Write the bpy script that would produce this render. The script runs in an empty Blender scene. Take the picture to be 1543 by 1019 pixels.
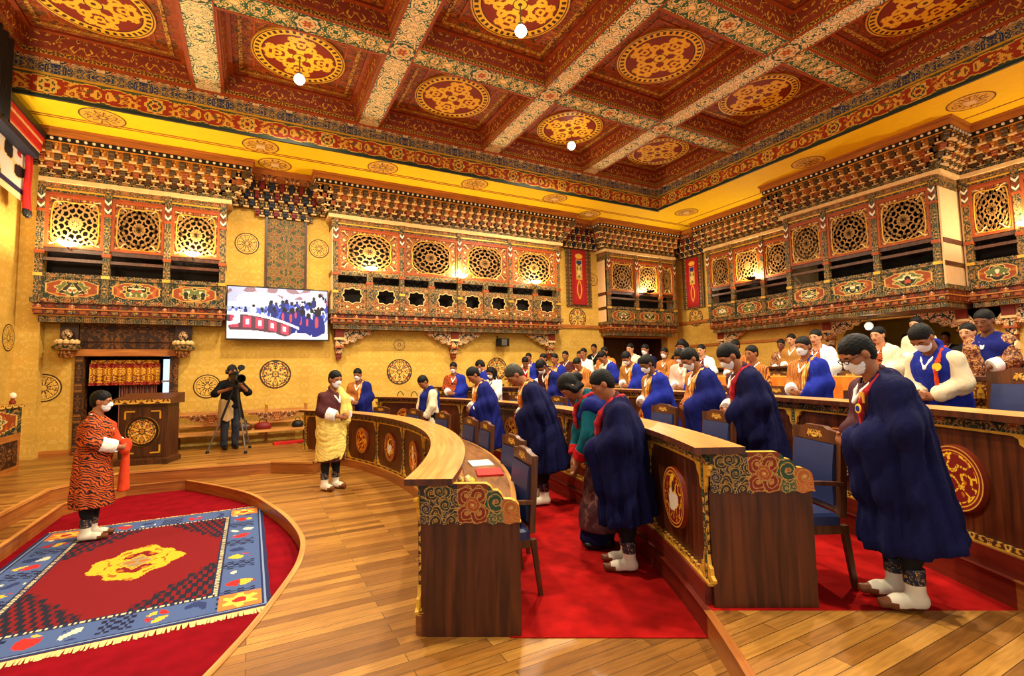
import bpy, math, random
import numpy as np
from mathutils import Vector, Matrix
random.seed(7)
PI = math.pi
rad = math.radians
COL = bpy.context.scene.collection
SC = bpy.context.scene

# ---------------------------------------------------------------- camera
def make_camera():
    yaw, pitch, roll, f = rad(28.116), rad(4.14), rad(-1.150), 736.54
    fw = Vector((math.sin(yaw) * math.cos(pitch), math.cos(yaw) * math.cos(pitch), math.sin(pitch)))
    r = Vector((math.cos(yaw), -math.sin(yaw), 0))
    u = r.cross(fw)
    r2 = math.cos(roll) * r + math.sin(roll) * u
    u2 = -math.sin(roll) * r + math.cos(roll) * u
    cd = bpy.data.cameras.new('camera')
    cd.sensor_fit = 'HORIZONTAL'; cd.sensor_width = 36.0; cd.lens = f / 1543 * 36.0
    cd.clip_start = 0.05; cd.clip_end = 200
    c = bpy.data.objects.new('camera', cd); COL.objects.link(c)
    m = Matrix.Identity(4)
    for i in range(3):
        m[i][0] = r2[i]; m[i][1] = u2[i]; m[i][2] = -fw[i]
    m[0][3], m[1][3], m[2][3] = 0, 0, 1.62
    c.matrix_world = m
    SC.camera = c
make_camera()

# ---------------------------------------------------------------- world, exposure
SC.view_settings.view_transform = 'Standard'
SC.view_settings.look = 'None'
SC.view_settings.exposure = 0.22
SC.view_settings.gamma = 1.0
SC.cycles.use_denoising = True
SC.cycles.max_bounces = 6
SC.cycles.diffuse_bounces = 4
SC.cycles.glossy_bounces = 2
SC.cycles.transmission_bounces = 2
SC.cycles.sample_clamp_indirect = 6.0
SC.cycles.blur_glossy = 1.0
W = bpy.data.worlds.new('world'); SC.world = W; W.use_nodes = True
W.node_tree.nodes['Background'].inputs[0].default_value = (1.0, 0.93, 0.80, 1)
W.node_tree.nodes['Background'].inputs[1].default_value = 0.8

# ---------------------------------------------------------------- levels of the room
ZS, ZB = 6.40, 7.09            # yellow soffit, underside of the ceiling beams
NY, EX, WX = 12.6, 13.45, -3.9 # north, east and west walls
CX, CY = -5.6, 6.9             # centre of the desk arcs
TIER = 0.17
STAGE = 0.2

# ---------------------------------------------------------------- lamps of the hall
def lamp(name, kind, loc, power, color, size=0.1, rot=None, spot=None):
    d = bpy.data.lights.new(name, kind); d.energy = power; d.color = color
    if kind == 'AREA':
        d.shape = 'DISK'; d.size = size
    else:
        d.shadow_soft_size = size
    if kind == 'SPOT' and spot:
        d.spot_size = rad(spot); d.spot_blend = 0.6
    o = bpy.data.objects.new(name, d); COL.objects.link(o); o.location = loc
    if rot: o.rotation_euler = rot
    return o
WARM = (1.0, 0.87, 0.64)
BX = [-3.56, -0.80, 2.17, 5.14, 8.12, 10.70]     # beam lines along y
BY = [-1.04, 1.92, 4.87, 7.81, 10.62]            # beam lines along x
LAMPS = [(0, 3), (2, 3), (1, 2), (0, 1), (2, 1), (1, 0), (3, 0)]
# cell (column from BX[1], row): pendant lamps hang in every second coffer
PEND = []
for c_, r_ in LAMPS:
    x_ = (BX[c_ + 1] + BX[min(c_ + 2, 5)]) / 2 if c_ < 4 else 9.4
    y_ = (BY[r_] + BY[r_ + 1]) / 2
    PEND.append((x_, y_, 6.98))
for x_, y_, z_ in PEND:
    lamp('pendant_light', 'SPOT', (x_, y_, z_ - 0.16), 950, WARM, 0.14, (0, 0, 0), 165)

# ---------------------------------------------------------------- materials
MATS = {}
def _new(name):
    m = bpy.data.materials.new(name); m.use_nodes = True
    nt = m.node_tree; b = nt.nodes['Principled BSDF']
    MATS[name] = m
    return m, nt, b
def _set(nt, node, **kw):
    for k, v in kw.items():
        node.inputs[k].default_value = v
def rgb(h):                       # sRGB 0-255 triple to linear
    return tuple((c / 255 / 12.92) if c / 255 <= 0.04045 else ((c / 255 + 0.055) / 1.055) ** 2.4 for c in h)
def c4(h): return tuple(rgb(h)) + (1,)
def mapping(nt, coord='UV', scale=(1, 1, 1), mirror=None):
    tc = nt.nodes.new('ShaderNodeTexCoord')
    out = tc.outputs[coord]
    if mirror:
        sp = nt.nodes.new('ShaderNodeSeparateXYZ'); nt.links.new(out, sp.inputs[0])
        cb = nt.nodes.new('ShaderNodeCombineXYZ')
        for i, per in enumerate(mirror):
            if per:
                p = nt.nodes.new('ShaderNodeMath'); p.operation = 'PINGPONG'
                nt.links.new(sp.outputs[i], p.inputs[0]); p.inputs[1].default_value = per
                nt.links.new(p.outputs[0], cb.inputs[i])
            else:
                nt.links.new(sp.outputs[i], cb.inputs[i])
        out = cb.outputs[0]
    mp = nt.nodes.new('ShaderNodeMapping'); mp.inputs['Scale'].default_value = scale
    nt.links.new(out, mp.inputs[0])
    return mp.outputs[0]
def ramp(nt, fac, stops, interp='LINEAR'):
    r = nt.nodes.new('ShaderNodeValToRGB'); cr = r.color_ramp; cr.interpolation = interp
    while len(cr.elements) > 1: cr.elements.remove(cr.elements[-1])
    for i, (p, c) in enumerate(stops):
        e = cr.elements[0] if i == 0 else cr.elements.new(p)
        e.position = p; e.color = c if len(c) == 4 else tuple(c) + (1,)
    nt.links.new(fac, r.inputs[0])
    return r.outputs[0]
def plain(name, h, rough=0.6, metal=0.0, var=0.12, scale=8.0, spec=0.3, bump=0.0):
    m, nt, b = _new(name)
    c = rgb(h)
    v = mapping(nt, 'Object')
    n = nt.nodes.new('ShaderNodeTexNoise'); _set(nt, n, Scale=scale, Detail=3.0); nt.links.new(v, n.inputs[0])
    lo = tuple(x * (1 - var) for x in c); hi = tuple(min(1, x * (1 + var)) for x in c)
    nt.links.new(ramp(nt, n.outputs[0], [(0.3, lo), (0.7, hi)]), b.inputs['Base Color'])
    _set(nt, b, Roughness=rough, Metallic=metal); b.inputs['Specular IOR Level'].default_value = spec
    if bump:
        bp = nt.nodes.new('ShaderNodeBump'); bp.inputs['Strength'].default_value = bump; bp.inputs['Distance'].default_value = 0.01
        nt.links.new(n.outputs[0], bp.inputs['Height']); nt.links.new(bp.outputs[0], b.inputs['Normal'])
    return m
def glow(name, h, strength):
    m, nt, b = _new(name)
    b.inputs['Base Color'].default_value = c4(h)
    b.inputs['Emission Color'].default_value = c4(h); b.inputs['Emission Strength'].default_value = strength
    return m
def scroll(name, stops, scale=9.0, mirror=(0.35, 0.5, 0), stretch=(1, 1, 1), rough=0.55, detail=1.0, dist=1.1, coord='UV', bump=0.25):
    """painted scrollwork: flat colours outlined one by another, mirrored so that the motifs repeat"""
    m, nt, b = _new(name)
    v = mapping(nt, coord, stretch, mirror)
    n = nt.nodes.new('ShaderNodeTexNoise'); _set(nt, n, Scale=scale, Detail=detail, Distortion=dist); nt.links.new(v, n.inputs[0])
    nt.links.new(ramp(nt, n.outputs[0], [(p, rgb(c)) for p, c in stops], 'CONSTANT'), b.inputs['Base Color'])
    _set(nt, b, Roughness=rough); b.inputs['Specular IOR Level'].default_value = 0.3
    if bump:
        bp = nt.nodes.new('ShaderNodeBump'); bp.inputs['Strength'].default_value = bump; bp.inputs['Distance'].default_value = 0.02
        nt.links.new(n.outputs[0], bp.inputs['Height']); nt.links.new(bp.outputs[0], b.inputs['Normal'])
    return m
def wood(name, dark, light, scale=3.0, stretch=(14, 14, 0.8), rough=0.38, coord='Object', spec=0.4):
    m, nt, b = _new(name)
    v = mapping(nt, coord, stretch)
    n = nt.nodes.new('ShaderNodeTexNoise'); _set(nt, n, Scale=scale, Detail=4.0, Distortion=0.6); nt.links.new(v, n.inputs[0])
    nt.links.new(ramp(nt, n.outputs[0], [(0.32, rgb(dark)), (0.7, rgb(light))]), b.inputs['Base Color'])
    _set(nt, b, Roughness=rough); b.inputs['Specular IOR Level'].default_value = spec
    return m
def planks(name, cols, w=1.3, h=0.095, rough=0.28, gap=(60, 35, 12), seed=0.0):
    m, nt, b = _new(name)
    v = mapping(nt, 'UV')
    br = nt.nodes.new('ShaderNodeTexBrick'); br.offset = 0.37; br.squash = 1.0
    _set(nt, br, Scale=1.0, **{'Mortar Size': 0.0022, 'Brick Width': w, 'Row Height': h, 'Bias': 0.0})
    br.inputs['Color1'].default_value = (0, 0, 0, 1); br.inputs['Color2'].default_value = (1, 1, 1, 1); br.inputs['Mortar'].default_value = (0.5, 0.5, 0.5, 1)
    nt.links.new(v, br.inputs['Vector'])
    base = ramp(nt, br.outputs['Color'], [(i / (len(cols) - 1), rgb(c)) for i, c in enumerate(cols)])
    mp = nt.nodes.new('ShaderNodeMapping'); mp.inputs['Scale'].default_value = (2.2, 26, 1); nt.links.new(v, mp.inputs[0])
    n = nt.nodes.new('ShaderNodeTexNoise'); _set(nt, n, Scale=1.6, Detail=5.0, Distortion=0.8); nt.links.new(mp.outputs[0], n.inputs[0])
    g = ramp(nt, n.outputs[0], [(0.3, (0.62, 0.55, 0.45)), (0.65, (1.05, 1.03, 1.0))])
    mx = nt.nodes.new('ShaderNodeMix'); mx.data_type = 'RGBA'; mx.blend_type = 'MULTIPLY'; mx.inputs[0].default_value = 0.85
    nt.links.new(base, mx.inputs[6]); nt.links.new(g, mx.inputs[7])
    mg = nt.nodes.new('ShaderNodeMix'); mg.data_type = 'RGBA'; mg.inputs[7].default_value = c4(gap)
    nt.links.new(br.outputs['Fac'], mg.inputs[0]); nt.links.new(mx.outputs[2], mg.inputs[6])
    nt.links.new(mg.outputs[2], b.inputs['Base Color'])
    _set(nt, b, Roughness=rough); b.inputs['Specular IOR Level'].default_value = 0.5
    return m
def stripes(name, stops, scale=30.0, axis='X', dist=3.0, rough=0.75, coord='Object', detail=1.5, dscale=1.2, rotate=(0, 0, 0), interp='LINEAR'):
    m, nt, b = _new(name)
    v = mapping(nt, coord)
    v.node.inputs['Rotation'].default_value = rotate
    w = nt.nodes.new('ShaderNodeTexWave'); w.wave_type = 'BANDS'; w.bands_direction = axis
    _set(nt, w, Scale=scale, Distortion=dist, Detail=detail); w.inputs['Detail Scale'].default_value = dscale
    nt.links.new(v, w.inputs[0])
    nt.links.new(ramp(nt, w.outputs['Fac'], [(p, rgb(c)) for p, c in stops], interp), b.inputs['Base Color'])
    _set(nt, b, Roughness=rough); b.inputs['Specular IOR Level'].default_value = 0.2
    return m
def painted(name, rough=0.55, emit=0.0):
    """takes its flat paint colours from the mesh's own colour attribute"""
    m, nt, b = _new(name)
    a = nt.nodes.new('ShaderNodeVertexColor'); a.layer_name = 'paint'
    nt.links.new(a.outputs[0], b.inputs['Base Color'])
    _set(nt, b, Roughness=rough)
    if emit:
        nt.links.new(a.outputs[0], b.inputs['Emission Color']); b.inputs['Emission Strength'].default_value = emit
        b.inputs['Base Color'].default_value = (0, 0, 0, 1)
    b.inputs['Specular IOR Level'].default_value = 0.25
    return m

GOLD = (214, 160, 46)
painted('paint'); painted('paint_carpet', 0.95); painted('screen_image', 0.3, 0.6)
# walls, floors
def wallpaper():
    m, nt, b = _new('wallpaper')
    v = mapping(nt, 'UV', (1, 1, 1), (0.28, 0.36, 0))
    n = nt.nodes.new('ShaderNodeTexNoise'); _set(nt, n, Scale=9.0, Detail=2.0, Distortion=1.6); nt.links.new(v, n.inputs[0])
    v2 = mapping(nt, 'UV')
    n2 = nt.nodes.new('ShaderNodeTexNoise'); _set(nt, n2, Scale=2.2, Detail=5.0); nt.links.new(v2, n2.inputs[0])
    a = ramp(nt, n.outputs[0], [(0.0, rgb((204, 161, 68))), (0.50, rgb((206, 164, 70))), (0.56, rgb((220, 186, 100))), (0.62, rgb((207, 166, 74)))])
    g = ramp(nt, n2.outputs[0], [(0.3, (0.84, 0.82, 0.74)), (0.7, (1.06, 1.04, 1.0))])
    mx = nt.nodes.new('ShaderNodeMix'); mx.data_type = 'RGBA'; mx.blend_type = 'MULTIPLY'; mx.inputs[0].default_value = 1.0
    nt.links.new(a, mx.inputs[6]); nt.links.new(g, mx.inputs[7]); nt.links.new(mx.outputs[2], b.inputs['Base Color'])
    _set(nt, b, Roughness=0.75); b.inputs['Specular IOR Level'].default_value = 0.2
wallpaper()
planks('floor_planks', [(112, 70, 24), (156, 104, 40), (188, 136, 60), (134, 86, 32), (172, 120, 52)], rough=.34)
plain('soffit_yellow', (255, 208, 6), 0.7, var=0.04)
plain('carpet_red', (150, 18, 16), 0.95, var=0.3, scale=5.0, spec=0.05)
plain('carpet_crimson', (124, 9, 22), 0.95, var=0.2, scale=6.0, spec=0.05)
# woods
wood('wood_desk', (50, 20, 7), (98, 46, 17), 2.2, (9, 9, 0.7))
wood('wood_dark', (46, 22, 10), (84, 44, 20), 2.2, (10, 10, 0.8))
wood('wood_chair', (62, 32, 16), (104, 58, 28), 2.5, (10, 10, 1.5))
wood('wood_ledge', (176, 112, 48), (214, 156, 84), 1.3, (1.2, 22, 1), 0.3, 'UV', 0.5)
wood('wood_fascia', (146, 82, 24), (190, 116, 40), 1.6, (1.0, 14, 1), 0.55, 'UV')
wood('wood_plinth', (130, 72, 28), (172, 104, 46), 1.6, (1.0, 16, 1), 0.35, 'UV')
# painted scrollwork
scroll('beam_paint', [(0, (40, 66, 110)), (0.355, (250, 228, 170)), (0.40, (52, 100, 84)), (0.44, (250, 226, 160)), (0.535, (60, 104, 80)), (0.565, (250, 230, 176)), (0.605, (44, 70, 116)), (0.635, (222, 130, 60)), (0.665, (250, 232, 180))], 5.2, (0.55, 0.36, 0), dist=1.5, detail=1.2)
scroll('beam_paint_green', [(0, (30, 66, 70)), (0.36, (240, 206, 120)), (0.40, (44, 92, 64)), (0.465, (236, 196, 104)), (0.49, (250, 226, 160)), (0.53, (52, 98, 70)), (0.57, (238, 204, 120)), (0.60, (206, 104, 40)), (0.63, (248, 224, 150))], 5.6, (0.55, 0.32, 0), dist=1.5, detail=1.2)
scroll('coffer_paint', [(0, (84, 34, 12)), (0.35, (216, 156, 46)), (0.385, (120, 44, 14)), (0.50, (134, 48, 16)), (0.555, (222, 166, 50)), (0.575, (70, 56, 24)), (0.60, (222, 164, 48)), (0.64, (110, 36, 12))], 5.2, (0.52, 0.42, 0), dist=1.5)
scroll('coffer_dim', [(0, (96, 52, 20)), (0.42, (166, 98, 32)), (0.45, (140, 54, 18)), (0.55, (124, 48, 16)), (0.59, (190, 120, 38)), (0.62, (88, 66, 34))], 5.5, (0.45, 0.45, 0), dist=1.6)
scroll('frieze_red', [(0, (96, 22, 10)), (0.50, (142, 40, 16)), (0.565, (206, 140, 44)), (0.59, (170, 70, 24)), (0.635, (210, 150, 50)), (0.66, (50, 60, 48))], 6.5, (0.55, 0.22, 0), dist=0.9)
scroll('frieze_blue', [(0, (24, 44, 80)), (0.40, (206, 160, 66)), (0.44, (28, 66, 66)), (0.50, (26, 46, 84)), (0.56, (206, 160, 70)), (0.60, (60, 90, 60)), (0.63, (196, 140, 50))], 9.0, (0.6, 0.3, 0), dist=2.0)
scroll('trim_gold', [(0, (74, 40, 16)), (0.46, (206, 150, 50)), (0.54, (120, 60, 20)), (0.58, (222, 176, 74))], 26.0, (0.12, 0, 0))
scroll('ornate_green', [(0, (20, 34, 28)), (0.42, (176, 130, 56)), (0.45, (34, 56, 44)), (0.52, (196, 150, 74)), (0.55, (132, 58, 24)), (0.61, (214, 174, 100)), (0.64, (30, 44, 40))], 13.0, (0.26, 0.2, 0))
scroll('ornate_red', [(0, (74, 26, 12)), (0.42, (190, 128, 52)), (0.46, (134, 56, 22)), (0.54, (212, 158, 84)), (0.57, (44, 52, 38)), (0.63, (226, 186, 120))], 14.0, (0.24, 0.22, 0))
scroll('ornate_brown', [(0, (50, 26, 10)), (0.47, (88, 50, 18)), (0.53, (128, 80, 28)), (0.58, (70, 36, 12))], 9.0, (0.5, 0.3, 0), bump=0.6)
scroll('carved_cream', [(0, (36, 40, 44)), (0.42, (222, 190, 130)), (0.47, (170, 80, 36)), (0.53, (236, 212, 160)), (0.57, (52, 70, 60)), (0.62, (206, 150, 60))], 9.0, (0.3, 0.4, 0))
scroll('bracket_row_paint', [(0, (88, 34, 14)), (0.45, (140, 66, 24)), (0.55, (206, 172, 120)), (0.6, (60, 60, 48))], 10.0, (0.13, 0.2, 0))
scroll('tapestry_green', [(0, (44, 60, 30)), (0.44, (150, 110, 36)), (0.48, (74, 74, 32)), (0.54, (168, 124, 44)), (0.58, (132, 62, 24))], 16.0, (0.26, 0.4, 0))
scroll('valance_gold', [(0, (120, 50, 10)), (0.44, (220, 160, 30)), (0.52, (180, 90, 16)), (0.56, (236, 186, 60)), (0.62, (70, 60, 60))], 18.0, (0.16, 0.14, 0))
scroll('brocade_red', [(0, (120, 14, 14)), (0.5, (150, 20, 18)), (0.58, (204, 140, 50)), (0.62, (150, 24, 18))], 20.0, (0.14, 0.18, 0))
scroll('brocade_dark', [(0, (40, 26, 16)), (0.45, (140, 96, 36)), (0.5, (56, 34, 20)), (0.57, (190, 140, 50))], 22.0, (0.1, 0.12, 0))
scroll('kira_cloth', [(0, (74, 40, 44)), (0.5, (88, 50, 54)), (0.6, (120, 80, 70))], 14.0, (0.2, 0.2, 0), coord='Object', bump=0)
plain('gold', GOLD, 0.42, 0.25, 0.12, 20, 0.5)
plain('gold_bright', (244, 190, 40), 0.5, 0.1, 0.08, 20, 0.4)
plain('red_lacquer', (120, 38, 14), 0.5)
plain('red_orange', (156, 70, 24), 0.5, var=.2)
plain('red_deep', (110, 18, 14), 0.5)
plain('green_dark', (34, 46, 36), 0.55)
plain('blue_dark', (24, 32, 54), 0.55)
plain('cream', (228, 190, 126), 0.6)
plain('lattice_gold', (160, 116, 60), 0.55, var=.2, scale=14)
plain('bracket_dark', (74, 54, 28), 0.55, var=.3, scale=18)
plain('bracket_brown', (140, 70, 26), 0.55, var=.25, scale=18)
plain('bracket_orange', (228, 146, 50), 0.6)
plain('white_paint', (240, 226, 196), 0.6, var=0.05)
plain('beige_panel', (226, 184, 128), 0.6, var=0.05)
plain('black', (14, 13, 13), 0.5, var=0.05)
plain('black_gloss', (10, 10, 11), 0.2, var=0.05, spec=0.5)
plain('interior_shade', (26, 18, 12), 0.9)  # near-black colour stands in for shade inside the balconies and the doorway
plain('interior_olive', (150, 118, 36), 0.9)
plain('grey_metal', (120, 118, 112), 0.35, 0.7)
plain('leather_blue', (36, 48, 92), 0.42, var=0.08, spec=0.45)
plain('leather_dark', (34, 36, 46), 0.4, var=0.08, spec=0.45)
glow('lamp_glow', (255, 240, 205), 30.0)
glow('sconce_glow', (255, 226, 160), 9.0)
glow('sconce_glow_soft', (230, 226, 214), 0.8)
glow('daylight_pane', (190, 214, 240), 1.2)

# ---------------------------------------------------------------- mesh builder
class MB:
    def __init__(s):
        s.v = []; s.f = []; s.m = []; s.uv = []; s.c = []; s.mats = []
    def mi(s, name):
        if name not in s.mats: s.mats.append(name)
        return s.mats.index(name)
    def face(s, pts, m, uv=None, col=None):
        b = len(s.v); s.v.extend([tuple(p) for p in pts]); s.f.append(tuple(range(b, b + len(pts)))); s.m.append(s.mi(m)); s.c.append(col)
        if uv is None:
            n = _normal(pts); a = max(range(3), key=lambda i: abs(n[i]))
            k = ((1, 2), (0, 2), (0, 1))[a]
            uv = [(p[k[0]], p[k[1]]) for p in pts]
        s.uv.append(uv)
    def box(s, x0, x1, y0, y1, z0, z1, m, skip='', mt=None):
        P = lambda i, j, k: ((x0, x1)[i], (y0, y1)[j], (z0, z1)[k])
        F = {'d': [(0, 0, 0), (0, 1, 0), (1, 1, 0), (1, 0, 0)], 'u': [(0, 0, 1), (1, 0, 1), (1, 1, 1), (0, 1, 1)],
             'f': [(0, 0, 0), (1, 0, 0), (1, 0, 1), (0, 0, 1)], 'b': [(1, 1, 0), (0, 1, 0), (0, 1, 1), (1, 1, 1)],
             'l': [(0, 1, 0), (0, 0, 0), (0, 0, 1), (0, 1, 1)], 'r': [(1, 0, 0), (1, 1, 0), (1, 1, 1), (1, 0, 1)]}
        for k, q in F.items():
            if k not in skip:
                pts = [P(*t) for t in q]
                if (k in 'ud') and (y1 - y0) > (x1 - x0) and False: pass
                s.face(pts, (mt or {}).get(k, m))
    def prism(s, poly, o, ux, uy, depth, m, mside=None, muv=None):
        """polygon in the plane (o, ux, uy), extruded along ux x uy by depth"""
        o = Vector(o); ux = Vector(ux); uy = Vector(uy); n = ux.cross(uy).normalized() * depth
        a = [o + ux * p[0] + uy * p[1] for p in poly]; b = [p + n for p in a]
        uvp = muv or [(p[0], p[1]) for p in poly]
        s.face(b, m, uvp); s.face(a[::-1], m, uvp[::-1])
        k = len(poly); acc = 0
        for i in range(k):
            j = (i + 1) % k; L = (a[j] - a[i]).length
            s.face([a[i], a[j], b[j], b[i]], mside or m, [(acc, 0), (acc + L, 0), (acc + L, depth), (acc, depth)]); acc += L
    def tube(s, path, r, m, n=6, closed=False, up=(0, 0, 1), caps=True, flat=1.0):
        P = [Vector(p) for p in path]; k = len(P); rings = []
        for i in range(k):
            if closed: t = P[(i + 1) % k] - P[i - 1]
            else: t = P[min(i + 1, k - 1)] - P[max(i - 1, 0)]
            t.normalize(); u = Vector(up)
            if abs(t.dot(u)) > 0.98: u = Vector((1, 0, 0)) if abs(t.x) < 0.9 else Vector((0, 1, 0))
            a = t.cross(u).normalized(); b = a.cross(t)
            rr = r[i] if isinstance(r, (list, tuple)) else r
            rings.append([P[i] + a * (math.cos(2 * PI * q / n + PI / n) * rr) + b * (math.sin(2 * PI * q / n + PI / n) * rr * flat) for q in range(n)])
        b0 = len(s.v)
        for g in rings: s.v.extend([tuple(p) for p in g])
        for i in range(k if closed else k - 1):
            j = (i + 1) % k
            for q in range(n):
                q2 = (q + 1) % n
                s.f.append((b0 + i * n + q, b0 + i * n + q2, b0 + j * n + q2, b0 + j * n + q)); s.m.append(s.mi(m)); s.c.append(None)
                s.uv.append([(i * 0.1, q * 0.05), (i * 0.1, q * 0.05 + 0.05), (i * 0.1 + 0.1, q * 0.05 + 0.05), (i * 0.1 + 0.1, q * 0.05)])
        if caps and not closed:
            s.face(rings[0][::-1], m); s.face(rings[-1], m)
    def lathe(s, prof, m, n=24, o=(0, 0, 0), axis=None):
        """profile (r, z) about the z axis through o (or rotated by matrix axis)"""
        M_ = axis or Matrix.Identity(3); o = Vector(o); b0 = len(s.v)
        for r_, z_ in prof:
            for q in range(n):
                t = 2 * PI * q / n
                s.v.append(tuple(o + M_ @ Vector((r_ * math.cos(t), r_ * math.sin(t), z_))))
        for i in range(len(prof) - 1):
            mm = m[i] if isinstance(m, (list, tuple)) else m
            for q in range(n):
                q2 = (q + 1) % n
                s.f.append((b0 + i * n + q, b0 + i * n + q2, b0 + (i + 1) * n + q2, b0 + (i + 1) * n + q)); s.m.append(s.mi(mm)); s.c.append(None)
                u0, u1 = q / n, (q + 1) / n
                s.uv.append([(u0, prof[i][1]), (u1, prof[i][1]), (u1, prof[i + 1][1]), (u0, prof[i + 1][1])])
    def grid(s, o, ux, uy, w, h, nx, ny, fn, m='paint'):
        """flat painted field: fn(u, v) with u, v arrays in metres from the centre gives the colours"""
        o = np.array(o, float); ux = np.array(ux, float); uy = np.array(uy, float)
        us = (np.arange(nx) + 0.5) / nx * w - w / 2; vs = (np.arange(ny) + 0.5) / ny * h - h / 2
        U, V = np.meshgrid(us, vs); C = fn(U, V)
        b0 = len(s.v)
        for j in range(ny + 1):
            for i in range(nx + 1):
                s.v.append(tuple(o + ux * (i / nx * w - w / 2) + uy * (j / ny * h - h / 2)))
        k = s.mi(m)
        for j in range(ny):
            for i in range(nx):
                a = b0 + j * (nx + 1) + i
                s.f.append((a, a + 1, a + nx + 2, a + nx + 1)); s.m.append(k); s.c.append(tuple(C[j, i])); s.uv.append([(0, 0)] * 4)
    def xf(s, M_):
        s.v = [tuple(M_ @ Vector(p)) for p in s.v]; return s
    def add(s, o, M_=None):
        b0 = len(s.v); s.v.extend([tuple(M_ @ Vector(p)) for p in o.v] if M_ else o.v)
        s.f.extend([tuple(b0 + i for i in f) for f in o.f]); s.m.extend([s.mi(o.mats[k]) for k in o.m]); s.uv.extend(o.uv); s.c.extend(o.c)
    def mesh(s, name, smooth=False):
        me = bpy.data.meshes.new(name)
        me.from_pydata(s.v, [], s.f)
        for k in s.mats: me.materials.append(MATS[k])
        me.polygons.foreach_set('material_index', s.m)
        ul = me.uv_layers.new(name='uv')
        ul.data.foreach_set('uv', [x for f in s.uv for p in f for x in p])
        if any(c is not None for c in s.c):
            ca = me.color_attributes.new('paint', 'FLOAT_COLOR', 'CORNER')
            ca.data.foreach_set('color', [x for f, c in zip(s.f, s.c) for _ in f for x in ((*c[:3], 1.0) if c is not None else (1, 1, 1, 1))])
        if smooth: me.polygons.foreach_set('use_smooth', [True] * len(s.f))
        me.update(); me.validate()
        return me
    def build(s, name, parent=None, smooth=False, loc=None, rotz=0.0, **kw):
        return link(name, s.mesh(name, smooth), parent, loc, rotz, **kw)
def _normal(p):
    a, b, c = Vector(p[0]), Vector(p[1]), Vector(p[2])
    n = (b - a).cross(c - a)
    if n.length < 1e-9 and len(p) > 3: n = (c - a).cross(Vector(p[3]) - a)
    return n
def link(name, me, parent=None, loc=None, rotz=0.0, label=None, cat=None, group=None, kind=None):
    o = bpy.data.objects.new(name, me); COL.objects.link(o)
    if parent is not None: o.parent = parent
    if loc is not None: o.location = loc
    if rotz: o.rotation_euler = (0, 0, rotz)
    return tag(o, label, cat, group, kind)
def tag(o, label=None, cat=None, group=None, kind=None):
    if label: o['label'] = label
    if cat: o['category'] = cat
    if group: o['group'] = group
    if kind: o['kind'] = kind
    return o
def thing(name, label, cat, loc=(0, 0, 0), rotz=0.0, group=None):
    return link(name, None, None, loc, rotz, label, cat, group)
def dup(root, loc=None, rotz=None, label=None, group=None, scale=None):
    def cp(o, parent):
        c = o.copy(); COL.objects.link(c)
        if parent is not None:
            c.parent = parent; c.matrix_parent_inverse = o.matrix_parent_inverse
        for ch in o.children: cp(ch, c)
        return c
    r = cp(root, None)
    if loc is not None: r.location = loc
    if rotz is not None: r.rotation_euler = (0, 0, rotz)
    if scale is not None: r.scale = (scale,) * 3
    tag(r, label, None, group)
    return r
def struct(mb, name, smooth=False, **kw):
    return mb.build(name, None, smooth, kind='structure', **kw)
def pol(R, a, z=0.0):
    t = rad(a); return (CX + R * math.cos(t), CY + R * math.sin(t), z)
def circle(r, n=32, c=(0, 0), fn=None):
    return [(c[0] + (r if fn is None else fn(2 * PI * i / n)) * math.cos(2 * PI * i / n), c[1] + (r if fn is None else fn(2 * PI * i / n)) * math.sin(2 * PI * i / n)) for i in range(n)]
# painted-art helpers working on arrays
def art(shape, base):
    return np.ones(shape + (3,)) * np.array(rgb(base))
def put(C, mask, h): C[mask] = np.array(rgb(h))
def swirl(u, v, seed, k=18.0, n=6):
    r = np.random.RandomState(seed); s = 0
    for i in range(n):
        a = r.rand() * 2 * PI; f = k * (0.5 + r.rand())
        s = s + np.sin(f * (u * math.cos(a) + v * math.sin(a)) + r.rand() * 6 + 1.2 * np.sin(k * 0.5 * (u * math.sin(a) - v * math.cos(a)) + r.rand() * 6))
    return s / math.sqrt(n)

# ---------------------------------------------------------------- the room
def disc(mb, o, ux, uy, R, nr, nt, fn, m='paint'):
    """round painted field in nr rings and nt sectors; fn(x, y) with the radius scaled to 1"""
    o = Vector(o); ux = Vector(ux); uy = Vector(uy)
    rr = (np.arange(nr) + 0.5) / nr; tt = (np.arange(nt) + 0.5) / nt * 2 * PI
    RR, TT = np.meshgrid(rr, tt, indexing='ij')
    C = fn(RR * np.cos(TT), RR * np.sin(TT)); b0 = len(mb.v)
    for i in range(nr + 1):
        for q in range(nt):
            t = 2 * PI * q / nt; r_ = R * i / nr
            mb.v.append(tuple(o + ux * (r_ * math.cos(t)) + uy * (r_ * math.sin(t))))
    k = mb.mi(m)
    for i in range(nr):
        for q in range(nt):
            q2 = (q + 1) % nt
            mb.f.append((b0 + i * nt + q, b0 + (i + 1) * nt + q, b0 + (i + 1) * nt + q2, b0 + i * nt + q2)); mb.m.append(k); mb.c.append(tuple(C[i, q])); mb.uv.append([(0, 0)] * 4)
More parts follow.
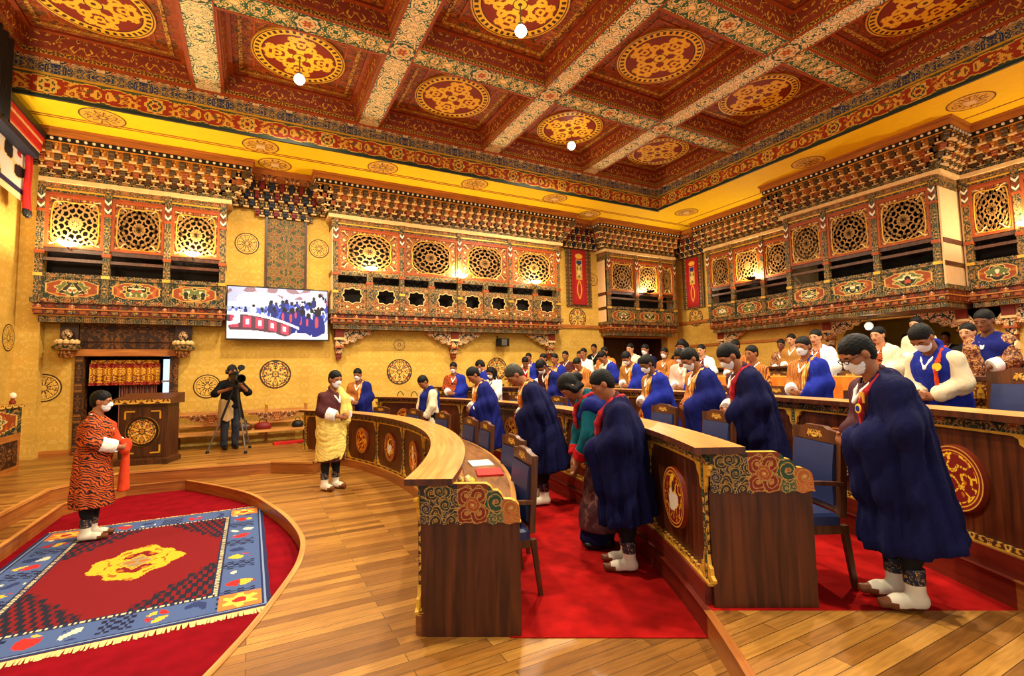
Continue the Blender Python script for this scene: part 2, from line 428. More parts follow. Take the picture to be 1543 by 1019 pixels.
def vajra_art(ground=(128, 38, 14), gold=(236, 184, 44)):
    def fn(x, y):
        r = np.hypot(x, y); t = np.arctan2(y, x)
        C = art(x.shape, ground)
        put(C, r > 0.80, gold)
        k = ((t * 40 / (2 * PI)) % 1)
        put(C, (r > 0.865) & (r < 0.945) & (k < 0.55), (70, 34, 10))
        put(C, (r > 0.80) & (r < 0.815), (60, 30, 10)); put(C, r > 0.985, (60, 30, 10))
        t4 = (t + PI / 4) % (PI / 2) - PI / 4
        a = r * np.cos(t4); b = np.abs(r * np.sin(t4))
        a, b = a / 1.08, b / 1.12; e = np.hypot((a - 0.45) / 0.25, b / 0.22)
        g = (e < 1.0) & ~((e > 0.42) & (e < 0.68)) & (e > 0.16)
        g |= np.abs(np.hypot(a - 0.36, b - 0.20) - 0.075) < 0.035
        g |= np.abs(np.hypot(a - 0.58, b - 0.16) - 0.07) < 0.032
        g |= (a > 0.6) & (a < 0.77) & (b < 0.06 * (0.80 - a) / 0.17 + 0.012)
        g |= (a < 0.3) & (b < 0.07) & (a > 0.1)
        put(C, g, gold)
        put(C, r < 0.17, (70, 40, 12)); put(C, (r < 0.14) & (r > 0.05), gold)
        return C
    return fn
def frieze_art(u, v):
    h = np.abs(v).max(); y = v / h; C = art(u.shape, (156, 50, 18)); P_ = 1.485; x = (u + 50 * P_) % P_ - P_ / 2; s = swirl(np.abs(x), v, 14, 46)
    ax = np.abs(x)
    put(C, (ax < .74) & (np.abs(y) > .80 + .12 * np.sin(ax * 14)), (70, 76, 44)); put(C, (ax < .74) & (np.abs(np.abs(y) - (.80 + .12 * np.sin(ax * 14))) < .05), (226, 170, 60))
    e = (ax > .20) & (ax < .36 + .18 * (1 - np.abs(y))) & (np.abs(y) < .8); put(C, e & (s > .25), (224, 166, 56)); put(C, e & (np.abs(s + .5) < .16), (206, 140, 44))
    c = np.hypot((ax - .66) / .06, y / .5); put(C, c < 1, (226, 170, 60)); put(C, c < .6, (120, 60, 30))
    r = np.hypot(x / .15, y / .85); a = np.arctan2(y, x / .15); put(C, r < 1 + .12 * np.cos(8 * a), (228, 174, 66)); put(C, r < .74, (60, 72, 46)); put(C, r < .56 + .1 * np.cos(6 * a), (222, 164, 60)); put(C, r < .28, (130, 40, 20))
    e2 = (ax > .42) & (ax < .66) & (np.abs(y) < .55); put(C, e2 & (s > .1), (228, 172, 60)); put(C, e2 & (s < -.9), (90, 90, 50))
    return C
def wheel_art(seed=1, ground=(214, 168, 66), line=(54, 36, 18), spokes=8, rich=False):
    def fn(x, y):
        r = np.hypot(x, y); t = np.arctan2(y, x); C = art(x.shape, ground)
        s = swirl(np.abs(x), y, seed, 22)
        if rich:
            put(C, s > 0.5, (150, 60, 34)); put(C, s < -0.7, (60, 76, 70)); put(C, np.abs(s + 0.1) < 0.12, line)
        else:
            put(C, (np.abs(s) < 0.14) & (r < 0.8), (120, 82, 34))
        k = np.abs(((t * spokes / (2 * PI)) % 1) - 0.5)
        put(C, (k < 0.06 / np.maximum(r, 0.1)) & (r < 0.74) & (r > 0.2), line if not rich else (230, 190, 90))
        put(C, np.abs(r - 0.2) < 0.04, line); put(C, np.abs(r - 0.78) < 0.03, line); put(C, r > 0.9, line)
        return C
    return fn
def rosette_art(x, y):
    r = np.hypot(x, y); t = np.arctan2(y, x); C = art(x.shape, (36, 74, 54))
    put(C, r < 0.86 + 0.08 * np.cos(8 * t), (232, 206, 150)); put(C, r < 0.66, (60, 92, 70)); put(C, r < 0.60 + 0.05 * np.cos(6 * t), (228, 196, 130))
    put(C, r < 0.34 + 0.1 * np.cos(6 * t), (176, 84, 40)); put(C, r < 0.12, GOLD)
    return C

def _frieze(mb, nm):
    x0, x1, y0, y1 = BX[0], BX[5], BY[0], BY[4]; zc = ZS + .2225
    if nm == 'trim_5': mb.grid(((x0 + x1) / 2, y1 - .004, zc), (1, 0, 0), (0, 0, 1), x1 - x0, .355, 620, 20, frieze_art)
    elif nm == 'trim_6': mb.grid((x1 - .004, (y0 + y1) / 2, zc), (0, -1, 0), (0, 0, 1), y1 - y0, .355, 500, 20, frieze_art)
    else: mb.grid((x0 + .004, (y0 + y1) / 2, zc), (0, 1, 0), (0, 0, 1), y1 - y0, .355, 300, 14, frieze_art)
def room():
    # pit with red carpet, main floor around it
    arc = [(-0.91, 9.61), (-0.31, 8.62), (0.03, 7.9), (0.22, 7.2), (0.37, 6.5), (0.45, 5.9), (0.47, 5.41), (0.42, 4.98), (0.33, 4.6), (0.12, 4.0), (-0.07, 3.54), (-0.30, 3.1), (-0.7, 2.6), (-1.4, 2.2), (-2.16, 2.1)]
    left = [(-2.16, 4.5), (-2.17, 6.78), (-2.18, 8.7), (-1.67, 9.61)]
    dense = []
    pts = arc + left
    # smooth the arc part
    def cr(p0, p1, p2, p3, t):
        return tuple(0.5 * (2 * b + (c - a) * t + (2 * a - 5 * b + 4 * c - d) * t * t + (3 * b - a - 3 * c + d) * t ** 3) for a, b, c, d in zip(p0, p1, p2, p3))
    for i in range(len(arc) - 1):
        p0 = arc[max(i - 1, 0)]; p3 = arc[min(i + 2, len(arc) - 1)]
        for q in range(5): dense.append(cr(p0, arc[i], arc[i + 1], p3, q / 5))
    rim = dense + [arc[-1]] + left
    mb = MB()
    mb.face([(x, y, -0.15) for x, y in rim][::-1], 'carpet_crimson', [(x, y) for x, y in rim][::-1])
    struct(mb, 'floor_pit')
    c = Vector((-1.0, 5.8)); out = []
    for x, y in rim:
        d = Vector((x, y)) - c; s = 1e9
        if d.x > 0: s = min(s, (14.0 - c.x) / d.x)
        if d.x < 0: s = min(s, (-4.2 - c.x) / d.x)
        if d.y > 0: s = min(s, (13.0 - c.y) / d.y)
        if d.y < 0: s = min(s, (-3.0 - c.y) / d.y)
        out.append((c.x + d.x * s, c.y + d.y * s))
    mb = MB(); n = len(rim)
    for i in range(n):
        j = (i + 1) % n
        q = [rim[i], out[i], out[j], rim[j]]
        cor = None
        a_, b_ = out[i], out[j]
        q3 = [(*p, 0.0) for p in q]
        if abs(a_[0] - b_[0]) > 1e-6 and abs(a_[1] - b_[1]) > 1e-6:      # a corner of the rectangle lies between
            cx_ = a_[0] if abs(a_[0] - 14.0) < 1e-4 or abs(a_[0] + 4.2) < 1e-4 else b_[0]
            cy_ = b_[1] if cx_ == a_[0] else a_[1]
            q3 = [(*rim[i], 0.0), (*a_, 0.0), (cx_, cy_, 0.0), (*b_, 0.0), (*rim[j], 0.0)]
        mb.face(q3[::-1], 'floor_planks', [(p[0], p[1]) for p in q3][::-1])
    struct(mb, 'floor')
    # wooden riser and nosing round the pit
    mb = MB(); acc = 0
    for i in range(n):
        j = (i + 1) % n; a = rim[i]; b = rim[j]; L = math.dist(a, b)
        mb.face([(*a, -0.15), (*b, -0.15), (*b, -0.012), (*a, -0.012)], 'wood_plinth', [(acc, 0), (acc + L, 0), (acc + L, 0.14), (acc, 0.14)]); acc += L
        d = (Vector(b) - Vector(a)).normalized(); nrm = Vector((-d.y, d.x)) * 0.012
        ci = Vector(a) - nrm * 0; ca = Vector(b)
        mid = (Vector((-1.0, 5.8)) - (Vector(a) + Vector(b)) / 2)
        if nrm.dot(mid) < 0: nrm = -nrm
        p = [Vector(a) + nrm, Vector(b) + nrm, Vector(b) - nrm * 3, Vector(a) - nrm * 3]
        mb.face([(*q, 0.006) for q in p][::-1], 'wood_ledge', [(acc, 0), (acc + L, 0), (acc + L, .04), (acc, .04)])
        mb.face([(*p[0], 0.006), (*p[1], 0.006), (*p[1], -0.012), (*p[0], -0.012)], 'wood_plinth')
    struct(mb, 'trim_pit')
    # stage, one step above the main floor, along the north and west sides
    edge = [(-2.40, 2.0), (-2.40, 7.35), (-2.36, 8.84), (-1.80, 9.72), (0.33, 9.44), (0.95, 8.95)]
    mb = MB()
    top = edge + [(1.35, 9.6), (1.15, 10.9), (0.5, 12.6), (-3.9, 12.6), (-3.9, 2.0)]
    mb.face([(x, y, STAGE) for x, y in top], 'floor_planks', [(x, y) for x, y in top])
    for i in range(len(edge) + 2):
        a = top[i]; b = top[i + 1]; L = math.dist(a, b)
        mb.face([(*b, 0), (*a, 0), (*a, STAGE - .02), (*b, STAGE - .02)], 'wood_plinth', [(L, 0), (0, 0), (0, .2), (L, .2)])
        d = (Vector(b) - Vector(a)).normalized(); nrm = Vector((d.y, -d.x)) * 0.015
        q = [Vector(a) + nrm, Vector(b) + nrm, Vector(b) - nrm * 2, Vector(a) - nrm * 2]
        mb.face([(*p, STAGE + .004) for p in q], 'wood_ledge', [(0, 0), (L, 0), (L, .04), (0, .04)])
        mb.face([(*q[1], STAGE + .004), (*q[0], STAGE + .004), (*q[0], STAGE - .025), (*q[1], STAGE - .025)], 'wood_ledge', [(L, 0), (0, 0), (0, .03), (L, .03)])
    struct(mb, 'floor_stage')
    # tiers behind the desks
    for k in range(1, 6):
        R = 7.6 + 1.8 * k - 0.06; z = TIER * k; mb = MB(); da = 1.25
        lim = lambda a: min(((EX - CX) / math.cos(rad(a)) if math.cos(rad(a)) > 0.01 else 99), ((NY - CY) / math.sin(rad(a)) if a > 1 else 99), ((-1.5 - CY) / math.sin(rad(a)) if a < -1 else 99))
        a = -80.0
        while a < 50:
            b = a + da
            if -30.5 < b < -30.5 + da: b = -30.5
            elif abs(a + 30.5) < 1e-6: b = -30.5 + da
            if R < lim(a) and R < lim(b):
                mat = 'carpet_red' if -30.51 < a < 31 else 'floor_planks'
                p = [pol(R, a, z), pol(lim(a), a, z), pol(lim(b), b, z), pol(R, b, z)]
                mb.face(p, mat, [(q[0], q[1]) for q in p])
                L0, L1 = rad(a) * R, rad(b) * R
                mb.face([pol(R, a, z - TIER), pol(R, a, z), pol(R, b, z), pol(R, b, z - TIER)], 'wood_plinth' if mat == 'floor_planks' else 'red_deep_wood', [(L0, 0), (L0, .17), (L1, .17), (L1, 0)])
                mb.face([pol(R - .02, a, z + .004), pol(R + .03, a, z + .004), pol(R + .03, b, z + .004), pol(R - .02, b, z + .004)], 'wood_plinth' if mat == 'floor_planks' else 'red_deep_wood', [(L0, 0), (L0, .05), (L1, .05), (L1, 0)])
            a = b
        struct(mb, 'floor_tier')
    mb = MB(); a = -30.4
    while a < 31:
        b = min(a + 1.5, 31)
        p = [pol(8.15, a, .006), pol(9.36, a, .006), pol(9.36, b, .006), pol(8.15, b, .006)]
        mb.face(p, 'carpet_red', [(q[0], q[1]) for q in p]); a = b
    p = [pol(8.15, -30.4, .006), pol(9.36, -30.4, .006)]
    mb.face([(p[0][0], p[0][1], 0), (p[1][0], p[1][1], 0), p[1], p[0]], 'carpet_red')
    struct(mb, 'floor_carpet')
    # walls
    T = 0.3
    mb = MB()
    for x0, x1, z0, z1 in [(WX - T, -2.95, 0, ZS), (-2.95, -1.50, 2.15, ZS), (-1.50, 10.1, 0, ZS), (10.1, 12.95, 2.75, ZS), (12.95, EX + T, 0, ZS)]:
        mb.box(x0, x1, NY, NY + T, z0, z1, 'wallpaper')
    struct(mb, 'wall_north')
    mb = MB(); mb.box(-3.1, -1.35, NY + T, NY + 1.6, 0.19, 2.5, 'interior_shade', skip='f'); mb.box(10.1, 12.95, NY + T, NY + 1.2, .5, 2.75, 'wood_dark', skip='f')
    struct(mb, 'wall_beyond')
    mb = MB()
    for y0, y1, z0, z1 in [(7.2, NY, 0, ZS), (4.45, 7.2, 2.75, ZS), (4.45, 7.2, 0, .7), (-1.5, 4.45, 0, ZS)]:
        mb.box(EX, EX + T, y0, y1, z0, z1, 'wallpaper')
    struct(mb, 'wall_east')
    mb = MB(); mb.box(EX + T, EX + 2.6, 4.2, 7.5, .67, 2.9, 'interior_olive', skip='l')
    struct(mb, 'wall_gallery')
    mb = MB(); mb.box(WX - T, WX, 5.0, NY, 0, ZS, 'wallpaper'); struct(mb, 'wall_west')
    mb = MB(); mb.box(-4.0, -3.55, 12.35, NY, STAGE, ZS, 'wallpaper'); struct(mb, 'wall_pilaster')
    mb = MB(); mb.box(WX, -3.02, NY - .025, NY, STAGE, STAGE + .11, 'wood_fascia'); struct(mb, 'baseboard_north')
    for nm, bx in [('trim_1', (8.2, 10.0, NY - .05, NY, 3.0, 3.1)), ('trim_2', (EX - .05, EX, 10.7, NY, 3.2, 3.3)), ('trim_3', (EX - .05, EX, 7.2, NY, 2.4, 2.48)), ('trim_4', (8.2, 10.0, NY - .03, NY, 1.0, 1.1))]:
        mb = MB(); mb.box(*bx, 'wood_fascia'); struct(mb, nm)
    # ceiling: yellow soffit ring, frieze, beams, coffers
    x0, x1, y1 = BX[0], BX[5], BY[4]; ys = BY[0]
    mb = MB()
    for a, b, c_, d in [(WX - .3, x0, ys, NY + .3), (x0, x1, y1, NY + .3), (x1, EX + .3, ys, NY + .3)]:
        mb.box(a, b, c_, d, ZS, ZS + .05, 'soffit_yellow')
    mb.box(WX, EX, 11.25, 11.27, ZS - .012, ZS, 'wood_fascia'); mb.box(WX, EX, 11.33, 11.345, ZS - .012, ZS, 'wood_fascia')
    mb.box(12.2, 12.22, ys, 11.2, ZS - .012, ZS, 'wood_fascia')
    struct(mb, 'ceiling')
    for nm, fr in [('trim_5', lambda t, z0, z1, m: (x0 - .1, x1 + .1, y1 - t, y1 + .02, z0, z1, m)), ('trim_6', lambda t, z0, z1, m: (x1 - t, x1 + .02, ys, y1, z0, z1, m)), ('trim_7', lambda t, z0, z1, m: (x0 - .02, x0 + t, ys, y1, z0, z1, m))]:
        mb = MB()
        mb.box(*fr(.03, ZS - .005, ZS + .045, 'green_dark')); _frieze(mb, nm); mb.box(*fr(0, ZS + .045, ZS + .40, 'frieze_red')); mb.box(*fr(.03, ZS + .40, ZS + .43, 'gold'))
        mb.box(*fr(.05, ZS + .43, ZS + .60, 'frieze_blue')); mb.box(*fr(.08, ZS + .60, ZB - .04, 'carved_cream')); mb.box(*fr(.10, ZB - .04, ZB + .12, 'red_orange'))
        struct(mb, nm)
    hb = 0.21
    ros = MB(); disc(ros, (0, 0, 0), (1, 0, 0), (0, -1, 0), .2, 12, 40, rosette_art); ros = ros.mesh('rosette')
    for i, x in enumerate(BX[1:5]):
        mb = MB(); mb.box(x - hb, x + hb, ys, y1 - .1, ZB, ZB + .1, 'beam_paint', skip='')
        mb.box(x - hb - .02, x - hb, ys, y1 - .1, ZB - .01, ZB + .05, 'red_orange'); mb.box(x + hb, x + hb + .02, ys, y1 - .1, ZB - .01, ZB + .05, 'red_orange')
        # run the pattern along the beam
        for k, f in enumerate(mb.f):
            if mb.mats[mb.m[k]] == 'beam_paint': mb.uv[k] = [(mb.v[q][1], mb.v[q][0] - x) for q in f]
        b = struct(mb, 'ceiling_beam')
    for i, y in enumerate(BY[1:4]):
        for x_a, x_b in zip(BX[:-1], BX[1:]):
            mb = MB(); a = x_a + (hb + .02 if x_a != BX[0] else 0); bb = x_b - (hb + .02 if x_b != BX[5] else 0)
            mb.box(a, bb, y - hb, y + hb, ZB + .004, ZB + .1, 'beam_paint_green')
            mb.box(a, bb, y - hb - .02, y - hb, ZB - .006, ZB + .05, 'red_orange'); mb.box(a, bb, y + hb, y + hb + .02, ZB - .006, ZB + .05, 'red_orange')
            for k, f in enumerate(mb.f):
                if mb.mats[mb.m[k]] == 'beam_paint_green': mb.uv[k] = [(mb.v[q][0], mb.v[q][1] - y) for q in f]
            b = struct(mb, 'ceiling_beam')
            link('rosette', ros, b, ((x_a + x_b) / 2, y, ZB - .002))
        for x in BX[1:5]:
            o = link('ceiling_rosette', ros, None, (x, y, ZB - .006)); o.scale = (1.15, 1.15, 1); o['kind'] = 'structure'
    med = MB()
    disc(med, (0, 0, 0), (1, 0, 0), (0, -1, 0), .76, 44, 160, vajra_art())
    med.lathe([(.76, 0), (.785, -.004), (.785, .03)], 'gold', 48); med = med.mesh('ceiling_medallion')
    rown = ['row nearest the camera', 'second row from camera', 'second row from TV wall', 'row along TV wall']
    coln = ['first from left', 'second from left', 'third from left', 'fourth from left', 'beside right wall']
    for i in range(5):
        for j in range(4):
            a = BX[i] + (hb if i else .1); b = BX[i + 1] - (hb if i < 4 else .1); c_ = BY[j] + (hb if j else 0); d = BY[j + 1] - (hb if j < 3 else .1)
            mb = MB(); prof = [(0, 0, 'red_orange'), (.05, 0, 'trim_gold'), (.05, .075, 'red_orange'), (.085, .075, 'coffer_paint'), (.13, .32, 'red_orange'), (.20, .32, 'red_lacquer'), (.20, .36, None)]
            for (o0, h0, m), (o1, h1, _) in zip(prof[:-1], prof[1:]):
                R0 = [(a + o0, c_ + o0), (b - o0, c_ + o0), (b - o0, d - o0), (a + o0, d - o0)]; R1 = [(a + o1, c_ + o1), (b - o1, c_ + o1), (b - o1, d - o1), (a + o1, d - o1)]
                for q in range(4):
                    r = (q + 1) % 4; L = math.dist(R0[q], R0[r]); H = math.hypot(o1 - o0, h1 - h0)
                    mb.face([(*R0[q], ZB + h0), (*R1[q], ZB + h1), (*R1[r], ZB + h1), (*R0[r], ZB + h0)], m, [(0, 0), (0, H), (L, H), (L, 0)])
            t = .20; z = ZB + .36
            mb.face([(a + t, c_ + t, z), (a + t, d - t, z), (b - t, d - t, z), (b - t, c_ + t, z)], 'coffer_dim')
            # inner painted square border of the coffer
            for w0, w1, m in [(.30, .36, 'trim_gold'), (.52, .56, 'red_orange')]:
                for p in [(a + w0, b - w0, c_ + w0, c_ + w1), (a + w0, b - w0, d - w1, d - w0), (a + w0, a + w1, c_ + w1, d - w1), (b - w1, b - w0, c_ + w1, d - w1)]:
                    mb.box(*p, z - .012, z - .001, m, skip='u')
            struct(mb, 'ceiling_coffer')
            link('ceiling_medallion', med, None, ((a + b) / 2, (c_ + d) / 2, z - .03), 0, 'gold roundel in ceiling coffer %s, %s' % (coln[i], rown[j]), 'ceiling medallion', 'gold roundels in the ceiling coffers')
    # pendant lamps
    for k, (x, y, z) in enumerate(PEND):
        i = [q for q in range(5) if BX[q] < x < BX[q + 1]][0]; j = [q for q in range(4) if BY[q] < y < BY[q + 1]][0]
        p = thing('pendant_lamp', 'small glowing lamp in ceiling coffer %s, %s' % (coln[i], rown[j]), 'lamp', (x, y, z), 0, 'lamps under the ceiling coffers')
        mb = MB(); mb.lathe([(0, -.085), (.05, -.072), (.085, -.034), (.094, 0), (.08, .045), (.05, .08), (0.02, .085)], 'lamp_glow', 20); mb.build('bulb', p, True)
        mb = MB(); mb.tube([(0, 0, .08), (0, 0, ZB + .34 - z)], .012, 'grey_metal', 6); mb.lathe([(.05, .07), (.05, .12), (.015, .14)], 'grey_metal', 14); mb.build('stem', p)
    # round ornaments and spots on the yellow soffit
    sm = MB()
    disc(sm, (0, 0, 0), (1, 0, 0), (0, -1, 0), .34, 14, 60, wheel_art(5, (226, 174, 60), (110, 70, 24), 12)); sm = sm.mesh('soffit_medallion')
    spm = MB(); spm.box(-.08, .08, -.08, .08, -.03, -.002, 'cream'); spm = spm.mesh('spot_lamp')
    E = [(-2.45, 11.0, 'above the left balcony'), (.10, 11.0, 'above the gap beside the left balcony', 1), (.40, 11.85, 'above the television', 1), (2.6, 11.0, 'above the left half of the middle balcony'), (4.9, 11.0, 'above the middle of the middle balcony'), (7.3, 11.0, 'above the right end of the middle balcony', 1), (9.0, 11.7, 'above the red hanging on the TV wall', 1),
         (11.6, 10.3, 'at the far right corner of the ceiling', 1), (11.4, 6.5, 'above the long balcony on the right'), (11.5, 3.6, 'at the right edge of the picture', 1)]
    for e in E:
        link('soffit_medallion', sm, None, (e[0], e[1], ZS - .006), 0, 'flat oval-looking gold ornament on the yellow soffit %s' % e[2], 'ceiling ornament', 'gold ornaments on the yellow soffit')
        if len(e) > 3: link('spot_lamp', spm, None, (e[0], e[1], ZS - .004), 0, 'small square white spotlight in the soffit ornament %s' % e[2], 'spotlight', 'spotlights in the soffit')
wood('red_deep_wood', (88, 24, 12), (124, 40, 20), 1.6, (1.0, 16, 1), 0.4, 'UV')
room()

# ---------------------------------------------------------------- carved balconies
def parapet_art(seed):
    def fn(u, v):
        w = np.abs(u).max() ; h = np.abs(v).max()
        a = np.abs(u) / w; b = np.abs(v) / h; C = art(u.shape, (34, 48, 36))
        s = swirl(np.abs(u), v, seed, 34)
        put(C, s > 0.55, (150, 106, 46)); put(C, np.abs(s + .3) < .1, (176, 132, 64))
        oct_ = np.maximum(np.maximum(a / .86, b / .80), (a / .86 + b / .80) * 0.66)
        put(C, oct_ < 1.04, (206, 160, 80)); put(C, oct_ < 0.98, (140, 62, 24)); put(C, (oct_ < 0.98) & (s > .7), (176, 92, 34))
        e = np.hypot(a / .55, b / .72); k = e + .10 * np.sin(7 * np.arctan2(v / h, np.abs(u) / w) + seed)
        put(C, k < 1.03, (214, 176, 100)); put(C, k < .94, (34, 36, 26))
        put(C, (k < .94) & (s > .15), (96, 104, 54)); put(C, (k < .94) & (np.abs(s) < .16), (196, 168, 96))
        put(C, (k < .6) & (swirl(np.abs(u), v, seed + 9, 40) > .45), (232, 208, 160)); put(C, (k < .5) & (swirl(np.abs(u), v, seed + 5, 40) > .9), (170, 70, 30))
        return C
    return fn
PARAPETS = {}
def parapet_mesh(w, h, seed):
    key = (round(w, 2), round(h, 2), seed)
    if key not in PARAPETS:
        mb = MB(); mb.grid((0, -.012, 0), (1, 0, 0), (0, 0, 1), w, h, 72, 30, parapet_art(seed))
        mb.box(-w / 2, w / 2, -.011, .03, -h / 2, h / 2, 'ornate_green'); PARAPETS[key] = mb.mesh('parapet_panel')
    return PARAPETS[key]
LATT = {}
def lattice_mesh(w, h, kind):
    """frame board with a shaped opening, and the pierced tracery inside it"""
    key = (round(w, 2), round(h, 2), kind)
    if key in LATT: return LATT[key]
    fr = MB(); la = MB(); n = 96
    hw, hh = w / 2, h / 2
    if kind == 'round':
        rx, rz = min(.36 * w, .62), .42 * h; cz = -.02
        op = []
        for i in range(n):
            t = 2 * PI * i / n; k = 1 + .045 * abs(math.sin(4 * t)) - .02; top = 1.10 if abs(t - PI / 2) < .12 else 1
            sq = (abs(math.cos(t)) ** 3.2 + abs(math.sin(t)) ** 3.2) ** (-1 / 3.2)
            op.append((rx * math.cos(t) * k * sq * .97, cz + rz * math.sin(t) * k * top * sq * .97))
    else:
        rx, rz = .40 * w, .42 * h; cz = -.02; op = []
        for i in range(n):
            t = 2 * PI * i / n; sq = (abs(math.cos(t)) ** 6 + abs(math.sin(t)) ** 6) ** (-1 / 6)
            k = 1.0 if math.sin(t) < .3 else 1 - .07 * (math.sin(t) ** 2) * abs(math.cos(2 * t)) - .02 * abs(math.sin(8 * t))
            op.append((rx * math.cos(t) * sq * k, cz + rz * math.sin(t) * sq * k))
    def outer(i):
        t = 2 * PI * i / n; cx, sx = math.cos(t), math.sin(t); s = min(hw / max(abs(cx), 1e-6), hh / max(abs(sx), 1e-6)); return (cx * s, sx * s)
    for i in range(n):
        j = (i + 1) % n; a, b = op[i], op[j]; A, B = outer(i), outer(j)
        fr.face([(a[0], -.015, a[1]), (A[0], -.015, A[1]), (B[0], -.015, B[1]), (b[0], -.015, b[1])], 'ornate_red')
        fr.face([(a[0], -.015, a[1]), (b[0], -.015, b[1]), (b[0], .03, b[1]), (a[0], .03, a[1])], 'red_orange')
    for i in range(n): pass
    fr.tube([(p[0], -.02, p[1]) for p in op], .012, 'gold', 5, True, (0, 1, 0))
    b = .05
    for x0, x1, z0, z1 in [(-hw, hw, hh - b, hh), (-hw, hw, -hh, -hh + b), (-hw, -hw + b, -hh + b, hh - b), (hw - b, hw, -hh + b, hh - b)]:
        fr.box(x0, x1, -.04, .03, z0, z1, 'red_orange')
    for s in (-1, 1):
        for q in (-1, 1):
            fr.tube([(s * (hw - b - .03) - s * .16 * t * (1 + .2 * math.sin(6 * t)), -.02, q * (hh - b - .03) - q * .10 * t * t) for t in [k / 8 for k in range(9)]], .012, 'cream', 5)
    def inside(p):
        t = math.atan2((p[1] - cz) / rz, p[0] / rx) % (2 * PI); i = t / (2 * PI) * n; o = op[int(i) % n]
        return math.hypot(p[0] / rx, (p[1] - cz) / rz) <= math.hypot(o[0] / rx, (o[1] - cz) / rz) * 1.02
    def ring(c, r0, r1, wd, fn=None, nn=20, m='lattice_gold'):
        path = []
        for i in range(nn):
            t = 2 * PI * i / nn; k = 1 if fn is None else fn(t)
            path.append((c[0] + r0 * k * math.cos(t), c[1] + r1 * k * math.sin(t)))
        ins = [inside(p) for p in path]
        if all(ins): la.tube([(p[0], 0, p[1]) for p in path], wd, m, 4, True, (0, 1, 0))
        else:
            run = []
            st = next((i for i in range(nn) if not ins[i]), 0)
            for q in range(nn + 1):
                i = (st + q) % nn
                if ins[i]: run.append((path[i][0], 0, path[i][1]))
                else:
                    if len(run) > 1: la.tube(run, wd, m, 4, False, (0, 1, 0), False)
                    run = []
            if len(run) > 1: la.tube(run, wd, m, 4, False, (0, 1, 0), False)
    w_ = .0135
    U, V = rx * 1.0, rz * 1.0
    for k in range(8):
        t = k * PI / 4; ring((.13 * U * math.cos(t), cz + .13 * V * math.sin(t)), .10 * U, .10 * V, w_, nn=12)
    ring((0, cz), .27 * U, .27 * V, w_, lambda t: 1 + .10 * math.cos(8 * t), 40)
    ring((0, cz), .48 * U, .48 * V, w_ * 1.1, lambda t: 1 + .07 * math.cos(12 * t), 48)
    for k in range(8):
        t = (k + .5) * PI / 4
        la.tube([(.27 * U * math.cos(t), 0, cz + .27 * V * math.sin(t)), (.47 * U * math.cos(t), 0, cz + .47 * V * math.sin(t))], w_, 'lattice_gold', 4, False, (0, 1, 0))
    for k in range(12):
        t = (k + .5) * PI / 6; ring((.62 * U * math.cos(t), cz + .62 * V * math.sin(t)), .155 * U, .155 * V, w_, nn=16)
    for k in range(20):
        t = k * PI / 10; ring((.83 * U * math.cos(t), cz + .83 * V * math.sin(t)), .13 * U, .13 * V, w_, nn=14)
    for k in range(24):
        t = (k + .5) * PI / 12; ring((1.04 * U * math.cos(t), cz + 1.04 * V * math.sin(t)), .13 * U, .13 * V, w_ * .9, nn=12)
    for sx in (-1, 1):
        for sz in (-1, 1):
            for dx, dz in [(.92, .92), (.75, .97), (.97, .75), (.84, .8)]:
                ring((sx * dx * U, cz + sz * dz * V), .12 * U, .12 * V, w_, nn=12)
    LATT[key] = (fr.mesh('panel_frame'), la.mesh('lattice'))
    return LATT[key]

def window_board(mb, x0, x1, z0, z1):
    """parapet board with a cusped opening"""
    cx, cz = (x0 + x1) / 2, (z0 + z1) / 2 + .03; hw, hh = (x1 - x0) / 2, (z1 - z0) / 2; n = 64
    def op(i):
        t = 2 * PI * i / n; k = 1 + .09 * math.cos(8 * t); sq = (abs(math.cos(t)) ** 2.6 + abs(math.sin(t)) ** 2.6) ** (-1 / 2.6)
        return (cx + .66 * hw * k * sq * math.cos(t), cz + .52 * hh * k * sq * math.sin(t))
    def ou(i):
        t = 2 * PI * i / n; c, s_ = math.cos(t), math.sin(t); s = min(hw / max(abs(c), 1e-6), (hh - .03 * (1 if s_ > 0 else -1)) / max(abs(s_), 1e-6)); return (cx + c * s, cz + s_ * s)
    for i in range(n):
        a, b, A, B = op(i), op(i + 1), ou(i), ou(i + 1)
        mb.face([(a[0], -.01, a[1]), (A[0], -.01, A[1]), (B[0], -.01, B[1]), (b[0], -.01, b[1])], 'ornate_red' if math.sin(2 * PI * i / n) < -.2 else 'ornate_green')
        mb.face([(a[0], -.01, a[1]), (b[0], -.01, b[1]), (b[0], .04, b[1]), (a[0], .04, a[1])], 'gold')
    mb.tube([(*[op(i)[0]], -.014, op(i)[1]) for i in range(n)], .012, 'cream', 5, True, (0, 1, 0))

